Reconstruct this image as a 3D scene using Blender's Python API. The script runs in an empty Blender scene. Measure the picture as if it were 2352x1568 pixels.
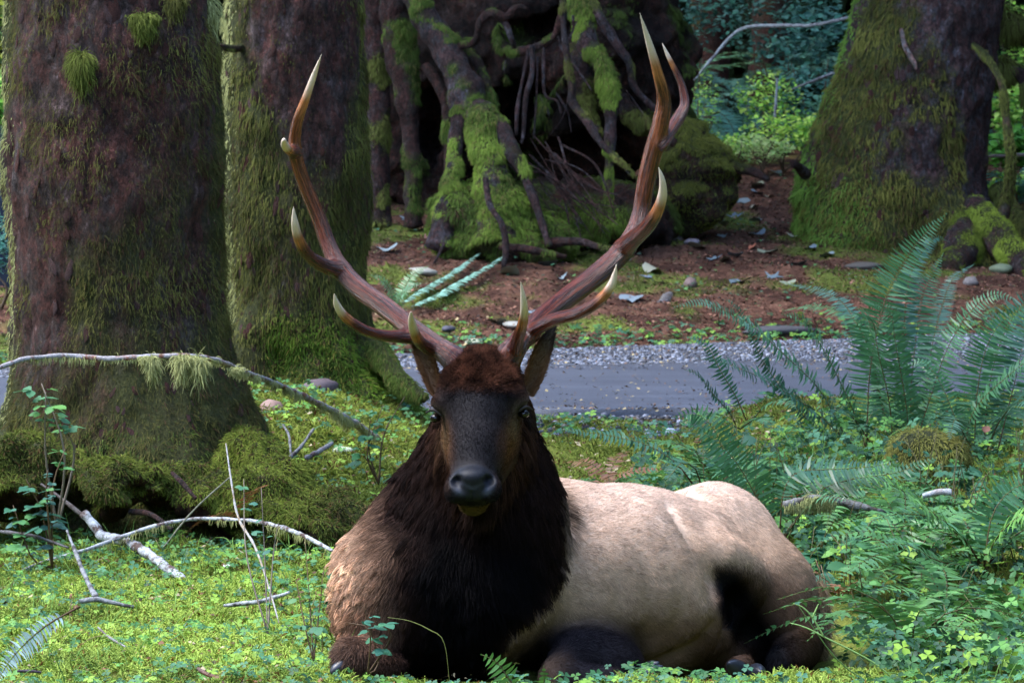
import bpy, math, random
import numpy as np
from mathutils import Vector

random.seed(7)
RNG = np.random.default_rng(7)
SC = bpy.context.scene
COLL = SC.collection

# ------------------------------------------------------------------ camera
FPX = 8500.0                      # focal length in pixels of a 2352 px wide view
CAM = np.array([0.0, 0.0, 1.45])
PITCH = math.atan((784 - 317) / FPX)
cam_data = bpy.data.cameras.new('camera')
cam_data.sensor_width = 36.0
cam_data.lens = FPX / 2352 * 36.0
cam_data.clip_start = 0.1
cam_data.clip_end = 500
cam_data.dof.use_dof = True
cam_data.dof.focus_distance = 9.95
cam_data.dof.aperture_fstop = 18.0
cam = bpy.data.objects.new('camera', cam_data)
cam.location = tuple(CAM)
cam.rotation_euler = (math.pi / 2 - PITCH, 0, 0)
COLL.objects.link(cam)
SC.camera = cam

# ------------------------------------------------------------------ sky and light
SUN_EL, SUN_AZ = math.radians(60), math.radians(-98)      # a soft high light from the left, over the camera
world = bpy.data.worlds.new('World')
SC.world = world
world.use_nodes = True
wn = world.node_tree
bg = wn.nodes['Background']
sky = wn.nodes.new('ShaderNodeTexSky')
sky.sky_type = 'NISHITA'
sky.sun_disc = False
sky.sun_elevation = SUN_EL
sky.sun_rotation = SUN_AZ
sky.air_density = 1.0
sky.dust_density = 1.0
wn.links.new(sky.outputs[0], bg.inputs[0])
bg.inputs[1].default_value = 0.15
sun_data = bpy.data.lights.new('sun', 'SUN')
sun_data.energy = 0.85
sun_data.angle = math.radians(38)
sun_data.color = (1.0, 0.97, 0.93)
sun = bpy.data.objects.new('sun', sun_data)
sun.rotation_euler = Vector((math.sin(SUN_AZ) * math.cos(SUN_EL), math.cos(SUN_AZ) * math.cos(SUN_EL),
                             math.sin(SUN_EL))).to_track_quat('Z', 'Y').to_euler()
COLL.objects.link(sun)
SC.view_settings.view_transform = 'Standard'
SC.view_settings.look = 'None'
SC.view_settings.gamma = 1
SC.view_settings.exposure = 2.85
SC.render.engine = 'CYCLES'
SC.cycles.use_denoising = True
SC.cycles.max_bounces = 5
SC.cycles.diffuse_bounces = 3
SC.cycles.glossy_bounces = 2
SC.cycles.transmission_bounces = 2
SC.cycles.transparent_max_bounces = 4
SC.cycles_curves.shape = 'RIBBONS'

# ------------------------------------------------------------------ helpers
_c, _s = math.cos(PITCH), math.sin(PITCH)

def at(px, py, Y):
    """A point of the place at distance Y (metres along the ground) that is seen at this pixel of the 2352 px view."""
    a = (px - 1176) / FPX
    b = (784 - py) / FPX
    t = Y / (_c + b * _s)
    return np.array([a * t, Y, CAM[2] + t * (-_s + b * _c)])

def mpp(Y):
    return Y / FPX            # metres per view pixel at distance Y

def hash3(ix, iy, iz, seed):
    h = (ix.astype(np.uint32) * np.uint32(374761393) + iy.astype(np.uint32) * np.uint32(668265263)
         + iz.astype(np.uint32) * np.uint32(2147483647) + np.uint32((seed * 1013904223) & 0xffffffff))
    h = (h ^ (h >> np.uint32(13))) * np.uint32(1274126177)
    h = h ^ (h >> np.uint32(16))
    return (h & np.uint32(0xffffff)).astype(np.float32) / np.float32(0xffffff)

def vnoise(p, freq=1.0, seed=0):
    """value noise in -1..1 for an (N,3) array"""
    q = np.asarray(p, dtype=np.float64) * freq + 1000.0
    f = np.floor(q)
    i = f.astype(np.int64)
    u = (q - f)
    u = u * u * (3 - 2 * u)
    r = np.zeros(len(q))
    for dx in (0, 1):
        wx = u[:, 0] if dx else 1 - u[:, 0]
        for dy in (0, 1):
            wy = u[:, 1] if dy else 1 - u[:, 1]
            for dz in (0, 1):
                wz = u[:, 2] if dz else 1 - u[:, 2]
                r += wx * wy * wz * hash3(i[:, 0] + dx, i[:, 1] + dy, i[:, 2] + dz, seed)
    return r * 2 - 1

def fbm(p, freq=1.0, seed=0, octaves=4, gain=0.5):
    r, a, t = 0, 1.0, 0
    for k in range(octaves):
        r = r + a * vnoise(p, freq * 2 ** k, seed + k * 17)
        t += a
        a *= gain
    return r / t

def sstep(a, b, x):
    t = np.clip((x - a) / (b - a), 0, 1)
    return t * t * (3 - 2 * t)

def mixc(a, b, w):
    w = np.asarray(w)[..., None]
    return np.asarray(a) * (1 - w) + np.asarray(b) * w

def tag(o, label=None, cat=None, group=None, kind=None):
    if label: o['label'] = label
    if cat: o['category'] = cat
    if group: o['group'] = group
    if kind: o['kind'] = kind
    return o

def empty(name, loc, label=None, cat=None, group=None, kind=None):
    o = bpy.data.objects.new(name, None)
    o.empty_display_size = 0.1
    o.location = tuple(loc)
    COLL.objects.link(o)
    return tag(o, label, cat, group, kind)

def set_attr(data, name, arr, domain='POINT'):
    arr = np.asarray(arr, dtype=np.float32)
    if arr.ndim == 1:
        a = data.attributes.new(name, 'FLOAT', domain)
        a.data.foreach_set('value', arr)
    elif arr.shape[1] == 3 and name != 'Col':
        a = data.attributes.new(name, 'FLOAT_VECTOR', domain)
        a.data.foreach_set('vector', arr.ravel())
    else:
        if arr.shape[1] == 3:
            arr = np.concatenate([arr, np.ones((len(arr), 1), np.float32)], 1)
        a = data.attributes.new(name, 'FLOAT_COLOR', domain)
        a.data.foreach_set('color', arr.ravel())

def mesh_data(name, V, F, mat=None, smooth=True, attrs=None):
    """F: (n,3) or (n,4) int array, or a list of such arrays"""
    V = np.asarray(V, dtype=np.float32)
    Fs = F if isinstance(F, list) else [F]
    Fs = [np.asarray(f, dtype=np.int32) for f in Fs if len(f)]
    me = bpy.data.meshes.new(name)
    me.vertices.add(len(V))
    me.vertices.foreach_set('co', V.ravel())
    nl = sum(f.size for f in Fs)
    nf = sum(len(f) for f in Fs)
    me.loops.add(nl)
    me.loops.foreach_set('vertex_index', np.concatenate([f.ravel() for f in Fs]))
    me.polygons.add(nf)
    tot = np.concatenate([np.full(len(f), f.shape[1], np.int32) for f in Fs])
    st = np.concatenate([[0], np.cumsum(tot)[:-1]]).astype(np.int32)
    me.polygons.foreach_set('loop_start', st)
    me.polygons.foreach_set('loop_total', tot)
    if smooth:
        me.polygons.foreach_set('use_smooth', np.ones(nf, dtype=bool))
    me.update(calc_edges=True)
    for k, v in (attrs or {}).items():
        set_attr(me, k, v)
    if mat: me.materials.append(mat)
    return me

def link(name, data, parent=None, loc=None):
    o = bpy.data.objects.new(name, data)
    COLL.objects.link(o)
    if loc is not None: o.location = tuple(loc)
    if parent is not None:
        o.parent = parent
        if loc is None:                       # world-space geometry under a placed parent
            o.location = tuple(-np.array(world_loc(parent)))
    return o

def world_loc(o):
    l = np.array(o.location)
    while o.parent is not None:
        o = o.parent
        l = l + np.array(o.location)
    return l

def mk(name, V, F, mat, parent=None, smooth=True, attrs=None):
    """geometry in world coordinates, as one object"""
    return link(name, mesh_data(name, V, F, mat, smooth, attrs), parent)

class Geo:
    """collects pieces for ONE mesh"""
    def __init__(self):
        self.V, self.F3, self.F4, self.A, self.n = [], [], [], {}, 0
    def add(self, V, F, **attrs):
        V = np.asarray(V, dtype=np.float32); F = np.asarray(F)
        (self.F3 if F.shape[1] == 3 else self.F4).append(F + self.n)
        self.V.append(V)
        for k, v in attrs.items():
            v = np.asarray(v, dtype=np.float32)
            if v.ndim == 1 and len(v) in (3, 4) and len(v) != len(V):
                v = np.tile(v, (len(V), 1))
            self.A.setdefault(k, []).append(v)
        self.n += len(V)
    def mesh(self, name, mat, smooth=True):
        F = []
        if self.F3: F.append(np.concatenate(self.F3))
        if self.F4: F.append(np.concatenate(self.F4))
        return mesh_data(name, np.concatenate(self.V), F, mat, smooth, {k: np.concatenate(v) for k, v in self.A.items()})
    def obj(self, name, mat, parent=None, smooth=True, loc=None):
        return link(name, self.mesh(name, mat, smooth), parent, loc)

def resample(P, R, n):
    """Catmull-Rom through the points; radii linear"""
    P = np.asarray(P, float); R = np.asarray(R, float)
    m = len(P)
    seg = np.linalg.norm(np.diff(P, axis=0), axis=1)
    s = np.concatenate([[0], np.cumsum(seg)])
    u = np.linspace(0, s[-1], n)
    k = np.clip(np.searchsorted(s, u, side='right') - 1, 0, m - 2)
    t = ((u - s[k]) / np.maximum(seg[k], 1e-9))[:, None]
    E = np.vstack([2 * P[0] - P[1], P, 2 * P[-1] - P[-2]])
    p0, p1, p2, p3 = E[k], E[k + 1], E[k + 2], E[k + 3]
    Q = 0.5 * ((2 * p1) + (-p0 + p2) * t + (2 * p0 - 5 * p1 + 4 * p2 - p3) * t ** 2 + (-p0 + 3 * p1 - 3 * p2 + p3) * t ** 3)
    return Q, np.interp(u, s, R)

def frames(Q):
    T = np.gradient(Q, axis=0)
    T /= np.linalg.norm(T, axis=1)[:, None] + 1e-12
    N = np.zeros_like(T)
    a = np.array([0, 0, 1.0]) if abs(T[0][2]) < 0.9 else np.array([1.0, 0, 0])
    v = a - T[0] * a.dot(T[0]); v /= np.linalg.norm(v)
    for i in range(len(Q)):
        v = v - T[i] * v.dot(T[i]); v /= np.linalg.norm(v) + 1e-12
        N[i] = v
    return T, N, np.cross(T, N)

def tube(P, R, n=12, k=None, rough=0.0, freq=8, seed=0, cap=True):
    """a bent tapering tube: verts, quads; rough = noise displacement as a share of the radius"""
    if k is None: k = max(6, len(P) * 5)
    Q, r = resample(P, R, k)
    T, N, B = frames(Q)
    a = np.linspace(0, 2 * math.pi, n, endpoint=False)
    D = N[:, None, :] * np.cos(a)[None, :, None] + B[:, None, :] * np.sin(a)[None, :, None]
    V = (Q[:, None, :] + D * r[:, None, None]).reshape(-1, 3)
    if rough:
        d = fbm(V, freq, seed, 3)
        V = V + D.reshape(-1, 3) * (np.repeat(r, n) * rough * d)[:, None]
    i = np.arange(k - 1)[:, None] * n
    j = np.arange(n)[None, :]
    j2 = (j + 1) % n
    F = np.stack([i + j, i + j2, i + n + j2, i + n + j], -1).reshape(-1, 4)
    if cap:
        V = np.vstack([V, Q[0] - T[0] * r[0] * .3, Q[-1] + T[-1] * r[-1] * .3])
        a0, a1 = len(V) - 2, len(V) - 1
        jj = np.arange(n); jj2 = (jj + 1) % n
        c0 = np.stack([jj2, jj, np.full(n, a0), np.full(n, a0)], -1)
        c1 = np.stack([(k - 1) * n + jj, (k - 1) * n + jj2, np.full(n, a1), np.full(n, a1)], -1)
        F3 = np.concatenate([c0[:, :3], c1[:, :3]])
        return V, F, F3
    return V, F, np.zeros((0, 3), int)

def add_tube(g, P, R, attr=None, **kw):
    V, F, F3 = tube(P, R, **kw)
    n0 = g.n
    g.add(V, F, **(attr or {}))
    if len(F3): g.F3.append(F3 + n0)
    return V

def hair(name, P, R, col, mat, parent=None):
    """P (N,K,3) points, R (K,) or (N,K) radii, col (N,3)"""
    P = np.asarray(P, dtype=np.float32)
    n, k = P.shape[:2]
    hc = bpy.data.hair_curves.new(name)
    hc.add_curves([k] * n)
    hc.attributes['position'].data.foreach_set('vector', P.ravel())
    R = np.broadcast_to(np.asarray(R, dtype=np.float32), (n, k)).ravel()
    if 'radius' not in hc.attributes: hc.attributes.new('radius', 'FLOAT', 'POINT')
    hc.attributes['radius'].data.foreach_set('value', np.ascontiguousarray(R))
    set_attr(hc, 'Col', np.repeat(np.clip(col, 0, 1), k, axis=0), 'POINT')
    hc.materials.append(mat)
    return link(name, hc, parent)

def tri_of(V, F):
    if F.shape[1] == 4:
        return np.concatenate([F[:, [0, 1, 2]], F[:, [0, 2, 3]]])
    return F

def scatter(V, F, n, weight=None, rng=None, want=()):
    """n random points on the surface; weight per vertex. returns points, normals and interpolated extras"""
    rng = rng or RNG
    T = tri_of(V, F)
    a, b, c = V[T[:, 0]], V[T[:, 1]], V[T[:, 2]]
    N = np.cross(b - a, c - a)
    A = np.linalg.norm(N, axis=1)
    w = A.copy()
    if weight is not None:
        w = w * (weight[T[:, 0]] + weight[T[:, 1]] + weight[T[:, 2]])
    cdf = np.cumsum(w); cdf /= cdf[-1]
    k = np.searchsorted(cdf, rng.random(n))
    k = np.clip(k, 0, len(T) - 1)
    u, v = rng.random(n), rng.random(n)
    fl = u + v > 1
    u[fl], v[fl] = 1 - u[fl], 1 - v[fl]
    w0 = (1 - u - v)
    f = lambda X: (X[T[k, 0]].T * w0 + X[T[k, 1]].T * u + X[T[k, 2]].T * v).T
    return f(V), N[k] / (A[k][:, None] + 1e-12), [f(np.asarray(x)) for x in want]

def vnormals(V, F):
    T = tri_of(V, F)
    fn = np.cross(V[T[:, 1]] - V[T[:, 0]], V[T[:, 2]] - V[T[:, 0]])
    N = np.zeros_like(V)
    for i in range(3):
        np.add.at(N, T[:, i], fn)
    return N / (np.linalg.norm(N, axis=1)[:, None] + 1e-12)

def unit(v):
    v = np.asarray(v, float)
    return v / (np.linalg.norm(v, axis=-1, keepdims=True) + 1e-12)

# ---- implicit modelling: smooth unions on a grid, then surface nets
class Field:
    def __init__(self, ax, ay, az):
        self.ax, self.ay, self.az = [np.asarray(a, np.float32) for a in (ax, ay, az)]
        self.D = np.full((len(ax), len(ay), len(az)), 0.5, np.float32)
    def _block(self, lo, hi):
        s = []
        for a, l, h in zip((self.ax, self.ay, self.az), lo, hi):
            s.append(slice(max(0, np.searchsorted(a, l) - 1), min(len(a), np.searchsorted(a, h) + 1)))
        return tuple(s)
    def _comb(self, sl, d, k, sub):
        a = self.D[sl]
        if sub:
            a, d = -a, d
            h = np.maximum(k - np.abs(a - d), 0) / k
            self.D[sl] = -(np.minimum(a, d) - h * h * k * 0.25)
        else:
            h = np.maximum(k - np.abs(a - d), 0) / k
            self.D[sl] = np.minimum(a, d) - h * h * k * 0.25
    def ell(self, c, r, rot=None, k=0.04, sub=False):
        c = np.asarray(c, float); r = np.broadcast_to(np.asarray(r, float), 3)
        m = max(r) + k + 0.05
        sl = self._block(c - m, c + m)
        x = self.ax[sl[0]][:, None, None] - c[0]
        y = self.ay[sl[1]][None, :, None] - c[1]
        z = self.az[sl[2]][None, None, :] - c[2]
        if rot is not None:
            R = np.asarray(rot)            # rows are the local axes
            x, y, z = (R[0, 0] * x + R[0, 1] * y + R[0, 2] * z, R[1, 0] * x + R[1, 1] * y + R[1, 2] * z,
                       R[2, 0] * x + R[2, 1] * y + R[2, 2] * z)
        k0 = np.sqrt((x / r[0]) ** 2 + (y / r[1]) ** 2 + (z / r[2]) ** 2) + 1e-6
        k1 = np.sqrt((x / r[0] ** 2) ** 2 + (y / r[1] ** 2) ** 2 + (z / r[2] ** 2) ** 2) + 1e-6
        self._comb(sl, (k0 * (k0 - 1) / k1).astype(np.float32), k, sub)
    def cone(self, a, b, ra, rb, k=0.04, sub=False):
        a = np.asarray(a, float); b = np.asarray(b, float)
        m = max(ra, rb) + k + 0.03
        sl = self._block(np.minimum(a, b) - m, np.maximum(a, b) + m)
        x = self.ax[sl[0]][:, None, None]; y = self.ay[sl[1]][None, :, None]; z = self.az[sl[2]][None, None, :]
        d = b - a
        L = d.dot(d) + 1e-9
        t = np.clip(((x - a[0]) * d[0] + (y - a[1]) * d[1] + (z - a[2]) * d[2]) / L, 0, 1)
        q = np.sqrt((x - a[0] - t * d[0]) ** 2 + (y - a[1] - t * d[1]) ** 2 + (z - a[2] - t * d[2]) ** 2)
        self._comb(sl, (q - (ra + (rb - ra) * t)).astype(np.float32), k, sub)
    def chain(self, P, R, k=0.02, sub=False, n=None):
        Q, r = resample(P, R, n or len(P) * 4)
        m = r.max() + k + 0.03                       # hard union along the chain, soft with the rest
        sl = self._block(Q.min(0) - m, Q.max(0) + m)
        keep = self.D[sl].copy()
        self.D[sl] = 0.5
        for i in range(len(Q) - 1):
            self.cone(Q[i], Q[i + 1], r[i], r[i + 1], 0.0015)
        d = self.D[sl].copy()
        self.D[sl] = keep
        self._comb(sl, d, k, sub)
        return Q, r
    def hit(self, px, py, y0=9.6, y1=11.6):
        for Y in np.arange(y0, y1, 0.004):
            p = at(px, py, Y)
            i = [int(np.clip(np.searchsorted(a, q), 0, len(a) - 1)) for a, q in zip((self.ax, self.ay, self.az), p)]
            if self.D[i[0], i[1], i[2]] < 0: return p
        return at(px, py, y1)
    def surface(self):
        D = self.D
        S = D < 0
        c = [S[i:S.shape[0] - 1 + i, j:S.shape[1] - 1 + j, l:S.shape[2] - 1 + l] for i in (0, 1) for j in (0, 1) for l in (0, 1)]
        anyc = c[0].copy(); allc = c[0].copy()
        for q in c[1:]:
            anyc |= q; allc &= q
        mask = anyc & ~allc
        I, J, K = np.nonzero(mask)
        idx = np.full(mask.shape, -1, np.int32)
        idx[I, J, K] = np.arange(len(I))
        pos = np.zeros((len(I), 3)); cnt = np.zeros(len(I))
        ax = (self.ax, self.ay, self.az)
        corners = [(i, j, l) for i in (0, 1) for j in (0, 1) for l in (0, 1)]
        for a in corners:
            for d in range(3):
                if a[d]: continue
                b = list(a); b[d] = 1
                da = D[I + a[0], J + a[1], K + a[2]]; db = D[I + b[0], J + b[1], K + b[2]]
                cr = (da < 0) != (db < 0)
                t = np.where(cr, da / np.where(cr, da - db, 1), 0)
                pa = np.stack([ax[0][I + a[0]], ax[1][J + a[1]], ax[2][K + a[2]]], 1)
                pb = np.stack([ax[0][I + b[0]], ax[1][J + b[1]], ax[2][K + b[2]]], 1)
                pos += (pa + (pb - pa) * t[:, None]) * cr[:, None]
                cnt += cr
        pos /= cnt[:, None]
        quads = []
        for d in range(3):
            o1, o2 = (d + 1) % 3, (d + 2) % 3
            sa = [slice(1, -1)] * 3; sb = [slice(1, -1)] * 3
            sa[d] = slice(0, -1); sb[d] = slice(1, None)
            s0 = S[tuple(sa)]; s1 = S[tuple(sb)]
            E = np.nonzero(s0 != s1)
            flip = s0[E]
            g = list(E)
            g[o1] = g[o1] + 1; g[o2] = g[o2] + 1
            def cell(u, v):
                h = [x.copy() for x in g]
                h[o1] = h[o1] - u; h[o2] = h[o2] - v
                return idx[h[0], h[1], h[2]]
            q = np.stack([cell(1, 1), cell(0, 1), cell(0, 0), cell(1, 0)], 1)
            q[~flip] = q[~flip][:, ::-1]
            quads.append(q)
        F = np.concatenate(quads)
        F = F[(F >= 0).all(1)]
        return pos, F

def smooth_mesh(V, F, it=1, w=0.5):
    E = np.concatenate([F[:, [0, 1]], F[:, [1, 2]], F[:, [2, 3]], F[:, [3, 0]]])
    for _ in range(it):
        acc = np.zeros_like(V); n = np.zeros(len(V))
        np.add.at(acc, E[:, 0], V[E[:, 1]]); np.add.at(acc, E[:, 1], V[E[:, 0]])
        np.add.at(n, E[:, 0], 1); np.add.at(n, E[:, 1], 1)
        V = V * (1 - w) + acc / n[:, None] * w
    return V

# ------------------------------------------------------------------ materials
def new_mat(name):
    m = bpy.data.materials.new(name)
    m.use_nodes = True
    return m, m.node_tree, m.node_tree.nodes['Principled BSDF']

def nd(t, kind, **kw):
    n = t.nodes.new(kind)
    for k, v in kw.items():
        if k.startswith('i_'):
            n.inputs[k[2:].replace('_', ' ')].default_value = v
        else:
            setattr(n, k, v)
    return n

def noise_node(t, scale, detail=4, rough=0.6, vec=None, stretch=None):
    n = nd(t, 'ShaderNodeTexNoise')
    n.inputs['Scale'].default_value = scale
    n.inputs['Detail'].default_value = detail
    n.inputs['Roughness'].default_value = rough
    if vec is None:
        vec = t.nodes.new('ShaderNodeTexCoord').outputs['Object']
    if stretch:
        mp = nd(t, 'ShaderNodeMapping')
        mp.inputs['Scale'].default_value = stretch
        t.links.new(vec, mp.inputs[0])
        vec = mp.outputs[0]
    t.links.new(vec, n.inputs['Vector'])
    return n

def ramp(t, src, stops):
    r = nd(t, 'ShaderNodeValToRGB')
    el = r.color_ramp.elements
    while len(el) < len(stops): el.new(0.5)
    for e, (p, c) in zip(el, stops):
        e.position = p
        e.color = tuple(c) + (1,) if len(c) == 3 else c
    t.links.new(src, r.inputs[0])
    return r

def mixn(t, a, b, fac, mode='MIX'):
    m = nd(t, 'ShaderNodeMix', data_type='RGBA', blend_type=mode)
    for s, v in ((m.inputs[0], fac), (m.inputs[6], a), (m.inputs[7], b)):
        if hasattr(v, 'is_output'): t.links.new(v, s)
        elif isinstance(v, (tuple, list)): s.default_value = tuple(v) + (1,) if len(v) == 3 else tuple(v)
        else: s.default_value = v
    return m.outputs[2]

def bump(t, b, h, strength=0.5, dist=0.01):
    n = nd(t, 'ShaderNodeBump')
    n.inputs['Strength'].default_value = strength
    n.inputs['Distance'].default_value = dist
    t.links.new(h, n.inputs['Height'])
    t.links.new(n.outputs[0], b.inputs['Normal'])

def attr_mat(name, rough=0.8, spec=0.3, var=0.0, scale=40, bump_s=0.0, bump_d=0.005, sheen=0.0, coat=0.0, subs=0.0):
    """colour from the Col attribute, with grain"""
    m, t, b = new_mat(name)
    a = nd(t, 'ShaderNodeAttribute', attribute_name='Col')
    c = a.outputs['Color']
    if var or bump_s:
        n = noise_node(t, scale, 5, 0.65)
        if var:
            r = ramp(t, n.outputs[0], [(0.25, (1 - var,) * 3), (0.75, (1 + var,) * 3)])
            c = mixn(t, c, r.outputs[0], 1.0, 'MULTIPLY')
        if bump_s: bump(t, b, n.outputs[0], bump_s, bump_d)
    t.links.new(c, b.inputs['Base Color'])
    b.inputs['Roughness'].default_value = rough
    b.inputs['Specular IOR Level'].default_value = spec
    b.inputs['Coat Weight'].default_value = coat
    b.inputs['Sheen Weight'].default_value = sheen
    return m

def leaf_mat(name, col=None, rough=0.45, spec=0.5, trans=0.25, var=0.25, scale=30):
    """a leaf: diffuse and gloss on top, some light let through"""
    m, t, b = new_mat(name)
    if col is None:
        c = nd(t, 'ShaderNodeAttribute', attribute_name='Col').outputs['Color']
    else:
        rgb = nd(t, 'ShaderNodeRGB'); rgb.outputs[0].default_value = tuple(col) + (1,)
        c = rgb.outputs[0]
    n = noise_node(t, scale, 3)
    r = ramp(t, n.outputs[0], [(0.3, (1 - var,) * 3), (0.7, (1 + var,) * 3)])
    c = mixn(t, c, r.outputs[0], 1.0, 'MULTIPLY')
    oi = nd(t, 'ShaderNodeObjectInfo')
    r2 = ramp(t, oi.outputs['Random'], [(0, (0.8, 0.85, 0.9)), (1, (1.2, 1.12, 0.95))])
    c = mixn(t, c, r2.outputs[0], 1.0, 'MULTIPLY')
    t.links.new(c, b.inputs['Base Color'])
    b.inputs['Roughness'].default_value = rough
    b.inputs['Specular IOR Level'].default_value = spec
    tr = nd(t, 'ShaderNodeBsdfTranslucent')
    t.links.new(c, tr.inputs[0])
    ms = nd(t, 'ShaderNodeMixShader')
    ms.inputs[0].default_value = trans
    t.links.new(b.outputs[0], ms.inputs[1]); t.links.new(tr.outputs[0], ms.inputs[2])
    t.links.new(ms.outputs[0], t.nodes['Material Output'].inputs[0])
    return m

MAT = {}
MAT['fur'] = attr_mat('fur', rough=0.7, spec=0.05)
MAT['moss_strand'] = attr_mat('moss_strand', rough=0.8, spec=0.15)
# ------------------------------------------------------------------ the lie of the land
def road_far(x):
    return 24.4 + 0.6 * np.clip(x, -6, 6)
def asphalt_far(x):
    return 22.3 + 0.25 * np.clip(x, -6, 6)
def road_near(x):
    return 19.0 - 0.05 * np.clip(x, -6, 6)

def gz_smooth(x, y):
    x = np.asarray(x, float); y = np.asarray(y, float)
    z = np.interp(y, [-20, 9.0, 9.6, 10.2, 11.6, 13, 17.5, 18.8, 200], [0.03, 0.02, -0.012, -0.065, -0.03, 0.0, 0.0, 0.03, 0.03])
    z = z - 0.12 * np.exp(-((x - 0.72) / 0.42) ** 2 - ((y - 10.9) / 0.5) ** 2)
    z = z + 0.26 * np.exp(-(((x + 1.02) / 0.62) ** 2) ** 1.5 - ((y - 16.3) / 1.9) ** 4)
    z = z + 0.20 * sstep(0.7, 1.3, x) * sstep(12.2, 14.2, y) * sstep(18.8, 17.3, y)
    z = z + 0.10 * np.exp(-((x - 1.6) / 0.5) ** 2 - ((y - 11.8) / 0.8) ** 2)
    t = y - road_far(x)
    rise = np.interp(t, [0, 0.25, 3.5, 6, 9, 12, 30, 60, 150], [0.0, 0.04, 0.42, 0.70, 1.06, 1.13, 1.25, 1.5, 6])
    return z + rise

def gz(x, y):
    z = gz_smooth(x, y)
    x = np.asarray(x, float); y = np.asarray(y, float)
    sh = x.shape
    p = np.stack([x.ravel(), y.ravel(), np.zeros(x.size)], 1)
    n = (fbm(p, 2.6, 11, 3) * 0.045 + fbm(p, 13, 12, 3) * 0.022 + np.abs(vnoise(p, 6.5, 14)) * 0.03).reshape(sh)
    inroad = sstep(road_near(x) - 0.5, road_near(x), y) * sstep(road_far(x) + 0.5, road_far(x), y)
    return z + n * (1 - inroad) - 0.02 * inroad

def gpt(x, y, dz=0.0):
    return np.array([x, y, float(gz(np.array([x]), np.array([y]))[0]) + dz])

def ground_hit(px, py, y0=9.3, y1=60):
    """where the line of sight through a view pixel meets the ground"""
    Y = np.linspace(y0, y1, 1500)
    P = np.array([at(px, py, q) for q in Y])
    d = P[:, 2] - gz(P[:, 0], P[:, 1])
    k = np.nonzero(d < 0)[0]
    k = k[0] if len(k) else len(Y) - 1
    return P[k]

def sheet(xs, ys, zf):
    X, Y = np.meshgrid(xs, ys, indexing='ij')
    V = np.stack([X.ravel(), Y.ravel(), zf(X, Y).ravel()], 1)
    nx, ny = len(xs), len(ys)
    i = np.arange(nx - 1)[:, None] * ny; j = np.arange(ny - 1)[None, :]
    F = np.stack([i + j, i + ny + j, i + ny + j + 1, i + j + 1], -1).reshape(-1, 4)
    return V, F

xs = np.concatenate([np.arange(-60, -6, 1.5), np.arange(-6, -2.4, 0.12), np.arange(-2.4, 2.6, 0.03), np.arange(2.6, 6, 0.1), np.arange(6, 61, 1.5)])
ys = np.concatenate([np.arange(-30, 9, 1.0), np.arange(9, 19, 0.03), np.arange(19, 38, 0.07), np.arange(38, 60, 0.6), np.arange(60, 180, 5)])
GV, GF = sheet(xs, ys, gz)
def ground_moss(V):
    """0 bare litter .. 1 moss"""
    t = V[:, 1] - road_far(V[:, 0])
    P = V * np.array([1, 1, 0])
    n = fbm(P, 1.6, 41, 4)
    near = np.where(t < 0, 0.92 + n * 0.25, 0)
    far = np.where(t >= 0, sstep(0.0, 0.35, n + 0.35 * np.exp(-np.abs(t) / 0.5) + 0.12 * sstep(0.5, -1.5, V[:, 0]) - 0.08), 0)
    verge = sstep(17.8, 18.9, V[:, 1]) * (t < 0)
    return np.clip(near * (1 - 0.75 * verge) + far, 0, 1)
gm_ = ground_moss(GV)
n1 = fbm(GV * np.array([1, 1, 0]), 5, 51, 4)
moss_c = mixc(np.array([0.09, 0.12, 0.018]), np.array([0.20, 0.25, 0.04]), sstep(-0.3, 0.4, n1))
lit_c = mixc(np.array([0.055, 0.024, 0.016]), np.array([0.14, 0.068, 0.044]), sstep(-0.4, 0.4, n1))
moss_c = mixc(moss_c, np.array([0.06, 0.08, 0.02]), np.where(GV[:, 1] > 17, 0.5, 0))
gcol = mixc(lit_c, moss_c, gm_)
m, t, b = new_mat('forest_floor')
a = nd(t, 'ShaderNodeAttribute', attribute_name='Col')
n = noise_node(t, 30, 8, 0.75)
r = ramp(t, n.outputs[0], [(0.3, (0.45,) * 3), (0.5, (0.95,) * 3), (0.72, (1.7, 1.6, 1.5))])
n2 = noise_node(t, 150, 3, 0.7)
r2 = ramp(t, n2.outputs[0], [(0.3, (0.6,) * 3), (0.7, (1.4,) * 3)])
c = mixn(t, a.outputs['Color'], r.outputs[0], 1.0, 'MULTIPLY')
c = mixn(t, c, r2.outputs[0], 1.0, 'MULTIPLY')
t.links.new(c, b.inputs['Base Color'])
b.inputs['Roughness'].default_value = 0.9
b.inputs['Specular IOR Level'].default_value = 0.15
bump(t, b, n.outputs[0], 0.9, 0.03)
tag(mk('forest_floor', GV, GF, m, None, True, {'Col': gcol}), kind='structure')

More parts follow.
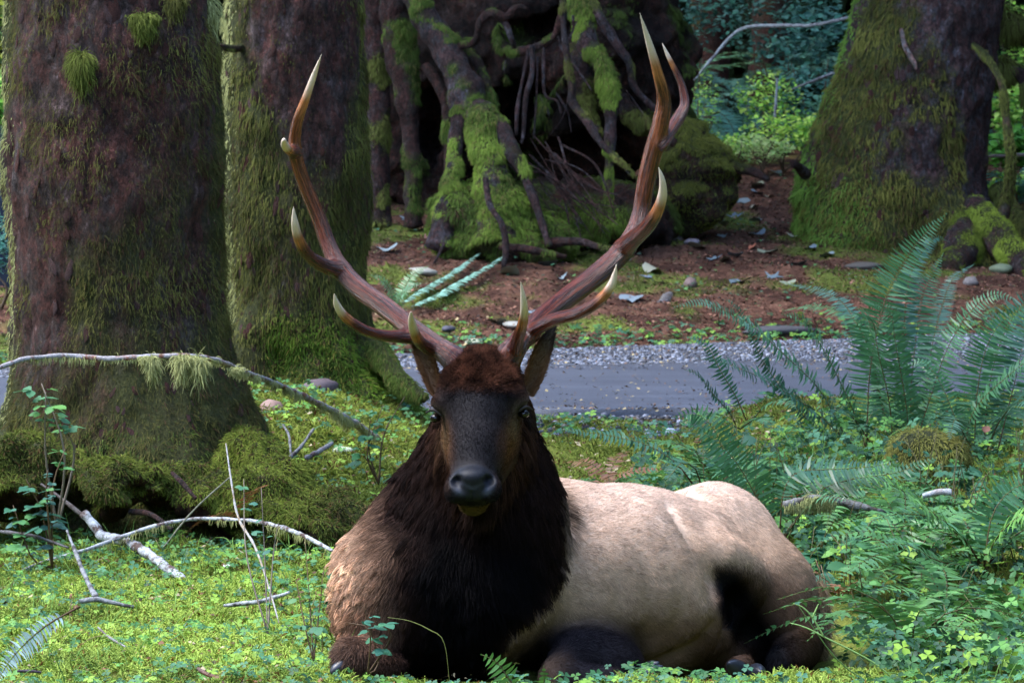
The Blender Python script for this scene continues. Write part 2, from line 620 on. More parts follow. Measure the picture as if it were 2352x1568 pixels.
# ------------------------------------------------------------------ road
m, t, b = new_mat('asphalt')
n = noise_node(t, 1.4, 6, 0.7, stretch=(0.5, 1.6, 1))
r = ramp(t, n.outputs[0], [(0.25, (0.030, 0.036, 0.054)), (0.5, (0.044, 0.052, 0.074)), (0.75, (0.07, 0.082, 0.112))])
n2 = noise_node(t, 120, 3, 0.8)
r2 = ramp(t, n2.outputs[0], [(0.35, (0.6,) * 3), (0.65, (1.35,) * 3)])
t.links.new(mixn(t, r.outputs[0], r2.outputs[0], 1.0, 'MULTIPLY'), b.inputs['Base Color'])
b.inputs['Roughness'].default_value = 0.62
bump(t, b, n2.outputs[0], 0.5, 0.004)
rx = np.concatenate([np.arange(-60, -4, 2.0), np.arange(-4, 5, 0.15), np.arange(5, 61, 2.0)])
def strip(name, fn, ff, zt, mat_, rows=14, edge=0.0, seed=0):
    X = np.repeat(rx, rows)
    w = np.tile(np.linspace(0, 1, rows), len(rx))
    p = np.stack([X, np.zeros_like(X), np.zeros_like(X)], 1)
    e0 = fbm(p, 2.2, seed, 4) * edge; e1 = fbm(p, 2.0, seed + 5, 4) * edge
    Y = (fn(X) + e0) * (1 - w) + (ff(X) + e1) * w
    p[:, 1] = Y
    Z = 0.05 + zt + fbm(p, 0.9, seed + 9, 3) * 0.006
    n0 = len(X)
    Vv = np.stack([X, Y, Z], 1)
    i = np.arange(len(rx) - 1)[:, None] * rows; j = np.arange(rows - 1)[None, :]
    Fv = np.stack([i + j, i + rows + j, i + rows + j + 1, i + j + 1], -1).reshape(-1, 4)
    # a skirt gives the sheet its thickness along the near and far edge
    S = Vv.copy(); S[:, 2] -= 0.06
    ii = np.arange(len(rx) - 1) * rows
    k1 = np.stack([ii, ii + n0, ii + rows + n0, ii + rows], -1)
    jj = ii + rows - 1
    k2 = np.stack([jj, jj + rows, jj + rows + n0, jj + n0], -1)
    return tag(mk(name, np.vstack([Vv, S]), np.vstack([Fv, k1, k2]), mat_, None, False), kind='structure')
strip('road', road_near, lambda x: asphalt_far(x) + 0.3, 0.008, m, edge=0.22, seed=3)
gm, t, b = new_mat('gravel_bed')
n = noise_node(t, 45, 4, 0.7)
r = ramp(t, n.outputs[0], [(0.35, (0.025, 0.028, 0.034)), (0.65, (0.11, 0.12, 0.14))])
t.links.new(r.outputs[0], b.inputs['Base Color'])
b.inputs['Roughness'].default_value = 0.85
bump(t, b, n.outputs[0], 1.0, 0.02)
strip('road_shoulder', asphalt_far, lambda x: road_far(x) + 0.05, 0.0, gm, edge=0.14, seed=23)

def stones(name, n, xr, yf, rr, cols, mat_, zoff=0.0, flat=0.6, seed=5, road=False):
    rng = np.random.default_rng(seed)
    ico_v = np.array([[0, 0, 1], [.89, 0, .45], [.28, .85, .45], [-.72, .53, .45], [-.72, -.53, .45], [.28, -.85, .45],
                      [.72, .53, -.45], [-.28, .85, -.45], [-.89, 0, -.45], [-.28, -.85, -.45], [.72, -.53, -.45], [0, 0, -1]])
    ico_f = np.array([[0, 1, 2], [0, 2, 3], [0, 3, 4], [0, 4, 5], [0, 5, 1], [1, 6, 2], [2, 7, 3], [3, 8, 4], [4, 9, 5], [5, 10, 1],
                      [6, 7, 2], [7, 8, 3], [8, 9, 4], [9, 10, 5], [10, 6, 1]])
    X = rng.uniform(*xr, n); Y = yf(X, rng.random(n))
    R = rng.uniform(*rr, n) * rng.choice([0.7, 1, 1, 1.4], n)
    Z = (np.full(n, 0.05) if road else gz(X, Y)) + zoff + R * flat * 0.3
    V = ico_v[None] * (1 + rng.normal(size=(n, 12, 1)) * 0.16) * R[:, None, None] * (rng.uniform(0.7, 1.3, (n, 1, 3)))
    V[:, :, 2] *= flat
    a = rng.uniform(0, 6.28, n)
    ca, sa = np.cos(a)[:, None], np.sin(a)[:, None]
    V[..., 0], V[..., 1] = V[..., 0] * ca - V[..., 1] * sa, V[..., 0] * sa + V[..., 1] * ca
    V += np.stack([X, Y, Z], 1)[:, None, :]
    F = (ico_f[None] + np.arange(n)[:, None, None] * 12).reshape(-1, 3)
    c = np.array(cols)[rng.integers(0, len(cols), n)] * rng.uniform(0.7, 1.3, (n, 1))
    return mk(name, V.reshape(-1, 3), F, mat_, None, False, {'Col': np.repeat(c, 12, 0)})
stone_m = attr_mat('stone', 0.7, 0.4, 0.25, 60)
gcols = [(0.075, 0.085, 0.115), (0.04, 0.046, 0.062), (0.12, 0.135, 0.175), (0.065, 0.06, 0.065), (0.19, 0.21, 0.26), (0.03, 0.032, 0.042)]
tag(stones('gravel', 32000, (-4.3, 5.2), lambda X, w: asphalt_far(X) - 0.05 + (road_far(X) - asphalt_far(X)) * (1 - (1 - w) ** 1.15), (0.006, 0.013), gcols, stone_m, 0.002, seed=8, road=True), kind='stuff')
tag(stones('near_gravel', 2600, (-0.8, 4.2), lambda X, w: 17.75 + 1.3 * w, (0.008, 0.018), gcols, stone_m, 0.004, seed=9), kind='stuff')
# ------------------------------------------------------------------ bark, moss
m, t, b = new_mat('bark')
tc = nd(t, 'ShaderNodeTexCoord').outputs['Object']
n1 = noise_node(t, 5, 6, 0.7, tc, (1, 1, 0.45))
n2 = noise_node(t, 22, 6, 0.75, tc, (1, 1, 0.5))
vo = nd(t, 'ShaderNodeTexVoronoi', feature='DISTANCE_TO_EDGE'); vo.inputs['Scale'].default_value = 17
mp = nd(t, 'ShaderNodeMapping'); mp.inputs['Scale'].default_value = (1, 1, 0.5)
t.links.new(tc, mp.inputs[0])
dm = nd(t, 'ShaderNodeMix', data_type='RGBA', blend_type='ADD'); dm.inputs[0].default_value = 0.3
t.links.new(mp.outputs[0], dm.inputs[6]); t.links.new(n2.outputs[1], dm.inputs[7])
t.links.new(dm.outputs[2], vo.inputs['Vector'])
ca = nd(t, 'ShaderNodeAttribute', attribute_name='Col')
n4 = noise_node(t, 13, 5, 0.75, tc, (1, 1, 0.6)); n5 = noise_node(t, 34, 5, 0.8, tc, (1, 1, 0.7))
re = ramp(t, vo.outputs['Distance'], [(0.0, (0.2,) * 3), (0.12, (1,) * 3)])
r1 = ramp(t, n1.outputs[0], [(0.3, (0.55, 0.5, 0.5)), (0.5, (1, 1, 1)), (0.68, (1.35, 1.3, 1.3))])
c = mixn(t, ca.outputs['Color'], r1.outputs[0], 1.0, 'MULTIPLY')
tint = ramp(t, n4.outputs[0], [(0.32, (0.35, 0.30, 0.30)), (0.45, (1.35, 0.75, 0.65)), (0.55, (0.85, 0.9, 0.9)), (0.66, (1.6, 1.75, 2.0))])
c = mixn(t, c, tint.outputs[0], 0.85, 'MULTIPLY')
r2 = ramp(t, n5.outputs[0], [(0.36, (0.18, 0.17, 0.17)), (0.5, (1.0,) * 3), (0.60, (1.5, 1.5, 1.5)), (0.68, (3.2, 3.4, 3.8))])
c = mixn(t, c, r2.outputs[0], 0.9, 'MULTIPLY')
c = mixn(t, c, re.outputs[0], 0.35, 'MULTIPLY')
ma = nd(t, 'ShaderNodeAttribute', attribute_name='moss')
n3 = noise_node(t, 60, 4, 0.7, tc)
r3 = ramp(t, n3.outputs[0], [(0.3, (0.028, 0.036, 0.008)), (0.7, (0.085, 0.095, 0.022))])
c = mixn(t, c, r3.outputs[0], ma.outputs['Fac'])
t.links.new(c, b.inputs['Base Color'])
b.inputs['Roughness'].default_value = 0.85
b.inputs['Specular IOR Level'].default_value = 0.25
ad = nd(t, 'ShaderNodeMath', operation='MULTIPLY_ADD'); ad.inputs[1].default_value = 2.2
t.links.new(n2.outputs[0], ad.inputs[0]); rs_ = nd(t, 'ShaderNodeMath', operation='MULTIPLY'); rs_.inputs[1].default_value = 0.35; t.links.new(re.outputs[0], rs_.inputs[0]); t.links.new(rs_.outputs[0], ad.inputs[2])
bump(t, b, ad.outputs[0], 1.0, 0.045)
BARK = m

def moss_hair(name, V, F, w, n, length, radius, cols, parent, down=0.7, seed=1, spread=0.5, kind='stuff', Nv=None, gl=1.0):
    rng = np.random.default_rng(seed)
    if Nv is None: Nv = vnormals(V, F)
    tocam = (Nv * unit(CAM - V)).sum(1)
    ww = w * (tocam > -0.45)
    if ww.sum() <= 0: return
    P, N0, (Nn, wv) = scatter(V, F, n, ww, rng, (Nv, w))
    Nn = unit(Nn)
    D = unit(Nn * 0.8 + rng.normal(size=P.shape) * spread + np.stack([vnoise(P, 16, 5), vnoise(P, 16, 6), vnoise(P, 16, 7)], 1) * 0.5 + np.array([0, 0, -down]))
    clump = 0.55 + 0.9 * (vnoise(P, 9, seed + 3) * 0.5 + 0.5) ** 1.5
    L = length * rng.uniform(0.4, 1.3, n) * clump * np.clip(wv * 1.3, 0.3, 1)
    K = 4
    pts = np.zeros((n, K, 3)); p = P - Nn * 0.003
    for k in range(K):
        pts[:, k] = p
        D = unit(D + np.array([0, 0, -down * 0.8]) + rng.normal(size=D.shape) * 0.12)
        p = p + D * (L / (K - 1))[:, None]
    nz = fbm(P, 3.5, seed + 9, 3)
    a, b_ = np.array(cols[0]), np.array(cols[1])
    c = mixc(a, b_, np.clip(sstep(-0.4, 0.45, nz) * 0.7 + rng.random(n) * 0.45 - 0.1, 0, 1))
    if len(cols) > 2:
        c = mixc(c, np.array(cols[2]), (rng.random(n) < 0.12 + 0.15 * sstep(0.1, 0.5, -nz)).astype(float))
    rad = np.array([0.9, 1, 0.8, 0.4])[None] * radius * rng.uniform(0.6, 1.4, (n, 1))
    o = hair(name, pts, rad, c * gl, MAT['moss_strand'], parent)
    if kind: o['kind'] = kind
    return o

def trunk_rings(prof, Y, rng_seed=0, na=120, dz=0.016, top=None, depth=1.0, lobes=5, flare=0.0, bark_amp=0.012, base_z=None):
    """prof: (py, pxL, pxR) of the outline in the view; the trunk stands at distance Y"""
    pr = sorted(prof, key=lambda q: -q[0])
    zs, cx, rr = [], [], []
    for py, l, r_ in pr:
        a, c = at(l, py, Y), at(r_, py, Y)
        zs.append(a[2]); cx.append((a[0] + c[0]) / 2); rr.append((c[0] - a[0]) / 2)
    zs, cx, rr = map(np.array, (zs, cx, rr))
    z = np.arange(zs[0] - 0.3, zs[-1], dz)
    if top:                                           # goes on up out of the frame
        z = np.concatenate([z, np.arange(zs[-1], zs[-1] + 1, 0.1), np.linspace(zs[-1] + 1, top, 20)])
    X = np.interp(z, zs, cx); R = np.interp(z, zs, rr)
    up = z > zs[-1]
    R[up] = rr[-1] * (1 - 0.6 * (z[up] - zs[-1]) / max(top - zs[-1], 1) if top else 1)
    lo = z < zs[0]
    R[lo] = rr[0] * 1.05
    a = np.linspace(0, 2 * math.pi, na, endpoint=False)
    A, Z = np.meshgrid(a, z)
    Rm = np.repeat(R[:, None], na, 1)
    fl = sstep(base_z + 0.55 if base_z is not None else zs[0] + 0.6, base_z - 0.05 if base_z is not None else zs[0], Z)
    rng = np.random.default_rng(rng_seed)
    ph = rng.uniform(0, 6.28, 3)
    lob = np.cos(A * lobes + ph[0]) * 0.6 + np.cos(A * (lobes + 3) + ph[1]) * 0.4
    # lobes act in depth and in front, the outline keeps its measured width
    Rm = Rm * (1 + flare * fl * lob * np.abs(np.sin(A)))
    V = np.stack([X[:, None] + Rm * np.cos(A), Y + Rm * depth * np.sin(A), Z], -1).reshape(-1, 3)
    out = np.stack([np.cos(A), np.sin(A), np.zeros_like(A)], -1).reshape(-1, 3)
    Pn = V * np.array([1, 1, 0.45])
    d = fbm(V * np.array([1, 1, 0.6]), 2.4, rng_seed + 2, 3) * 0.035 + fbm(Pn, 9, rng_seed + 3, 3) * bark_amp + (np.abs(vnoise(Pn, 16, rng_seed + 4)) - 0.3) * bark_amp * 1.4
    rg = 1 - np.abs(fbm(V * np.array([1, 1, 0.28]), 13, rng_seed + 6, 2)) * 3.2
    d = d + bark_amp * 0.9 * rg
    d = d + fl.ravel() * (fbm(V, 4.5, rng_seed + 8, 3) * 0.09 + np.maximum(fbm(V, 10, rng_seed + 9, 2), 0) * 0.05)
    V = V + out * d[:, None]
    nz_ = len(z)
    i = np.arange(nz_ - 1)[:, None] * na; j = np.arange(na)[None, :]; j2 = (j + 1) % na
    F = np.stack([i + j, i + j2, i + na + j2, i + na + j], -1).reshape(-1, 4)
    return V, F, out, A.ravel(), X, R, z

def bark_cols(V, base, alt, seed):
    n = fbm(V, 3, seed, 4)
    return mixc(np.array(base), np.array(alt), sstep(-0.35, 0.35, n))

def crown(parent, c, r, n, size, col, seed):  # unseen leaf mass above the frame, added to block sky light
    rng = np.random.default_rng(seed)
    P = unit(rng.normal(size=(n, 3))) * (rng.random((n, 1)) ** 0.4) * np.array(r) + np.array(c)
    keep = fbm(P, 0.8, seed, 2) > -0.25
    P = P[keep]; n = len(P)
    a = unit(rng.normal(size=(n, 3))); b_ = unit(np.cross(a, rng.normal(size=(n, 3))))
    s = size * rng.uniform(0.5, 1.3, (n, 1))
    V = np.stack([P - a * s, P - b_ * s * .45, P + a * s, P + b_ * s * .45], 1).reshape(-1, 3)
    F = np.arange(n * 4).reshape(-1, 4)
    cc = np.repeat(np.array(col) * rng.uniform(0.6, 1.4, (n, 1)), 4, 0)
    return mk('crown', V, F, LEAFM, parent, False, {'Col': cc})
LEAFM = leaf_mat('foliage', None, 0.6, 0.3, 0.25, 0.2, 6)

MOSS_D = [(0.040, 0.038, 0.010), (0.17, 0.165, 0.038), (0.09, 0.045, 0.024)]
MOSS_Y = [(0.055, 0.060, 0.012), (0.15, 0.165, 0.035), (0.05, 0.030, 0.015)]
MOSS_G = [(0.025, 0.042, 0.008), (0.085, 0.13, 0.02), (0.12, 0.11, 0.03)]
MOSS_P = [(0.20, 0.21, 0.07), (0.42, 0.43, 0.18)]

def flaky(V, F, A, parent, n, size, seed):
    """bark scales one can tell apart, each its own thin curved plate"""
    rng = np.random.default_rng(seed)
    P, N_, _ = scatter(V, F, n * 3, ((vnormals(V, F) * unit(CAM - V)).sum(1) > 0.25).astype(float) * (V[:, 2] > 0.3) * (V[:, 2] < 2.2), rng)
    P, N_ = P[:n], N_[:n]
    base = []
    for k in range(3):
        ang = np.linspace(0, 2 * math.pi, 8)[:-1]
        r_ = rng.uniform(0.6, 1.1, 7)
        v = np.stack([np.cos(ang) * r_ * 0.75, np.sin(ang) * r_, 0.12 + 0 * ang], 1)
        v = np.vstack([v, [[0, 0, 0.35]]])
        w = v.copy(); w[:, 2] = -0.15
        f = np.array([(i, (i + 1) % 7, 7) for i in range(7)])
        sd = np.array([(i, i + 8, (i + 1) % 7 + 8) for i in range(7)] + [(i, (i + 1) % 7 + 8, (i + 1) % 7) for i in range(7)])
        for c in [(0.11, 0.05, 0.04), (0.09, 0.05, 0.045), (0.13, 0.09, 0.09)]:
            base.append(mesh_data('bark_scale', np.vstack([v, w]), np.vstack([f, sd]), BARK, False, {'Col': np.tile(c, (16, 1)), 'moss': np.zeros(16)}))
    from mathutils import Matrix
    pl = Vector(world_loc(parent))
    for i in range(n):
        nz_ = N_[i]; up = unit(np.array([rng.normal() * .3, 0, 1.0]) - nz_ * nz_[2]); up = unit(up - nz_ * up.dot(nz_)); sx = np.cross(up, nz_)
        o = bpy.data.objects.new('bark_scale', base[int(rng.integers(0, len(base)))])
        COLL.objects.link(o); o.parent = parent
        s_ = size * rng.uniform(0.5, 1.4)
        M = Matrix(((sx[0], up[0], nz_[0]), (sx[1], up[1], nz_[1]), (sx[2], up[2], nz_[2]))).to_4x4()
        o.matrix_local = Matrix.Translation(Vector(P[i]) - pl) @ M @ Matrix.Diagonal((s_ * 0.8, s_ * rng.uniform(1.0, 1.9), s_ * 0.35, 1))

# ---- left trunk
tr1 = empty('spruce_tree', (-1.46, 13.9, 0.0), 'widest mossy spruce trunk at the left edge of the picture', 'tree', 'mossy spruce trees')
prof1 = [(1260, -60, 860), (1200, -45, 800), (1150, -40, 745), (1080, -20, 675), (1000, -8, 622), (980, 2, 610), (900, 20, 575), (830, 32, 543), (780, 36, 528), (700, 30, 518), (600, 30, 512),
         (450, 22, 510), (400, 20, 508), (300, 28, 503), (200, 15, 495), (150, 12, 490), (0, 6, 480)]
V, F, out, A, X, R, z = trunk_rings(prof1, 13.9, 11, top=14, flare=0.28, base_z=0.0, na=150)
fn = V @ np.array([0, 0, 1.0])
nn = fbm(V * np.array([1, 1, 0.35]), 3.2, 77, 4)
left_edge = np.exp(-((np.cos(A) + 1) / 0.10) ** 2) * (np.sin(A) < 0.4)
right_edge = np.exp(-((np.cos(A) - 1) / 0.12) ** 2)
mo = sstep(-0.1, 0.35, nn + 0.55 * sstep(0.9, 0.3, V[:, 2]) + 0.12 * sstep(1.5, 2.0, V[:, 2]) + 0.5 * left_edge + 0.35 * right_edge - 0.10)
col = bark_cols(V, (0.070, 0.034, 0.026), (0.085, 0.060, 0.055), 5)
o = mk('trunk', V, F, BARK, tr1, True, {'Col': col, 'moss': mo})
moss_hair('moss', V, F, (mo + 0.9 * sstep(-0.25, 0.25, fbm(V * np.array([1, 1, 0.5]), 7, 3, 4))) * (1 - left_edge), 240000, 0.034, 0.0007, MOSS_D, o, 0.7, 3, spread=0.9)
flaky(V, F, A, tr1, 200, 0.022, 13)
moss_hair('moss', V, F, left_edge + 0.25 * right_edge * mo, 22000, 0.030, 0.0012, MOSS_P, o, 0.8, 4)  # pale edge moss: the trunk's left rim light put into its colour
low = sstep(0.55, 0.2, V[:, 2] + nn * 0.35) * mo
moss_hair('moss', V, F, low, 60000, 0.035, 0.0012, MOSS_G, o, 0.6, 5)
crown(tr1, (-1.5, 14.5, 11), (3.2, 3.2, 2.5), 1500, 0.35, (0.03, 0.055, 0.02), 3)

# hanging tufts of moss on it
def tuft(name, top_c, w, h, n, parent, cols, seed, label=None):
    rng = np.random.default_rng(seed)
    g_ = rng.normal(size=(n, 3)); g_[:, 2] = np.abs(g_[:, 2])
    P = np.array(top_c) + g_ * np.array([w * 0.38, 0.015, -h * 0.22]) * np.array([1, 1, 1])
    P[:, 0] -= (P[:, 0] - top_c[0]) * np.clip((top_c[2] - P[:, 2]) / h, 0, 0.85)
    P[:, 0] += vnoise(P, 25, seed) * 0.008
    L = h * rng.uniform(0.12, 0.6, n) * np.exp(-((P[:, 0] - top_c[0]) / w) ** 2)
    K = 5
    pts = np.zeros((n, K, 3))
    D = unit(np.stack([(P[:, 0] - top_c[0]) * 8, np.full(n, -0.5), np.full(n, 0.0)], 1) + rng.normal(size=P.shape) * 0.55)
    p = P.copy()
    for k in range(K):
        pts[:, k] = p
        D = unit(D + np.array([0, 0, -0.55]) + rng.normal(size=D.shape) * 0.22 + np.stack([-(p[:, 0] - top_c[0]) * 3, np.zeros(n), np.zeros(n)], 1))
        p = p + D * (L / (K - 1))[:, None]
    c = mixc(np.array(cols[0]), np.array(cols[1]), rng.random(n))
    o = hair(name, pts, np.array([1, 1, .9, .7, .3]) * 0.0010, c * rng.uniform(0.6, 1.3, (n, 1)), MAT['moss_strand'], parent)
    if label: o['label'] = label
    return o
TG = [(0.06, 0.072, 0.012), (0.15, 0.18, 0.032)]
for k, (px, py, w, h, n, cs) in enumerate([(188, 125, 0.024, 0.17, 3800, TG), (330, 35, 0.062, 0.12, 3200, TG), (400, -5, 0.05, 0.12, 1800, MOSS_D), (470, 0, 0.03, 0.22, 1500, MOSS_P),]):
    if n:
        cxx = np.interp(at(px, py, 13.9)[2], z, X); rad = np.interp(at(px, py, 13.9)[2], z, R)
        xx = at(px, py, 13.5)[0]
        yy = 13.9 - math.sqrt(max(rad ** 2 - (xx - cxx) ** 2, 0.0)) - 0.01
        tuft('moss_tuft', at(px, py, yy), w, h, n, tr1, cs, 100 + k, 'bright green hanging moss tuft' if k == 0 else None)
# the roots that spread in front of it, overgrown with moss lumps
def root_part(parent, pts, name='root', mossn=0, mcols=MOSS_G, seed=0, col=((0.05, 0.032, 0.028), (0.09, 0.07, 0.07)), mlen=0.03, mrad=0.0012, bare=0.0, n=16, rough=0.22, freq=7):
    P = [at(q[0], q[1], q[2]) for q in pts]; R0 = [q[3] * mpp(q[2]) for q in pts]
    V, F, F3 = tube(P, R0, n=n, k=len(P) * 8, rough=rough, freq=freq, seed=seed)
    ring = len(V) - 2
    nn_ = fbm(V, 4, seed + 40, 3)
    up = vnormals(V, F)[:, 2]
    mo_ = sstep(-0.15, 0.2, nn_ + 0.25 * up - bare) if mossn else np.zeros(len(V))
    o_ = link(name, mesh_data(name, V, [F, F3], BARK, True, {'Col': bark_cols(V, *col, seed), 'moss': mo_}), parent)
    if mossn:
        moss_hair('moss', V, F, mo_, mossn, mlen, mrad, mcols, o_, 0.8, seed + 1)
    return o_
f1 = Field(np.arange(-2.2, -0.3, 0.018), np.arange(12.6, 14.3, 0.022), np.arange(-0.15, 0.75, 0.018))
for c_, r_ in [((20, 1080, 13.25), (.17, .2, .12)), ((-20, 1110, 13.1), (.16, .2, .10)), ((300, 1110, 13.08), (.13, .13, .085)), ((255, 1135, 13.02), (.09, .12, .07)), ((130, 1080, 13.3), (.10, .13, .07)),
               ((370, 1090, 13.18), (.09, .12, .05)), ((480, 1120, 13.2), (.12, .16, .07)), ((600, 1150, 13.2), (.15, .2, .09)), ((690, 1175, 13.1), (.15, .2, .085)),
               ((575, 1070, 13.5), (.12, .2, .12)), ((640, 1200, 13.1), (.2, .2, .085)), ((770, 1205, 13.0), (.13, .16, .05)), ((420, 1110, 13.25), (.12, .14, .05)), ((540, 1125, 13.25), (.10, .14, .08)), ((200, 1110, 13.2), (.08, .12, .05)), ((660, 1120, 13.35), (.10, .14, .08))]:
    f1.ell(at(*c_), r_, None, 0.06)
for c_, r_ in [((195, 1175, 13.0), (.065, .3, .08)), ((420, 1215, 12.9), (.20, .3, .075)), ((60, 1175, 12.95), (.14, .3, .07)), ((560, 1210, 12.95), (.1, .2, .04))]:
    f1.ell(at(*c_), r_, None, 0.03, sub=True)
V, F = f1.surface()
V = V + vnormals(V, F) * (fbm(V, 7, 163, 4) * 0.12 + fbm(V, 16, 164, 3) * 0.06)[:, None]
N1 = vnormals(V, F)
mo = sstep(-0.35, 0.15, N1[:, 2] * 0.7 + 0.9 * fbm(V, 7, 165, 3) + 0.15)
o = mk('root_flare', V, F, BARK, tr1, True, {'Col': bark_cols(V, (0.035, 0.016, 0.010), (0.06, 0.03, 0.02), 9), 'moss': mo * 0.9})
moss_hair('moss', V, F, mo, 120000, 0.030, 0.0013, [(0.022, 0.032, 0.006), (0.19, 0.235, 0.032), (0.09, 0.055, 0.02)], o, 0.45, 166, spread=0.8)
root_part(tr1, [(300, 1175, 12.95, 8), (345, 1180, 12.85, 7), (395, 1215, 12.75, 5)], 'root', 0, seed=205, n=8)
root_part(tr1, [(395, 1085, 12.85, 4), (420, 1110, 12.8, 6), (450, 1145, 12.75, 4)], 'root', 0, seed=206, n=8)

# ---- second trunk
tr2 = empty('spruce_tree', (-1.02, 17.6, 0.2), 'straight mossy trunk in the gap between the widest trunk and the tangled roots', 'tree', 'mossy spruce trees')
prof2 = [(960, 500, 960), (920, 510, 935), (880, 516, 915), (830, 518, 892), (780, 520, 866), (700, 522, 848), (600, 522, 843), (500, 520, 845), (300, 520, 840), (0, 522, 833)]
V, F, out, A, X, R, z = trunk_rings(prof2, 17.6, 31, top=16, flare=0.25, base_z=0.25, na=110, dz=0.02)
nn = fbm(V * np.array([1, 1, 0.35]), 3.0, 87, 4)
left_edge = np.exp(-((np.cos(A) + 1) / 0.16) ** 2) * (np.sin(A) < 0.5)
right_edge = np.exp(-((np.cos(A) - 1) / 0.06) ** 2)
mo = sstep(-0.1, 0.3, nn + 0.45 * sstep(1.0, 0.3, V[:, 2]) + 0.5 * left_edge + 0.3 * right_edge)
col = bark_cols(V, (0.075, 0.034, 0.028), (0.10, 0.07, 0.07), 6)
o = mk('trunk', V, F, BARK, tr2, True, {'Col': col, 'moss': mo})
moss_hair('moss', V, F, (mo + 0.35 * sstep(-0.3, 0.2, fbm(V * np.array([1, 1, 0.5]), 6, 4, 4))) * (1 - left_edge), 110000, 0.040, 0.0013, [(0.055, 0.055, 0.012), (0.15, 0.155, 0.035), (0.06, 0.03, 0.018)], o, 0.9, 13)
flaky(V, F, A, tr2, 120, 0.022, 14)
moss_hair('moss', V, F, left_edge, 22000, 0.045, 0.0016, MOSS_P, o, 0.8, 14)  # rim light painted as paler moss along the left edge
low = sstep(0.75, 0.4, V[:, 2] + nn * 0.3) * (np.cos(A) > -0.5)
moss_hair('moss', V, F, low, 40000, 0.045, 0.0015, [(0.025, 0.055, 0.006), (0.12, 0.21, 0.018), (0.15, 0.15, 0.03)], o, 0.45, 15, spread=0.8)
crown(tr2, (-1.5, 19, 12), (3.2, 3.2, 2.5), 1500, 0.35, (0.03, 0.055, 0.02), 4)
root_part(tr2, [(860, 790, 17.4, 20), (890, 840, 17.3, 26), (925, 885, 17.2, 24), (975, 915, 17.1, 12)], 'root', 7000, MOSS_G, 231, mlen=0.03, mrad=0.0014)
for pts in ([(525, 20, 17.2, 10), (545, 60, 17.15, 14), (560, 75, 17.1, 20)],):
    pass
root_part(tr2, [(468, 98, 17.0, 4), (500, 106, 17.1, 7), (535, 112, 17.25, 8), (560, 108, 17.4, 8)], 'dead_limb', 300, MOSS_Y, 241, n=8)

# ---- right trunk
tr3 = empty('spruce_tree', (3.2, 31.0, 0.6), 'broad spruce with a flared mossy base on the right beyond the road', 'tree', 'mossy spruce trees')
prof3 = [(640, 1840, 2420), (600, 1838, 2395), (560, 1836, 2350), (520, 1836, 2310), (480, 1835, 2283), (450, 1832, 2268), (400, 1838, 2262), (350, 1852, 2260), (300, 1870, 2264), (250, 1890, 2268), (200, 1910, 2278),
         (150, 1928, 2286), (100, 1945, 2291), (0, 1966, 2302)]
V, F, out, A, X, R, z = trunk_rings(prof3, 31.0, 51, top=20, flare=0.22, base_z=0.6, na=150, dz=0.02, bark_amp=0.02)
nn = fbm(V * np.array([1, 1, 0.35]), 2.2, 97, 4)
ca_ = np.cos(A)
mo = sstep(-0.15, 0.45, nn * 1.3 + 0.34 - 0.75 * sstep(0.2, 0.95, ca_) + 0.4 * fbm(V, 9, 5, 3) + 0.6 * sstep(1.2, 0.7, V[:, 2]) * sstep(0.95, 0.3, ca_))
col = bark_cols(V, (0.060, 0.040, 0.040), (0.11, 0.09, 0.095), 7)
o = mk('trunk', V, F, BARK, tr3, True, {'Col': col, 'moss': mo})
moss_hair('moss', V, F, mo, 120000, 0.075, 0.0024, [(0.050, 0.052, 0.010), (0.20, 0.19, 0.04), (0.08, 0.045, 0.018)], o, 0.8, 23, spread=0.7)
flaky(V, F, A, tr3, 160, 0.04, 15)
low = sstep(1.35, 0.8, V[:, 2] + nn * 0.3) * sstep(0.0, -0.8, ca_) + 0.5 * np.exp(-((ca_ + 1) / 0.12) ** 2)
moss_hair('moss', V, F, low, 30000, 0.075, 0.0028, [(0.06, 0.11, 0.015), (0.18, 0.32, 0.05)], o, 0.5, 24)
crown(tr3, (3.5, 32, 12), (5, 5, 3.5), 1300, 0.4, (0.03, 0.055, 0.02), 5)
root_part(tr3, [(2230, 470, 30.4, 30), (2280, 530, 30.1, 42), (2330, 590, 29.8, 38), (2400, 660, 29.4, 25)], 'root', 14000, [(0.07, 0.09, 0.012), (0.20, 0.26, 0.03)], 251, mlen=0.05, mrad=0.0026)
root_part(tr3, [(2200, 500, 30.3, 30), (2210, 570, 30.0, 45), (2180, 620, 29.7, 30)], 'root', 12000, [(0.07, 0.09, 0.012), (0.20, 0.26, 0.03)], 252, mlen=0.05, mrad=0.0026)
root_part(tr3, [(2290, 430, 30.9, 22), (2330, 500, 30.7, 26), (2380, 560, 30.5, 30)], 'root', 5000, MOSS_Y, 253, mlen=0.05, mrad=0.0026)
root_part(tr3, [(1850, 400, 30.6, 14), (1832, 382, 30.4, 10), (1822, 376, 30.3, 9)], 'cut_limb', 0, seed=254)
root_part(tr3, [(2070, 68, 30.35, 5), (2080, 110, 30.25, 7), (2100, 145, 30.2, 6), (2104, 160, 30.2, 3)], 'dead_limb', 0, seed=255, n=8, col=((0.3, 0.25, 0.23), (0.4, 0.36, 0.35)))
root_part(tr3, [(2235, 100, 30.4, 4), (2262, 125, 30.2, 7), (2285, 160, 30.1, 8), (2302, 200, 30.0, 8), (2312, 280, 30.0, 9), (2322, 350, 30.0, 11), (2318, 430, 30.1, 12), (2300, 510, 30.2, 14)], 'dead_limb', 2500, MOSS_Y, 256, n=10, mlen=0.04, mrad=0.0022, col=((0.1, 0.08, 0.06), (0.22, 0.18, 0.15)))
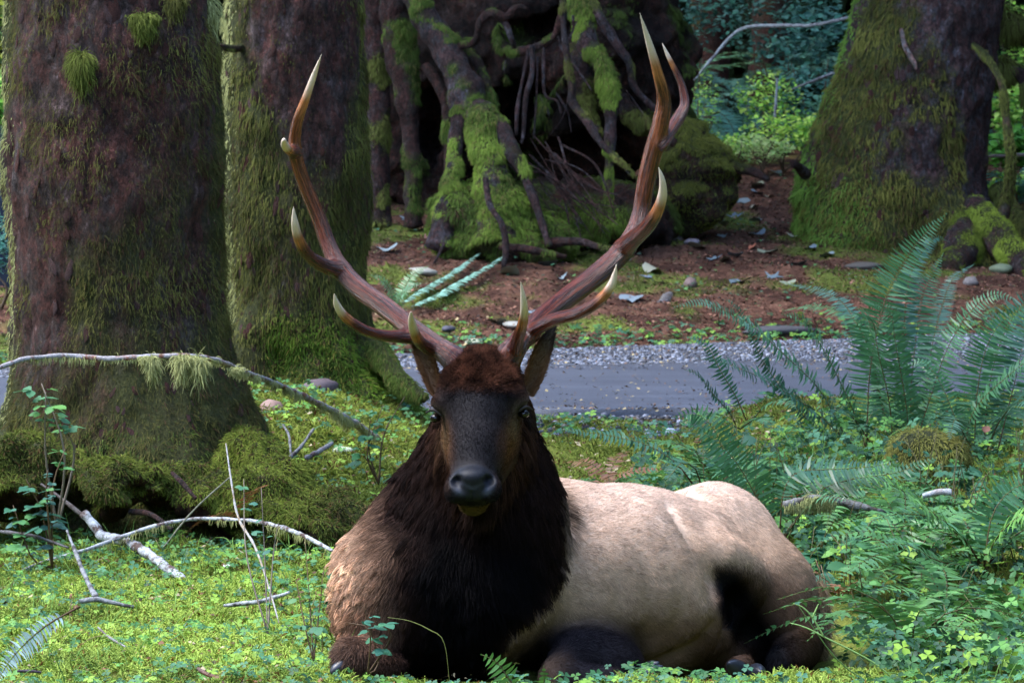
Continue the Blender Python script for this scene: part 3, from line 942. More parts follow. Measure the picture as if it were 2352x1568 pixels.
root_part(tr3, [(2285, 150, 31.3, 8), (2310, 160, 31.2, 12), (2345, 175, 31.1, 13), (2365, 230, 31.0, 10), (2368, 300, 31.0, 6)], 'mossy_limb', 5000, MOSS_Y, 257, n=10, mlen=0.16, mrad=0.003)
root_part(tr3, [(2290, 40, 31.6, 9), (2330, 55, 31.5, 12), (2380, 70, 31.4, 12)], 'mossy_limb', 5000, MOSS_Y, 258, n=10, mlen=0.2, mrad=0.003)

# ---- tree on stilt roots in the middle
tr4 = empty('stilt_root_tree', (0.1, 29.0, 0.5), 'old spruce standing on a tangle of mossy stilt roots over a dark hollow', 'tree')
f4 = Field(np.arange(-2.2, 1.9, 0.028), np.arange(27.2, 32.6, 0.04), np.arange(0.0, 3.0, 0.028))
f4.ell(at(1120, 520, 28.6), (0.42, 0.40, 0.34), None, 0.1)
f4.ell(at(1160, 560, 28.5), (0.50, 0.35, 0.22), None, 0.1)
f4.ell(at(1310, 520, 30.0), (0.75, 1.1, 0.36), None, 0.2)
f4.ell(at(1420, 520, 30.4), (0.5, 0.9, 0.30), None, 0.2)
f4.ell(at(1230, 60, 31.2), (1.15, 0.8, 0.95), None, 0.2)
f4.ell(at(1500, 180, 31.6), (0.35, 0.6, 0.75), None, 0.2)
f4.ell(at(950, 180, 31.5), (0.75, 0.6, 1.3), None, 0.2)
f4.ell(at(1215, 330, 32.0), (1.0, 0.5, 0.75), None, 0.1)  # lump added behind the hollow so lit ground doesn't show through
f4.ell(at(1210, 250, 30.3), (0.30, 1.1, 0.34), None, 0.08, sub=True)
f4.ell(at(1240, 60, 30.0), (0.34, 0.9, 0.20), None, 0.08, sub=True)
f4.ell(at(985, 320, 30.7), (0.13, 0.6, 0.5), None, 0.08, sub=True)
V, F = f4.surface()
V = V + vnormals(V, F) * (fbm(V, 4, 63, 4) * 0.15 + fbm(V, 13, 67, 3) * 0.05)[:, None]
N4 = vnormals(V, F)
nn = fbm(V, 2.5, 65, 3)
frontlow = sstep(29.4, 28.8, V[:, 1])
mo = sstep(0.15, 0.5, nn + 0.5 * frontlow + 0.25 * N4[:, 2])
o = mk('root_mound', V, F, BARK, tr4, True, {'Col': bark_cols(V, (0.018, 0.010, 0.007), (0.065, 0.034, 0.024), 8), 'moss': mo})
moss_hair('moss', V, F, mo * frontlow, 60000, 0.07, 0.0026, [(0.03, 0.05, 0.01), (0.14, 0.21, 0.028), (0.06, 0.035, 0.018)], o, 0.7, 33)
moss_hair('moss', V, F, mo * (1 - frontlow), 30000, 0.08, 0.0028, [(0.03, 0.045, 0.008), (0.08, 0.11, 0.02)], o, 0.8, 34)
GB = ((0.038, 0.028, 0.028), (0.085, 0.070, 0.075)); RB = ((0.042, 0.024, 0.020), (0.065, 0.040, 0.036))
GM = [(0.035, 0.055, 0.01), (0.18, 0.26, 0.035), (0.14, 0.12, 0.035)]
for k, (pts, mn, c_, mc, bare) in enumerate([
    ([(940, -60, 29.3, 32), (960, 0, 29.2, 34), (997, 75, 29.1, 34), (1035, 131, 29.0, 34), (1065, 195, 28.9, 38), (1075, 262, 28.8, 40)], 9000, GB, MOSS_G, 0.25),
    ([(1062, 245, 28.8, 24), (1050, 300, 28.7, 18), (1045, 360, 28.6, 17), (1040, 412, 28.5, 20), (1028, 487, 28.4, 28), (1012, 570, 28.3, 36)], 14000, GB, GM, 0.0),
    ([(1085, 250, 28.8, 34), (1112, 290, 28.65, 42), (1120, 337, 28.55, 36), (1128, 412, 28.45, 38), (1135, 487, 28.35, 50), (1135, 570, 28.2, 62)], 30000, GB, GM, -0.2),
    ([(1095, 250, 28.8, 26), (1140, 290, 28.6, 26), (1177, 349, 28.45, 19), (1207, 409, 28.35, 12), (1234, 480, 28.25, 10), (1262, 565, 28.1, 9)], 3500, GB, GM, 0.15),
    ([(858, -60, 29.9, 30), (862, 100, 29.9, 27), (866, 300, 29.8, 28), (868, 470, 29.7, 31), (868, 530, 29.6, 34)], 7000, RB, MOSS_Y, 0.2),
    ([(905, -60, 29.6, 36), (915, 100, 29.6, 40), (930, 200, 29.5, 30), (943, 300, 29.5, 20), (946, 400, 29.4, 19), (948, 480, 29.4, 22), (950, 520, 29.4, 24)], 9000, RB, MOSS_G, 0.1),
    ([(975, 150, 29.2, 12), (1005, 195, 29.15, 13), (1024, 244, 29.1, 12), (1031, 337, 29.0, 12), (1030, 420, 28.9, 12)], 1500, RB, MOSS_G, 0.2),
    ([(990, 30, 29.3, 10), (1030, 85, 29.25, 11), (1057, 109, 29.2, 12), (1095, 142, 29.1, 12), (1117, 195, 29.0, 11), (1135, 260, 28.9, 9), (1150, 320, 28.8, 8)], 2500, GB, MOSS_G, 0.1),
    ([(1335, -60, 29.4, 30), (1335, 20, 29.3, 30), (1345, 90, 29.2, 28), (1365, 128, 29.1, 22), (1390, 165, 29.0, 17), (1402, 230, 28.95, 17), (1402, 310, 28.9, 15), (1400, 380, 28.85, 9), (1397, 470, 28.8, 7)], 16000, GB, GM, -0.05),
    ([(1330, 100, 29.25, 26), (1340, 190, 29.2, 24), (1350, 260, 29.15, 18), (1372, 310, 29.1, 14)], 5000, GB, MOSS_Y, 0.0),
    ([(1294, -60, 28.9, 8), (1295, 67, 28.8, 8), (1312, 195, 28.7, 8), (1316, 236, 28.7, 9), (1350, 281, 28.6, 10), (1382, 330, 28.5, 8), (1429, 375, 28.4, 6), (1450, 400, 28.4, 5)], 2500, GB, MOSS_Y, 0.1),
    ([(1350, -20, 29.3, 9), (1372, 30, 29.2, 11), (1399, 75, 29.2, 12), (1425, 115, 29.2, 10), (1445, 145, 29.2, 9), (1457, 200, 29.2, 8), (1500, 247, 29.2, 8), (1540, 270, 29.2, 8)], 600, GB, MOSS_Y, 0.3),
    ([(1055, 108, 29.0, 10), (1090, 95, 28.9, 10), (1102, 55, 28.8, 10), (1128, 32, 28.8, 11), (1162, 40, 28.8, 9), (1180, 22, 28.8, 7), (1195, 16, 28.8, 6), (1210, 22, 28.8, 4)], 700, RB, MOSS_G, 0.3),
    ([(1150, 40, 28.85, 7), (1163, 60, 28.8, 7), (1175, 90, 28.8, 6), (1182, 108, 28.9, 5)], 0, GB, MOSS_G, 0.2),
    ([(1222, 105, 28.9, 6), (1222, 169, 28.85, 6), (1208, 225, 28.8, 6), (1203, 300, 28.75, 5), (1198, 330, 28.7, 4)], 0, GB, MOSS_G, 0.2),
    ([(1215, 112, 28.9, 4), (1190, 240, 28.85, 5), (1186, 310, 28.8, 4)], 0, GB, MOSS_G, 0.2),
    ([(1249, 110, 28.9, 4), (1251, 214, 28.85, 4), (1279, 232, 28.8, 3), (1290, 260, 28.8, 3)], 0, GB, MOSS_G, 0.2),
    ([(1235, 130, 28.9, 2.5), (1232, 220, 28.85, 2.5), (1226, 320, 28.8, 2)], 0, GB, MOSS_G, 0.2),
    ([(1150, 120, 29.2, 9), (1215, 115, 29.1, 10), (1270, 85, 29.0, 9), (1290, 30, 28.95, 7)], 900, RB, MOSS_G, 0.1),
    ([(1425, 230, 29.4, 22), (1455, 275, 29.3, 20), (1500, 290, 29.3, 16), (1550, 330, 29.3, 12)], 5000, RB, MOSS_Y, -0.1),
    ([(1115, 410, 28.1, 7), (1125, 470, 28.0, 7), (1155, 520, 27.9, 8), (1162, 580, 27.85, 7), (1150, 640, 27.8, 4)], 0, GB, MOSS_G, 0.3),
    ([(1150, 565, 28.0, 10), (1210, 572, 27.9, 9), (1260, 582, 27.9, 8), (1300, 590, 27.9, 5)], 300, RB, MOSS_G, 0.3),
    ([(1020, 560, 28.0, 4), (1000, 600, 27.8, 3), (985, 625, 27.7, 3)], 0, GB, MOSS_G, 0.3),
    ([(1255, 560, 28.2, 12), (1330, 555, 28.1, 9), (1400, 575, 28.0, 6)], 300, RB, MOSS_G, 0.3),
]):
    root_part(tr4, pts, 'root', mn, mc, 300 + k * 3, col=c_, mlen=0.050, mrad=0.0024, bare=bare + 0.08, n=12 if pts[0][3] < 15 else 20, rough=0.42, freq=7)
rng = np.random.default_rng(92)
for k in range(12):                               # rootlets and dead sticks tangled in the dark hollow
    x0 = rng.uniform(1130, 1440); y0 = rng.uniform(20, 230)
    L_ = rng.uniform(40, 120); a_q = rng.uniform(-0.8, 0.8)
    q0 = (x0, y0, 29.0 + rng.random() * 0.5)
    q1 = (x0 + L_ * math.sin(a_q) * 0.5 + rng.uniform(-12, 12), y0 + L_ * 0.5, 29.0 + rng.random() * 0.4)
    q2 = (x0 + L_ * math.sin(a_q), y0 + L_, 28.9 + rng.random() * 0.4)
    r0 = rng.uniform(1.2, 4.5)
    root_part(tr4, [(*q0, r0), (*q1, r0 * 0.9), (*q2, r0 * 0.4)], 'root', 250 if k % 2 else 0, MOSS_G if k % 3 else MOSS_Y, seed=500 + k, n=7, rough=0.35, mlen=0.08, mrad=0.002, col=GB)
rng = np.random.default_rng(91)
for k in range(24):                               # a fan of thin roots down the red slope
    a0 = rng.uniform(0, 1)
    s0 = (1155 + 150 * a0 + rng.uniform(-20, 20), 300 + 90 * rng.random(), 28.8)
    e0 = (1270 + 190 * a0 + rng.uniform(-25, 25), 470 + 110 * rng.random() - a0 * 50, 28.5)
    md = ((s0[0] + e0[0]) / 2 + rng.uniform(-40, 30), (s0[1] + e0[1]) / 2 + rng.uniform(-45, 25), 28.6)
    r0 = rng.uniform(1.2, 3.2)
    root_part(tr4, [(*s0, r0), (*md, r0), (*e0, r0 * 0.5)], 'root', 0, seed=400 + k, n=6, rough=0.2)
crown(tr4, (0.0, 31, 11), (5, 4.5, 3.5), 3000, 0.4, (0.03, 0.055, 0.02), 6)

# ---- mossy hummock right of it
hm_ = empty('mossy_stump', (at(1590, 400, 30)[0], 30.0, 0.6), 'rounded mossy stump with a dark hollow side beside the footpath', 'stump')
f5 = Field(np.arange(0.9, 2.5, 0.025), np.arange(29.2, 31.4, 0.03), np.arange(0.0, 1.9, 0.025))
f5.ell(at(1585, 390, 30.3), (0.34, 0.4, 0.34), None, 0.08)
f5.ell(at(1560, 330, 30.4), (0.22, 0.3, 0.22), None, 0.1)
f5.ell(at(1640, 400, 30.4), (0.24, 0.3, 0.18), None, 0.1)
f5.ell(at(1590, 455, 30.3), (0.38, 0.4, 0.25), None, 0.08)
V, F = f5.surface()
V = V + vnormals(V, F) * (fbm(V, 5, 73, 4) * 0.12)[:, None]
N5 = vnormals(V, F)
mo = sstep(0.1, 0.7, N5[:, 2] + 0.5 * fbm(V, 4, 75, 3))
o = mk('stump', V, F, BARK, hm_, True, {'Col': bark_cols(V, (0.03, 0.018, 0.012), (0.05, 0.03, 0.02), 9), 'moss': mo})
moss_hair('moss', V, F, mo + 0.12, 24000, 0.06, 0.0026, [(0.045, 0.052, 0.008), (0.15, 0.16, 0.03)], o, 0.7, 43)
root_part(hm_, [(1655, 370, 30.3, 12), (1690, 385, 30.2, 13), (1730, 395, 30.1, 11), (1765, 412, 30.0, 7)], 'root', 300, MOSS_Y, 451)

# ---- trunks and crowns of the wood behind
for k, (px, Y, w, lab) in enumerate([(1490, 42, 0.5, 'dark trunk behind the ferns right of the tangled roots'), (1120, 37, 0.5, 'shadowed trunk behind the tangled roots, seen through their upper gap'),
                                     (790, 40, 0.6, 'dark trunk far behind the straight mossy trunk'), (1760, 47, 0.45, 'distant reddish trunk above the fern bank'), (1620, 50, 0.5, 'distant dark trunk rising from the fern bank'),
                                     (2390, 40, 0.4, 'distant mossy trunk past the right edge of the flared spruce'), (-120, 30, 0.5, 'dim trunk behind the widest trunk at the far left')]):
    x = (px - 1176) / FPX * Y
    bz = gpt(x, Y)[2]
    tt = empty('forest_tree', (x, Y, bz), lab, 'tree', 'trees deeper in the wood')
    V, F, F3 = tube([(x, Y, bz - 0.3), (x, Y, bz + 0.5), (x + 0.1, Y, bz + 3), (x + 0.1, Y, bz + 9), (x, Y, bz + 15)], [w * 0.8, w * 0.6, w * 0.5, w * 0.42, 0.1], n=28, k=70, rough=0.2, freq=3, seed=k)
    link('trunk', mesh_data('trunk', V, [F, F3], BARK, True, {'Col': bark_cols(V, (0.05, 0.025, 0.02), (0.08, 0.05, 0.045), k), 'moss': sstep(0.1, 0.4, fbm(V, 2, k, 3))}), tt)
    crown(tt, (x, Y, bz + 10), (4.5, 4.5, 4), 1200, 0.45, (0.03, 0.055, 0.02), 70 + k)
# the wood as one far mass: understorey and leaf wall
rng = np.random.default_rng(5)
n = 46000
ang = rng.uniform(0, 1, n)
Xw = rng.normal(size=n) * 13
Yw = 52 + rng.random(n) * 8 + np.abs(Xw) * 0.0
side = rng.random(n) < 0.35
Yw[side] = rng.uniform(28, 52, side.sum())
Xw[side] = np.sign(rng.random(side.sum()) - 0.5) * rng.uniform(13, 18, side.sum())
Zw = rng.random(n) ** 1.1 * 15 + 1.0
P = np.stack([Xw, Yw, Zw], 1)
a_ = unit(rng.normal(size=(n, 3))); b2 = unit(np.cross(a_, rng.normal(size=(n, 3))))
s = rng.uniform(0.25, 0.75, (n, 1))
V = np.stack([P - a_ * s, P - b2 * s * .5, P + a_ * s, P + b2 * s * .5], 1).reshape(-1, 3)
cc = np.repeat(np.array([0.022, 0.045, 0.022]) * rng.uniform(0.5, 1.6, (n, 1)), 4, 0)
tag(mk('far_forest', V, np.arange(n * 4).reshape(-1, 4), LEAFM, None, False, {'Col': cc}), kind='stuff')

# unseen leaf walls, added behind and beside the clearing to shut out low sky
rng = np.random.default_rng(6)
n = 15000
Xw = rng.uniform(-22, 22, n); Yw = rng.uniform(-14, -7, n)
q = rng.random(n)
rt = q < 0.34
Xw[rt] = rng.uniform(8, 12, rt.sum()); Yw[rt] = rng.uniform(-10, 30, rt.sum())
lf = (q >= 0.34) & (q < 0.60)
Xw[lf] = rng.uniform(-13, -9, lf.sum()); Yw[lf] = rng.uniform(-10, 17.5, lf.sum())
Zw = rng.random(n) * 14
bk = q >= 0.60
Zw[bk] *= 0.55
Zw[lf] *= 0.5
P = np.stack([Xw, Yw, Zw], 1)
a_ = unit(rng.normal(size=(n, 3))); b2 = unit(np.cross(a_, rng.normal(size=(n, 3))))
s_ = rng.uniform(0.4, 0.95, (n, 1))
V = np.stack([P - a_ * s_, P - b2 * s_ * .5, P + a_ * s_, P + b2 * s_ * .5], 1).reshape(-1, 3)
cc = np.repeat(np.array([0.022, 0.045, 0.022]) * rng.uniform(0.5, 1.6, (n, 1)), 4, 0)
tag(mk('unseen_leaf_walls', V, np.arange(n * 4).reshape(-1, 4), LEAFM, None, False, {'Col': cc}), kind='stuff')
# ------------------------------------------------------------------ ferns
FERN = leaf_mat('fern_leaf', None, 0.42, 0.5, 0.22, 0.18, 25)
LEAF = leaf_mat('plant_leaf', None, 0.55, 0.28, 0.28, 0.18, 30)
STEM = attr_mat('stem', 0.6, 0.3, 0.2, 60)

def frond_geo(P, wid, up=(0, 0, 1), spacing=0.013, droop=0.35, seed=0, start=0.16, pw=0.33, peak=0.35, wind=0.0):
    """rachis path P (world), wid = longest pinna. returns rachis Geo, leaflet Geo"""
    rng = np.random.default_rng(seed)
    L0 = np.sum(np.linalg.norm(np.diff(np.array(P), axis=0), axis=1))
    n = max(10, int(L0 / spacing))
    Q, _ = resample(P, np.ones(len(P)), n)
    T = unit(np.gradient(Q, axis=0))
    g0 = Geo()
    add_tube(g0, Q[::3] if n > 12 else Q, np.linspace(0.0032, 0.0008, len(Q[::3]) if n > 12 else n), n=5, k=max(8, n // 3))
    rc = mixc(np.array([0.07, 0.035, 0.015]), np.array([0.10, 0.13, 0.03]), np.linspace(0, 1, g0.n) ** 1.5)
    g0.A['Col'] = [np.concatenate([rc, np.ones((g0.n, 1))], 1)]
    up = np.asarray(up, float)
    S = unit(np.cross(T, np.tile(up, (n, 1))))
    Nn = np.cross(S, T)
    u = np.linspace(0, 1, n)
    k = u > start
    Q, T, S, Nn, u = Q[k], T[k], S[k], Nn[k], u[k]
    uu = (u - start) / (1 - start)
    prof = np.where(uu < peak, 0.62 + 0.38 * sstep(0, peak, uu), (1 - ((uu - peak) / (1 - peak)) ** 1.7))
    Vs, Fs = [], []
    m_ = len(Q)
    tot = []
    for sgn in (-1, 1):
        ln = wid * np.clip(prof, 0.03, 1) * rng.uniform(0.88, 1.1, m_)
        wd = spacing * pw * (0.5 + 0.5 * np.clip(prof, 0, 1)) * rng.uniform(0.9, 1.15, m_)
        d = unit(S * sgn + T * (0.22 + rng.normal(size=(m_, 1)) * 0.07) + Nn * (0.12 + rng.normal(size=(m_, 1)) * 0.12))
        dn = np.array([0, 0, -1.0]) * (droop + 0.25 * rng.random((m_, 1)))
        base = Q + Nn * 0.001
        p1 = base + d * (ln * 0.12)[:, None]
        p2 = base + d * (ln * 0.55)[:, None] + dn * (ln * 0.15)[:, None]
        p3 = base + d * (ln * 1.0)[:, None] + dn * (ln * 0.5)[:, None] + T * (ln * 0.10)[:, None]
        tw = T + Nn * rng.normal(size=(m_, 1)) * 0.25
        w1 = tw * wd[:, None] * 1.25; w2 = tw * wd[:, None]
        mid = Nn * (-0.12 * wd[:, None])
        V_ = np.stack([base, p1 - w1 * 0.8, p1 + w1 * 1.15, p2 - w2, p2 + mid, p2 + w2, p3], 1)
        F_ = np.array([[0, 1, 2], [1, 3, 4], [1, 4, 2], [2, 4, 5], [3, 6, 4], [4, 6, 5]])
        if sgn < 0: F_ = F_[:, ::-1]
        tot.append((V_.reshape(-1, 3), (F_[None] + np.arange(m_)[:, None, None] * 7).reshape(-1, 3)))
    g1 = Geo()
    for a, b_ in tot: g1.add(a, b_)
    return g0, g1

def frond(parent, P, wid, col, name='frond', **kw):
    g0, g1 = frond_geo(P, wid, **kw)
    r = g0.obj(name, STEM, parent)
    rng = np.random.default_rng(kw.get('seed', 0) + 1)
    c = np.array(col) * (1 + 0.25 * (rng.random((g1.n // 7, 1)) - 0.5))
    g1.A['Col'] = [np.concatenate([np.repeat(c, 7, 0), np.ones((g1.n, 1))], 1)]
    l = g1.obj('leaflets', FERN, r, smooth=False)
    l['kind'] = 'stuff'
    return r

FG = (0.050, 0.155, 0.060); FD = (0.025, 0.095, 0.045); FY = (0.10, 0.25, 0.050)
def hero(name, lab, Yb, base, fronds, group=None):
    b0 = at(base[0], base[1], Yb)
    o = empty(name, b0, lab, 'fern', group)
    for k, fr in enumerate(fronds):
        pts, w, dep = fr[0], fr[1], fr[2]
        c = fr[3] if len(fr) > 3 else FG
        n = len(pts)
        P = [at(p[0], p[1], Yb + dep * (i / (n - 1)) ** 1.2) for i, p in enumerate(pts)]
        P = [b0 + (P[0] - b0) * 0.3] + P if np.linalg.norm(P[0] - b0) > 0.06 else P
        tocam = unit(CAM - P[len(P) // 2])
        ax = unit(P[-1] - P[0])
        upv = fr[4] if len(fr) > 4 else (0.0, -0.45, 0.9)
        upv = np.array(upv) - ax * np.dot(upv, ax)
        frond(o, P, w * mpp(Yb), c, up=unit(upv), seed=k * 7 + int(base[0]), start=0.14 if n > 4 else 0.1, droop=fr[5] if len(fr) > 5 else 0.3)
    return o
FACE = (0.0, -1.0, 0.25)
hero('sword_fern', 'tallest sword fern with upright fronds, in front of the road on the right', 14.6, (2010, 1060), [
    ([(1990, 1040), (1993, 940), (2000, 840), (2030, 700), (2060, 632), (2107, 557), (2173, 491)], 78, 0.1, FG, FACE),
    ([(2090, 1040), (2092, 900), (2107, 752), (2120, 677), (2145, 625), (2166, 582)], 62, 0.25, FG, FACE),
    ([(2070, 1040), (2075, 900), (2080, 700), (2095, 620), (2125, 570), (2152, 546), (2180, 556)], 42, 0.35, (0.06, 0.16, 0.10), FACE),
    ([(1995, 1050), (1975, 985), (1950, 921), (1901, 820), (1864, 760), (1837, 730), (1796, 722)], 60, -0.25, FG),
    ([(2040, 1040), (2049, 996), (2040, 910), (2017, 809), (2006, 741), (1985, 728), (1957, 758)], 66, -0.35, FG),
    ([(2075, 1030), (2085, 974), (2077, 902), (2057, 790), (2046, 722), (2020, 700), (1985, 712)], 62, -0.2, FG),
    ([(2100, 1040), (2115, 981), (2141, 902), (2171, 812), (2205, 749), (2246, 700), (2290, 676), (2335, 690)], 70, -0.1, FG),
    ([(1990, 1060), (1939, 996), (1882, 895), (1807, 820), (1732, 752), (1665, 715), (1612, 694), (1549, 705)], 55, -0.3, (0.05, 0.14, 0.075)),
    ([(1980, 1070), (1957, 1026), (1864, 940), (1770, 880), (1680, 838), (1597, 822)], 55, -0.4, FD),
    ([(1930, 1040), (1850, 960), (1781, 872), (1747, 820), (1714, 745), (1687, 700), (1655, 685)], 42, -0.1, FD),
    ([(2040, 1010), (1990, 800), (1939, 700), (1875, 666), (1800, 650)], 36, 0.5, (0.055, 0.14, 0.09)),
    ([(2040, 1010), (2000, 820), (1960, 735), (1900, 708), (1845, 705), (1796, 715)], 32, 0.45, FG),
    ([(2110, 1010), (2140, 800), (2165, 700), (2190, 640), (2239, 606)], 36, 0.5, (0.055, 0.14, 0.09)),
    ([(2020, 1060), (1995, 1010), (1960, 960), (1930, 940), (1905, 960)], 45, -0.5, FD),
    ([(2030, 1060), (2080, 1020), (2130, 1000), (2175, 1030)], 45, -0.5, FD)])
hero('sword_fern', 'sword fern with two thin upright fronds before the road, left of the tallest fern', 14.2, (1710, 985), [
    ([(1714, 965), (1690, 910), (1654, 850), (1627, 797), (1600, 778), (1572, 775)], 36, 0.0, FD),
    ([(1690, 975), (1676, 947), (1635, 902), (1605, 861), (1571, 848)], 32, -0.1, FD),
    ([(1720, 975), (1760, 930), (1800, 920), (1830, 940)], 30, -0.2, FG),
    ([(1700, 985), (1740, 960), (1780, 975)], 30, -0.3, FG),
    ([(1700, 985), (1650, 960), (1600, 955), (1560, 975)], 30, -0.2, FY)])
hero('sword_fern', 'large pale sword fern arching in at the right edge above the leafy shrubs', 13.8, (2270, 1060), [
    ([(2260, 1030), (2270, 900), (2300, 780), (2350, 700), (2420, 660)], 75, 0.2, (0.055, 0.15, 0.085), FACE),
    ([(2240, 1030), (2245, 900), (2265, 800), (2300, 740), (2360, 700)], 70, 0.0, FG, FACE),
    ([(2220, 1030), (2239, 940), (2314, 865), (2370, 827), (2430, 830)], 66, -0.2, FG),
    ([(2230, 1040), (2190, 950), (2160, 880), (2120, 830), (2080, 840)], 46, 0.1, FG),
    ([(2260, 1050), (2300, 960), (2350, 920), (2420, 920)], 70, -0.3, (0.055, 0.15, 0.085)),
    ([(2250, 1055), (2215, 1000), (2195, 960), (2180, 1010)], 50, -0.4, (0.06, 0.15, 0.10)),
    ([(2290, 1040), (2330, 880), (2360, 760), (2400, 720)], 66, 0.3, FG, FACE)])
hero('sword_fern', 'dark sword fern whose drooping fronds arch over the elk back', 12.4, (1600, 1130), [
    ([(1590, 1110), (1551, 1062), (1483, 1021), (1390, 999), (1320, 990), (1285, 985)], 40, -0.1, FD),
    ([(1640, 1130), (1680, 1080), (1663, 1040), (1640, 985), (1600, 950), (1545, 958)], 60, 0.0, FG, FACE),
    ([(1610, 1120), (1600, 1080), (1570, 1062), (1545, 1085), (1530, 1105)], 36, -0.2, FD)])
hero('sword_fern', 'sword fern with a broad frond rising right behind the elk hip', 12.3, (1790, 1230), [
    ([(1785, 1230), (1760, 1190), (1742, 1150), (1715, 1100), (1690, 1060), (1650, 1015), (1600, 985)], 82, -0.1, FG, FACE),
    ([(1790, 1230), (1800, 1130), (1830, 1085), (1900, 1078), (1995, 1072), (2060, 1060)], 62, 0.0, FD),
    ([(1800, 1230), (1880, 1130), (1960, 1100), (2060, 1085), (2150, 1050)], 62, 0.1, (0.03, 0.10, 0.04)),
    ([(1800, 1235), (1850, 1170), (1890, 1140), (1950, 1150)], 50, -0.2, FG)])
hero('lady_fern', 'bright sword fern fronds spreading over the shrubs at the right, below the pale arching fern', 11.4, (2250, 1300), [
    ([(2245, 1290), (2231, 1257), (2182, 1212), (2107, 1149), (2040, 1110), (1972, 1089)], 72, -0.3, FY),
    ([(2250, 1290), (2200, 1220), (2150, 1190), (2060, 1180), (1990, 1200)], 60, -0.3, (0.05, 0.16, 0.06)),
    ([(2260, 1290), (2300, 1220), (2360, 1180), (2430, 1190)], 70, -0.2, FY),
    ([(2260, 1300), (2280, 1180), (2330, 1120), (2400, 1100)], 70, 0.1, FG, FACE),
    ([(2250, 1300), (2160, 1290), (2080, 1250), (2000, 1255)], 55, -0.2, FG)])
hero('lady_fern', 'light green fern at the right edge low down near the corner', 10.7, (2330, 1500), [
    ([(2320, 1490), (2300, 1440), (2260, 1420), (2200, 1440), (2150, 1480)], 60, -0.2, FY),
    ([(2330, 1490), (2340, 1420), (2390, 1370)], 60, 0.0, FY, FACE),
    ([(2320, 1500), (2260, 1520), (2180, 1530), (2100, 1560)], 55, -0.1, (0.07, 0.2, 0.05))])
hero('small_fern', 'small fern frond standing in front of the elk chest', 9.62, (1200, 1600), [
    ([(1195, 1600), (1170, 1560), (1140, 1520), (1105, 1502)], 40, -0.02, FY, FACE)])
hero('small_fern', 'tiny upright fern tip before the folded foreleg', 9.62, (1250, 1610), [
    ([(1250, 1610), (1250, 1570), (1249, 1528)], 20, -0.02, FY, FACE)])
pf = empty('fallen_frond', ground_hit(925, 722, 22), 'pair of long pale blue green fern fronds lying on the slope behind the left antler', 'fern')
for k, pp in enumerate([[(925, 720), (975, 686), (1030, 655), (1075, 622), (1120, 590), (1155, 574)], [(945, 728), (1010, 698), (1060, 668), (1110, 640), (1165, 605), (1218, 574)]]):
    Pq = [ground_hit(x_, y_, 22) + np.array([0, -0.03, 0.07]) for x_, y_ in pp]
    frond(pf, Pq, 0.060, (0.19, 0.38, 0.33), up=unit(np.array([-0.3, -0.85, 0.5])), seed=k + 90, spacing=0.028, pw=0.45, start=0.02, droop=0.7, peak=0.2)
hero('fallen_frond', 'pale fern frond lying on the moss in the lower left corner', 9.9, (190, 1400), [
    ([(184, 1392), (112, 1432), (60, 1475), (20, 1520), (-10, 1570)], 34, -0.35, (0.48, 0.62, 0.60), (0.5, -0.8, 0.3), 0.1)])
hero('fallen_frond', 'withered red brown fern frond near the lower right corner', 10.7, (2180, 1530), [
    ([(2230, 1480), (2190, 1500), (2140, 1525), (2110, 1545)], 36, -0.1, (0.20, 0.07, 0.03))])
hero('lady_fern', 'feathery pale fern at the foot of the straight mossy trunk', 23.6, (905, 730), [
    ([(905, 730), (900, 680), (880, 645), (850, 630)], 26, -0.1, (0.10, 0.22, 0.10)),
    ([(900, 730), (880, 690), (860, 670), (840, 668)], 26, -0.1, (0.08, 0.2, 0.06)),
    ([(905, 730), (925, 670), (950, 630), (985, 610)], 26, 0.1, (0.08, 0.2, 0.06)),
    ([(905, 730), (915, 690), (940, 660), (970, 650)], 24, -0.1, (0.10, 0.22, 0.10))])

# a free-standing fern, copied for the banks
def make_fern(seed, nf, L, wid, col, lab=None, group=None, tall=0.6):
    rng = np.random.default_rng(seed)
    o = empty('sword_fern', (0, 0, 0), lab, 'fern', group)
    for k in range(nf):
        a = k / nf * 2 * math.pi + rng.uniform(-0.3, 0.3)
        l = L * rng.uniform(0.7, 1.1); th = tall * rng.uniform(0.6, 1.25)
        h = np.array([math.cos(a), math.sin(a), 0])
        P = [h * l * r_ * (0.25 + 0.75 * r_) * 0.8 + np.array([0, 0, l * th * (1.9 * r_ - 1.35 * r_ ** 2.1)]) for r_ in np.linspace(0, 1, 7)]
        g0, g1 = frond_geo(P, wid * rng.uniform(0.85, 1.1), spacing=0.022, seed=seed * 50 + k, droop=0.25)
        n0 = g0.n
        c = np.array(col) * (1 + 0.3 * (rng.random((g1.n // 7, 1)) - 0.5)) * rng.uniform(0.8, 1.2)
        g1.A['Col'] = [np.concatenate([np.repeat(c, 7, 0), np.ones((g1.n, 1))], 1)]
        fr = g0.obj('frond', STEM, o); l_ = g1.obj('leaflets', FERN, fr, smooth=False); l_['kind'] = 'stuff'
    return o
def copy_tree(o, parent=None):
    c = o.copy(); COLL.objects.link(c)
    if parent is not None: c.parent = parent
    for ch in o.children: copy_tree(ch, c)
    return c
protoA = make_fern(1, 12, 1.0, 0.11, (0.08, 0.23, 0.19), 'x', 'ferns on the bank behind the road')
protoB = make_fern(2, 10, 0.9, 0.10, (0.08, 0.26, 0.15), 'x', 'ferns on the bank behind the road', 0.5)
rng = np.random.default_rng(17)
spots = []
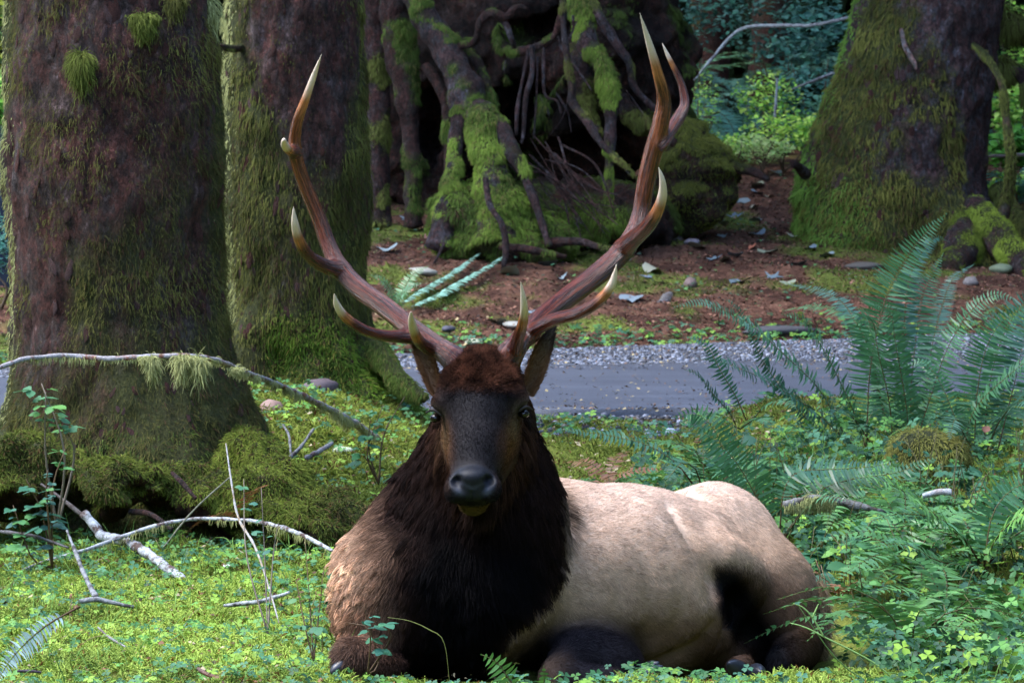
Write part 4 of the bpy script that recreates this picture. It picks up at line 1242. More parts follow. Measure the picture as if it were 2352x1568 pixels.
for px, py, Y in [(1470, 330, 36), (1520, 260, 38.5), (1580, 330, 37.5), (1640, 300, 39), (1700, 350, 37.2), (1480, 200, 41), (1560, 150, 43), (1640, 190, 42), (1720, 220, 41.5), (1790, 180, 43),
                  (1850, 250, 40), (1880, 150, 43), (1500, 90, 45), (1600, 60, 46), (1700, 110, 45), (1780, 60, 46.5), (1860, 60, 47), (1920, 200, 41), (1440, 260, 38), (2300, 400, 33.5), (2345, 330, 36), (2310, 250, 39), (2360, 440, 33), (2330, 150, 42), (1940, 100, 45), (1440, 120, 43)]:
    spots.append((px, py, Y))
side_l = ['leftmost', 'shaded', 'drooping', 'spreading', 'low', 'crowded', 'dark', 'far', 'bluish', 'upright']
for i, (px, py, Y) in enumerate(spots):
    p = protoA if i % 2 == 0 else protoB
    o = (protoA if i == 0 else protoB if i == 1 else copy_tree(p))
    P = at(px, py, Y)
    g_ = gpt(P[0], Y)
    o.location = (P[0], Y, max(g_[2], P[2] - 0.75))
    sc_ = rng.uniform(1.0, 1.5); o.scale = (sc_,) * 3
    o.rotation_euler = (rng.uniform(-.1, .25), rng.uniform(-.15, .15), rng.uniform(0, 6.28))
    hh = 'low' if py > 280 else 'middle' if py > 170 else 'upper' if py > 80 else 'top'
    ww = 'by the right antler' if px < 1500 else 'right of the antler tips' if px < 1600 else 'left of the grey arching branch' if px < 1680 else 'under the grey arching branch' if px < 1760 else 'near the pale dead stick' if px < 1820 else 'beside the flared spruce'
    o['label'] = f'dark fern {ww}, {hh} row of the shaded bank' if px < 2000 else 'fern ' + {2300: 'low behind the roots of the flared spruce', 2345: 'in the middle of the bright gap at the right edge', 2310: 'in the upper bright gap right of the flared spruce', 2360: 'lowest in the bright gap at the right edge', 2330: 'high under the yellow green foliage in the top right corner'}[px]
    o['group'] = 'ferns on the shaded bank' if px < 2000 else 'ferns in the bright gap'

protoC = make_fern(5, 9, 0.62, 0.085, (0.075, 0.21, 0.055), 'x', 'ferns of the thicket right of the elk', 0.55)
rng = np.random.default_rng(23)
thick = [(1930, 1130, 12.8, 'behind the mossy rotting branch'), (2060, 1150, 12.2, 'above the crossing bright fronds'), (2180, 1090, 12.8, 'under the pale arching fern'), (2320, 1140, 12.4, 'at the right edge under the pale arching fern'),
         (2040, 1230, 12.6, 'just right of the elk hip'), (2120, 1290, 11.4, 'in the centre of the thicket'), (2260, 1240, 11.6, 'right of the thicket centre'), (2090, 1370, 11.6, 'right of the elk thigh'),
         (2160, 1390, 10.9, 'above the withered frond'), (2330, 1330, 11.0, 'at the right edge halfway down'), (2070, 1490, 10.7, 'at the foot of the elk rump'), (2090, 1500, 10.3, 'left of the withered frond'),
         (2300, 1540, 10.0, 'nearest the lower right corner'), (1760, 1080, 13.0, 'behind the elk hip left of the rotting branch'), (1640, 1010, 13.4, 'before the road above the elk back'), (1400, 1040, 14.4, 'low behind the elk back')]
for i, (px, py, Y, w_) in enumerate(thick):
    o = protoC if i == 0 else copy_tree(protoC)
    P = at(px, py, Y); z_ = float(gz(np.array([P[0]]), np.array([Y]))[0])
    o.location = (P[0], Y, max(z_, P[2] - 0.22)); s_ = rng.uniform(0.55, 1.0) * (0.6 if i == 15 else 1); o.scale = (s_,) * 3
    o.rotation_euler = (rng.uniform(-.1, .3), rng.uniform(-.2, .2), rng.uniform(0, 6.28))
    o['label'] = 'small green fern ' + w_

protoD = make_fern(6, 5, 0.5, 0.07, (0.20, 0.085, 0.035), 'x', 'withered ferns in the thicket', 0.35)
for i, (px, py, Y, w_) in enumerate([(1925, 1390, 11.5, 'beside the elk rump'), (1860, 1130, 12.9, 'under the rotting branch behind the elk hip'), (2200, 1480, 10.5, 'in the lower right thicket'), (2140, 1220, 12.2, 'in the upper right thicket'),
                                     (560, 1150, 13.0, 'under the mossy roots of the widest trunk'), (1400, 1060, 14.0, 'behind the elk back')]):
    o = protoD if i == 0 else copy_tree(protoD)
    P = at(px, py, Y); z_ = float(gz(np.array([P[0]]), np.array([Y]))[0])
    o.location = (P[0], Y, max(z_, P[2] - 0.1)); s_ = rng.uniform(0.5, 0.8); o.scale = (s_,) * 3
    o.rotation_euler = (rng.uniform(-.2, .5), rng.uniform(-.2, .2), rng.uniform(0, 6.28))
    o['label'] = 'withered red brown fern ' + w_

# ------------------------------------------------------------------ leafy plants
def leaf_mesh(name, kind='ovate'):
    if kind == 'ovate':
        o = np.array([(0, 0), (.2, .22), (.38, .36), (.42, .30), (.60, .34), (.64, .27), (.80, .22), (.84, .15), (1, 0)])
    elif kind == 'lobed':
        o = np.array([(0, 0), (-.06, .28), (.10, .30), (.22, .52), (.36, .34), (.48, .40), (.58, .22), (.80, .18), (1, 0)])
    else:
        o = np.array([(0, 0), (.12, .2), (.35, .32), (.6, .3), (.85, .16), (1, 0)])
    k = len(o)
    V = [(x, 0, -0.10 * x * x) for x, y in o]
    V += [(x, y, 0.10 * y - 0.14 * x * x - .1 * y * y) for x, y in o]
    V += [(x, -y, 0.10 * y - 0.14 * x * x - .1 * y * y) for x, y in o]
    F = []
    for i in range(k - 1):
        F += [(i, i + 1, k + i + 1, k + i), (i + 1, i, 2 * k + i, 2 * k + i + 1)]
    return np.array(V), np.array(F)
LV = {k: leaf_mesh(k, k) for k in ('ovate', 'lobed', 'oval')}
LEAF_DATA = {}
def leaf_data(kind, col):
    key = (kind, tuple(np.round(col, 3)))
    if key not in LEAF_DATA:
        V, F = LV[kind]
        LEAF_DATA[key] = mesh_data('leaf', V, F, LEAF, True, {'Col': np.tile(col, (len(V), 1))})
    return LEAF_DATA[key]
def put_leaf(parent, P, d, nrm, size, kind, col, base):
    d = unit(d); nrm = unit(np.array(nrm) - d * np.dot(nrm, d)); s_ = np.cross(nrm, d)
    from mathutils import Matrix
    o = bpy.data.objects.new('leaf', leaf_data(kind, col))
    COLL.objects.link(o); o.parent = parent
    M = Matrix(((d[0], s_[0], nrm[0]), (d[1], s_[1], nrm[1]), (d[2], s_[2], nrm[2])))
    o.matrix_local = Matrix.Translation(Vector(P - base)) @ M.to_4x4() @ Matrix.Diagonal((size, size, size, 1))
    return o
GREENS = [(0.055, 0.17, 0.065), (0.09, 0.25, 0.070), (0.04, 0.13, 0.075), (0.15, 0.33, 0.07)]
def plant(name, base, tops, leaf, nl, kind, lab, cat='plant', group=None, cols=GREENS, seed=0, stemc=(0.10, 0.06, 0.03), r0=0.004, whorl=3, bare=0.35):
    """stems from base to each top, with real leaves set along them"""
    rng = np.random.default_rng(seed)
    base = np.asarray(base)
    o = empty(name, base, lab, cat, group)
    for tp in tops:
        tp = np.asarray(tp)
        midp = (base + tp) / 2 + rng.normal(size=3) * 0.03
        P = [base - np.array([0, 0, 0.02]), midp, tp]
        g = Geo(); add_tube(g, P, [r0, r0 * 0.7, r0 * 0.35], n=6, k=10)
        g.A['Col'] = [np.tile(list(stemc) + [1], (g.n, 1))]
        g.obj('stem', STEM, o)
        Q, _ = resample(P, [1, 1, 1], 20)
        nn_ = max(1, nl // len(tops) // whorl)
        for k in range(nn_):
            u = bare + (1 - bare) * (k + rng.uniform(0, .6)) / nn_ if nn_ > 1 else 1.0
            q = Q[min(19, int(u * 19))]
            ph = rng.uniform(0, 6.28)
            L_ = leaf * rng.uniform(0.5, 1.4)
            d0 = np.array([math.cos(ph), math.sin(ph), rng.uniform(0.0, 0.5)])
            pet = q + unit(d0) * L_ * rng.uniform(0.3, 0.9)
            c = cols[rng.integers(0, len(cols))]
            for w in range(whorl):
                a = ph + (w - (whorl - 1) / 2) * (1.15 if whorl > 1 else 0)
                d = np.array([math.cos(a), math.sin(a), rng.uniform(-0.4, 0.15)])
                n_ = np.array([rng.normal() * 0.3, -0.35 + rng.normal() * 0.3, 1.0])
                put_leaf(o, pet, d, n_, L_ * (1.15 if w == (whorl - 1) / 2 else 0.9), kind, c, base)
    return o

# saplings in front of the left trunk
plant('sapling', at(131, 1200, 12.7), [at(95, 880, 12.6), at(105, 900, 12.55), at(120, 960, 12.6)], 0.042, 60, 'ovate', 'slender sapling with bright green leaves before the widest trunk', 'sapling', seed=3, cols=[(0.10, 0.26, 0.07), (0.07, 0.20, 0.09)], stemc=(0.16, 0.13, 0.10), bare=0.8, r0=0.005)
plant('sapling', at(120, 1290, 12.2), [at(150, 1030, 12.2), at(60, 1100, 12.2), at(110, 1080, 12.1), at(30, 1160, 12.2)], 0.038, 110, 'ovate', 'bushy seedling with layered blue green leaves under the slender sapling', 'sapling', seed=4, cols=[(0.05, 0.17, 0.10), (0.09, 0.25, 0.08), (0.05, 0.14, 0.11)], bare=0.35)
plant('sapling', at(615, 1440, 10.9), [at(560, 1100, 11.2), at(600, 1120, 11.1), at(640, 1200, 11.0)], 0.022, 60, 'oval', 'thin twiggy seedling with tiny leaves between the fallen branches and the elk', 'sapling', seed=5, cols=[(0.05, 0.16, 0.11), (0.07, 0.2, 0.1)], stemc=(0.16, 0.13, 0.10), bare=0.3, r0=0.003)
plant('herb', at(845, 1530, 9.75), [at(835, 1390, 9.72), at(860, 1420, 9.72), at(800, 1430, 9.72)], 0.026, 33, 'oval', 'small blue green seedling standing before the elk left foot', 'plant', seed=6, cols=[(0.05, 0.17, 0.12), (0.06, 0.19, 0.11)], r0=0.0025, bare=0.4)
plant('herb', at(720, 1500, 10.1), [at(700, 1230, 10.3), at(745, 1300, 10.2), at(680, 1330, 10.2)], 0.028, 60, 'oval', 'leafy seedling touching the elk shoulder from the left', 'plant', seed=7, cols=[(0.05, 0.16, 0.09), (0.08, 0.22, 0.08)], r0=0.0025, bare=0.25)
plant('herb', at(870, 1100, 14.4), [at(880, 930, 14.4), at(850, 960, 14.3), at(930, 910, 14.4), at(820, 1020, 14.3)], 0.036, 48, 'oval', 'dark green sapling leaves beside the elk neck on the left', 'plant', seed=8, cols=[(0.04, 0.15, 0.07), (0.06, 0.2, 0.07)], bare=0.5)
plant('herb', at(2090, 1590, 9.9), [at(1830, 1385, 9.75)], 0.01, 0, 'oval', 'thin bare green stalk forking before the elk thigh', 'plant', seed=9, stemc=(0.16, 0.26, 0.08), r0=0.0028)
g = Geo()
Pp = [at(2060, 1560, 9.75), at(1980, 1470, 9.74), at(1900, 1455 - 40, 9.73)]
# shrubs on the right
names = ['raspberry_bush', 'leafy_shrub']
descr = ['lobed green leaves', 'serrated three-part leaves', 'broad dull green leaves', 'fresh bright green leaves', 'small glossy leaves', 'bluish green leaves']
rs = []
rng = np.random.default_rng(99)
for (px, py, Y) in [(1640, 960, 13.2), (1710, 965, 13.4), (1760, 990, 13.0), (1690, 1010, 12.8), (1830, 1020, 13), (1910, 1060, 12.9), (2110, 1000, 12.8), (2190, 1005, 12.9), (2290, 1010, 12.8), (2350, 980, 12.9), (2160, 1050, 12.5),
                    (2230, 1090, 12.3), (2320, 1070, 12.4), (2110, 1110, 12.3), (1960, 1150, 12.2), (1870, 1190, 12), (2020, 1210, 11.8), (2100, 1220, 11.6), (2180, 1160, 11.9), (2270, 1180, 11.9), (2340, 1220, 11.6),
                    (1930, 1240, 11.6), (1990, 1290, 11.3), (2070, 1300, 11.2), (2150, 1330, 11.0), (2240, 1320, 11.1), (2330, 1330, 11), (1930, 1380, 11.1), (2000, 1400, 10.8), (2080, 1400, 10.7), (2170, 1410, 10.6),
                    (2250, 1400, 10.6), (2340, 1420, 10.5), (1950, 1450, 10.6), (2030, 1480, 10.4), (2110, 1470, 10.3), (2200, 1490, 10.2), (2290, 1480, 10.2), (1930, 1530, 10.2), (2010, 1550, 10.0), (2090, 1540, 10.0), (2200, 1550, 9.95), (1930, 1345, 12.1), (1938, 1440, 11.7), (1925, 1500, 11.5), (1950, 1250, 12.4), (2300, 1560, 9.9), (1960, 1500, 10.3), (2350, 1510, 10.0)]:
    rs.append((px, py, Y))
where = lambda px, py: ('behind the elk hip' if px < 1950 and py < 1250 else 'just right of the elk thigh' if px < 2010 else 'under the tallest sword fern' if py < 1130 and px < 2200 else
                        'at the right edge below the pale arching fern' if py < 1250 and px > 2200 else 'in the middle of the fern thicket' if py < 1350 else 'in the lower right corner' if px > 2150 else 'on the mossy ground right of the elk rump')
used_l = {}
def uniq(l):
    n_ = used_l.get(l, 0); used_l[l] = n_ + 1
    return l if n_ == 0 else l + [', lower one', ', lowest one', ', nearest one'][min(n_ - 1, 2)]
for i, (px, py, Y) in enumerate(rs):
    P = at(px, py, Y)
    gb_ = gpt(P[0], Y)
    if gb_[2] > P[2] - 0.08: gb_ = gb_ * np.array([1, 1, 0]) + np.array([0, 0, P[2] - 0.12])
    tops = [P + np.array([rng.uniform(-.09, .09) * (0.3 if px < 1965 and py > 1200 else 1), rng.uniform(-.12, .12), rng.uniform(-.07, .04)]) for _ in range(4)]
    kind = ['lobed', 'ovate', 'oval', 'lobed'][i % 4]
    sz = [0.055, 0.062, 0.034, 0.048][i % 4] * rng.uniform(0.85, 1.15)
    pal = [GREENS, [(0.035, 0.115, 0.065), (0.05, 0.15, 0.075)], [(0.04, 0.14, 0.07)], [(0.085, 0.24, 0.06), (0.06, 0.18, 0.06)]][int(rng.integers(0, 4))]
    b_ = gb_ if i % 3 else gb_
    if i % 5 == 3 and px > 1950: continue
    if px < 1965 and py > 1200 and Y < 11.4: continue
    plant('leafy_shrub', b_, tops, sz, 30 if kind == 'oval' else 24, kind, uniq('shrub with ' + descr[i % 6] + ' ' + where(px, py)), 'shrub', 'shrubs among the ferns', pal, 500 + i, stemc=(0.09, 0.08, 0.03), r0=0.003, bare=0.25)

# low herbs nobody could count: clover-like wood sorrel and small leaves
def sorrel(name, n, area, size, cols, seed, tri=True, hgt=(0.012, 0.05), tilt=0.35):
    rng = np.random.default_rng(seed)
    X, Y = area(rng, n)
    n = len(X)
    base = np.stack([X, Y, gz(X, Y) + rng.uniform(*hgt, n)], 1)
    s = size * rng.uniform(0.6, 1.3, n)
    nl = 3 if tri else 1
    yaw = rng.uniform(0, 6.28, n)
    tiltv = rng.normal(size=(n, 2)) * tilt
    N_ = unit(np.stack([tiltv[:, 0], tiltv[:, 1] - 0.25, np.ones(n)], 1))
    A0 = unit(np.cross(N_, np.stack([np.cos(yaw), np.sin(yaw), np.zeros(n)], 1))); B0 = np.cross(N_, A0)
    o = np.array([(0, 0, 0), (.45, .42, .06), (.95, .38, -.05), (.85, 0, -.02), (.95, -.38, -.05), (.45, -.42, .06), (.5, 0, -.06)])
    f = np.array([(0, 1, 6), (1, 2, 6), (2, 3, 6), (3, 4, 6), (4, 5, 6), (5, 0, 6)])
    Vs = []
    for k in range(nl):
        a = k * 2.094
        ca, sa = math.cos(a), math.sin(a)
        ox = o[:, 0] * ca - o[:, 1] * sa; oy = o[:, 0] * sa + o[:, 1] * ca
        Vs.append(base[:, None] + (A0[:, None] * ox[None, :, None] + B0[:, None] * oy[None, :, None] + N_[:, None] * o[None, :, 2:3]) * s[:, None, None])
    V = np.stack(Vs, 1).reshape(-1, 3)
    F = (f[None] + np.arange(n * nl)[:, None, None] * 7).reshape(-1, 3)
    c = np.array(cols)[rng.integers(0, len(cols), n)] * rng.uniform(0.75, 1.25, (n, 1))
    return tag(mk(name, V, F, LEAF, None, False, {'Col': np.repeat(c, 7 * nl, 0)}), kind='stuff')
def area_left(rng, n):
    X = rng.uniform(-2.0, 0.4, n); Y = 9.3 + rng.random(n) ** 0.8 * 4.2
    p = np.stack([X, Y, X * 0], 1)
    k = (rng.random(n) < 0.25 + 0.9 * sstep(-0.1, 0.4, fbm(p, 2.0, 8, 3)) + 0.5 * sstep(11, 12.2, Y)) & ~((X > -0.45) & (Y > 9.85))
    return X[k], Y[k]
SC_ = [(0.05, 0.16, 0.055), (0.10, 0.26, 0.06), (0.035, 0.11, 0.045), (0.20, 0.36, 0.05), (0.06, 0.18, 0.10)]
sorrel('wood_sorrel', 5200, area_left, 0.016, SC_, 61)
def area_right(rng, n):
    X = rng.uniform(0.5, 2.6, n); Y = rng.uniform(9.4, 18.3, n)
    k = ~((X < 0.94 + 0.12 * (Y > 10.9)) & (Y < 11.9)) & ~(Y > 15.6)
    return X[k], Y[k]
sorrel('undergrowth', 10000, area_right, 0.024, SC_ + [(0.03, 0.09, 0.05)] * 2, 62, hgt=(0.01, 0.15), tilt=0.6)
def area_front(rng, n):
    X = rng.uniform(-0.6, 2.2, n); Y = rng.uniform(9.35, 9.8, n)
    return X, Y
sorrel('wood_sorrel', 900, area_front, 0.016, SC_, 63)
def area_verge(rng, n):
    X = rng.uniform(-3.2, 4.6, n); w = np.abs(rng.normal(size=n)) * 0.35
    Y = np.where(rng.random(n) < 0.5, road_far(X) + w + 0.05, 18.4 - w * 1.5)
    return X, Y
sorrel('verge_weeds', 2600, area_verge, 0.028, SC_, 64, hgt=(0.01, 0.05))
def area_mid(rng, n):
    X = rng.uniform(-1.7, -0.3, n); Y = rng.uniform(13.5, 18.5, n)
    return X, Y
sorrel('wood_sorrel', 1200, area_mid, 0.02, SC_, 65)
def area_slope(rng, n):
    X = rng.uniform(-1.2, 4.2, n); Y = road_far(X) + rng.uniform(0.1, 9, n)
    p = np.stack([X, Y, X * 0], 1)
    k = fbm(p, 1.4, 9, 2) > 0.12
    return X[k], Y[k]
sorrel('slope_herbs', 1600, area_slope, 0.03, [(0.06, 0.17, 0.09), (0.10, 0.22, 0.07), (0.05, 0.1, 0.07)], 66, tri=False)

# background leaf bushes beyond the footpath
def bush(name, c, r, n, size, cols, lab, seed, cat='shrub', group='bushes beyond the footpath', stems=5):
    rng = np.random.default_rng(seed)
    c = np.array(c); r = np.array(r)
    P = c + unit(rng.normal(size=(n, 3))) * rng.random((n, 1)) ** 0.45 * r
    k = fbm(P, 2.2, seed, 2) > -0.22
    P = P[k]; n = len(P)
    yaw = rng.uniform(0, 6.28, n)
    N_ = unit(np.stack([rng.normal(size=n) * .45, rng.normal(size=n) * .45 - .3, np.ones(n)], 1))
    A0 = unit(np.cross(N_, np.stack([np.cos(yaw), np.sin(yaw), np.zeros(n)], 1))); B0 = np.cross(N_, A0)
    o = np.array([(0, 0, 0), (.35, .32, .05), (.75, .22, 0), (1, 0, -.1), (.75, -.22, 0), (.35, -.32, .05)])
    s = size * rng.uniform(0.6, 1.3, n)
    V = P[:, None] + (A0[:, None] * o[None, :, 0:1] + B0[:, None] * o[None, :, 1:2] + N_[:, None] * o[None, :, 2:3]) * s[:, None, None]
    f = np.array([(0, 1, 2), (0, 2, 3), (0, 3, 4), (0, 4, 5)])
    F = (f[None] + np.arange(n)[:, None, None] * 6).reshape(-1, 3)
    cc = np.array(cols)[rng.integers(0, len(cols), n)] * rng.uniform(0.7, 1.3, (n, 1))
    gb_ = gpt(c[0], c[1])
    base = np.array([c[0], c[1], min(gb_[2], c[2] - r[2] * 0.5)])
    o_ = empty(name, base, lab, cat, group)
    mk('foliage', V.reshape(-1, 3), F, LEAF, o_, False, {'Col': np.repeat(cc, 6, 0)})
    for q in range(stems):
        tp = c + rng.normal(size=3) * r * 0.45
        g = Geo(); add_tube(g, [base, (base + tp) / 2 + rng.normal(size=3) * 0.05, tp], [0.012, 0.009, 0.004], n=6, k=8)
        g.A['Col'] = [np.tile([0.10, 0.065, 0.04, 1], (g.n, 1))]
        g.obj('stem', STEM, o_)
    return o_
BG1 = [(0.09, 0.28, 0.20), (0.03, 0.11, 0.09), (0.16, 0.36, 0.30)]
BG2 = [(0.30, 0.58, 0.08), (0.14, 0.36, 0.06), (0.50, 0.70, 0.16)]  # light greens raised in colour to look sunlit under the shading crowns
for k, (px, py, Y, rx_, rz_, n, sz, cs, lab) in enumerate([
    (1610, 250, 35.5, 0.20, 0.40, 520, 0.035, BG2, 'small bright green bush against the dark bank right of the antler'),
    (1600, 30, 40, 0.55, 0.50, 900, 0.075, BG1, 'blue green bush at the top of the picture right of the antler'),
    (1800, 40, 39, 0.65, 0.55, 1100, 0.08, BG1, 'blue green bush at the top left of the flared spruce'),
    (1880, 120, 38, 0.45, 0.50, 900, 0.08, BG1, 'dense leafy bush against the left side of the flared spruce'),
    (1850, 230, 37, 0.40, 0.35, 600, 0.07, BG1, 'leafy bush in the middle of the bank by the flared spruce'),
    (1800, 300, 35.5, 0.45, 0.22, 800, 0.05, BG2, 'pale yellow green bush at the end of the footpath'),
    (1740, 340, 35.0, 0.35, 0.14, 700, 0.045, [(0.35, 0.55, 0.2), (0.5, 0.62, 0.28)], 'low pale weeds at the end of the footpath, coloured as if sunlit'),  # pale palette stands in for sunlight on these weeds
    (1880, 290, 34.5, 0.25, 0.25, 500, 0.05, BG2, 'bright leaves touching the foot of the flared spruce'),
    (1450, 190, 34.0, 0.16, 0.22, 260, 0.05, [(0.10, 0.26, 0.14)], 'pale leaves between the tangled roots and the antler'),
    (1660, 335, 35.0, 0.30, 0.12, 500, 0.04, BG2, 'bright ferny weeds left of the pale bush at the end of the footpath'),
    (1760, 220, 36.5, 0.35, 0.25, 600, 0.05, BG2, 'light green bush above the pale bush at the end of the footpath'),
    (2310, 90, 36, 0.4, 0.4, 800, 0.07, BG2, 'yellow green foliage coloured as if sunlit at the top right corner'),
    (2320, 260, 35, 0.35, 0.30, 700, 0.07, BG2, 'bright leaves in the gap right of the flared spruce'),
    (2330, 340, 34.5, 0.35, 0.20, 500, 0.10, [(0.10, 0.30, 0.04)], 'broad bright leaves low in the gap right of the flared spruce'),
    (2310, 420, 33, 0.3, 0.14, 400, 0.06, BG2, 'low bright weeds behind the roots of the flared spruce'),
    (10, 60, 30, 0.25, 0.6, 500, 0.07, [(0.35, 0.38, 0.05), (0.15, 0.3, 0.06)], 'yellow leaves, coloured as if lit, beyond the left edge of the widest trunk'),  # lit look put into the leaf yellow
    (0, 250, 28, 0.2, 0.3, 400, 0.07, BG2, 'green leaves beyond the widest trunk at the left edge'),
    (0, 560, 24.5, 0.2, 0.2, 300, 0.06, BG1, 'dark weeds beyond the widest trunk under the parked car'),
]):
    bush('bush', at(px, py, Y), (rx_, rx_, rz_), n, sz, cs, lab, 700 + k, stems=4)
# ------------------------------------------------------------------ moss carpets
def ground_patch(name, xr, yr, n, length, radius, cols, keep=None, seed=0, up=0.9):
    rng = np.random.default_rng(seed)
    X = rng.uniform(*xr, n); Y = rng.uniform(*yr, n)
    # denser towards the camera
    if keep is not None:
        k = keep(X, Y, rng); X, Y = X[k], Y[k]
    n = len(X)
    e = 0.004
    Z = gz(X, Y)
    P = np.stack([X, Y, Z], 1)
    h = 0.5 + vnoise(P * np.array([1, 1, 0]), 11, seed + 2) * 0.5
    D = unit(np.stack([rng.normal(size=n) * 0.6, rng.normal(size=n) * 0.6 - 0.1, np.full(n, up)], 1) + np.stack([vnoise(P, 20, 1), vnoise(P, 20, 2), np.zeros(n)], 1) * 0.5)
    L = length * rng.uniform(0.5, 1.3, n) * (0.4 + h)
    K = 4
    pts = np.zeros((n, K, 3)); p = P - np.array([0, 0, 0.004])
    for k in range(K):
        pts[:, k] = p
        D = unit(D + rng.normal(size=D.shape) * 0.12 + np.array([0, 0, -0.22 * k]))
        p = p + D * (L / (K - 1))[:, None]
    nz = fbm(P * np.array([1, 1, 0]), 2.2, seed + 5, 3)
    c = mixc(np.array(cols[0]), np.array(cols[1]), np.clip(sstep(-0.4, 0.4, nz) * 0.6 + rng.random(n) * 0.5 - 0.05, 0, 1))
    c = mixc(c, np.array(cols[2]), (rng.random(n) < 0.07).astype(float))
    rad = np.array([0.7, 1, 1, 0.5])[None] * radius * rng.uniform(0.6, 1.4, (n, 1))
    return tag(hair(name, pts, rad, c, MAT['moss_strand']), kind='stuff')
MC = [(0.08, 0.13, 0.022), (0.38, 0.50, 0.090), (0.16, 0.08, 0.02)]
elk_fp = lambda X, Y: ((X > -0.42) & (X < 0.85) & (Y > 9.95) & (Y < 11.5))
ground_patch('moss_carpet', (-2.0, 1.9), (9.3, 10.4), 150000, 0.026, 0.0014, MC, lambda X, Y, r: ~elk_fp(X, Y), 1)
ground_patch('moss_carpet', (-2.2, -0.2), (10.4, 12.2), 130000, 0.030, 0.0016, MC, None, 2)
ground_patch('moss_carpet', (-2.4, -0.3), (12.2, 13.8), 50000, 0.034, 0.0018, [(0.10, 0.14, 0.02), (0.26, 0.33, 0.05), (0.1, 0.05, 0.02)], None, 3)
ground_patch('moss_carpet', (-1.9, 0.6), (13.8, 18.4), 90000, 0.04, 0.002, [(0.08, 0.10, 0.016), (0.22, 0.27, 0.04), (0.12, 0.05, 0.02)], lambda X, Y, r: (r.random(len(X)) < 0.35 + 0.65 * (X < -0.3)), 4)
ground_patch('moss_carpet', (0.2, 3.2), (11.5, 18.3), 70000, 0.035, 0.002, [(0.08, 0.10, 0.016), (0.20, 0.25, 0.04), (0.12, 0.05, 0.02)], lambda X, Y, r: (r.random(len(X)) < 0.8), 5)
def slope_keep(X, Y, r):
    P = np.stack([X, Y, X * 0], 1)
    return r.random(len(X)) < np.clip(ground_moss(P), 0, 1) * ((Y - road_far(X)) > 0)
ground_patch('slope_moss', (-3.5, 4.8), (22.5, 36), 110000, 0.035, 0.0028, [(0.06, 0.08, 0.015), (0.17, 0.19, 0.04), (0.12, 0.06, 0.03)], slope_keep, 6)
ground_patch('grass', (0.6, 2.4), (9.6, 14.5), 1800, 0.14, 0.0012, [(0.08, 0.20, 0.04), (0.20, 0.34, 0.08), (0.25, 0.2, 0.1)], lambda X, Y, r: ~((X < 1.05) & (Y < 11.6)), 7, 2.2)
ground_patch('grass', (-1.9, -0.3), (9.9, 13.5), 700, 0.10, 0.0010, [(0.08, 0.20, 0.04), (0.20, 0.34, 0.08), (0.25, 0.2, 0.1)], None, 8, 2.2)
# litter: needles and bark flakes on the red slope
def litter(name, n, xr, yf, size, cols, seed, zoff=0.004):
    rng = np.random.default_rng(seed)
    X = rng.uniform(*xr, n); Y = yf(X, rng.random(n))
    C0 = np.stack([X, Y, gz(X, Y) + zoff], 1)
    yaw = rng.uniform(0, 6.28, n); s = size * rng.uniform(0.4, 1.5, n)
    A0 = np.stack([np.cos(yaw), np.sin(yaw), rng.normal(size=n) * .25], 1); B0 = np.stack([-np.sin(yaw), np.cos(yaw), rng.normal(size=n) * .35], 1)
    w = rng.uniform(0.15, 0.7, (n, 1))
    V = np.stack([C0 - A0 * s[:, None], C0 - B0 * s[:, None] * w, C0 + A0 * s[:, None], C0 + B0 * s[:, None] * w + np.array([0, 0, .004])], 1).reshape(-1, 3)
    c = np.array(cols)[rng.integers(0, len(cols), n)] * rng.uniform(0.6, 1.4, (n, 1))
    return tag(mk(name, V, np.arange(n * 4).reshape(-1, 4), LITTER, None, False, {'Col': np.repeat(c, 4, 0)}), kind='stuff')
LITTER = attr_mat('litter', 0.75, 0.3)
litter('needle_litter', 90000, (-3.6, 5.0), lambda X, w: road_far(X) + 0.1 + w ** 1.1 * 11, 0.013, [(0.17, 0.065, 0.04), (0.10, 0.042, 0.028), (0.24, 0.12, 0.08), (0.04, 0.025, 0.02), (0.10, 0.09, 0.04)], 3)
litter('leaf_litter', 9000, (-2.2, 0.6), lambda X, w: 9.4 + w * 9, 0.009, [(0.17, 0.08, 0.04), (0.10, 0.06, 0.03), (0.3, 0.25, 0.15)], 4, 0.018)
litter('leaf_litter', 5000, (0.3, 3.2), lambda X, w: 12 + w * 7, 0.014, [(0.17, 0.08, 0.04), (0.10, 0.06, 0.03), (0.3, 0.25, 0.15)], 5, 0.01)

litter_road = litter('road_needles', 5000, (-2.6, 5.0), lambda X, w: 18.7 + np.where(np.random.default_rng(2).random(len(X)) < 0.5, w ** 2.5 * 3.8, 3.4 + w * 3.2), 0.010, [(0.16, 0.09, 0.05), (0.09, 0.05, 0.03), (0.3, 0.24, 0.12)], 7, 0.055)

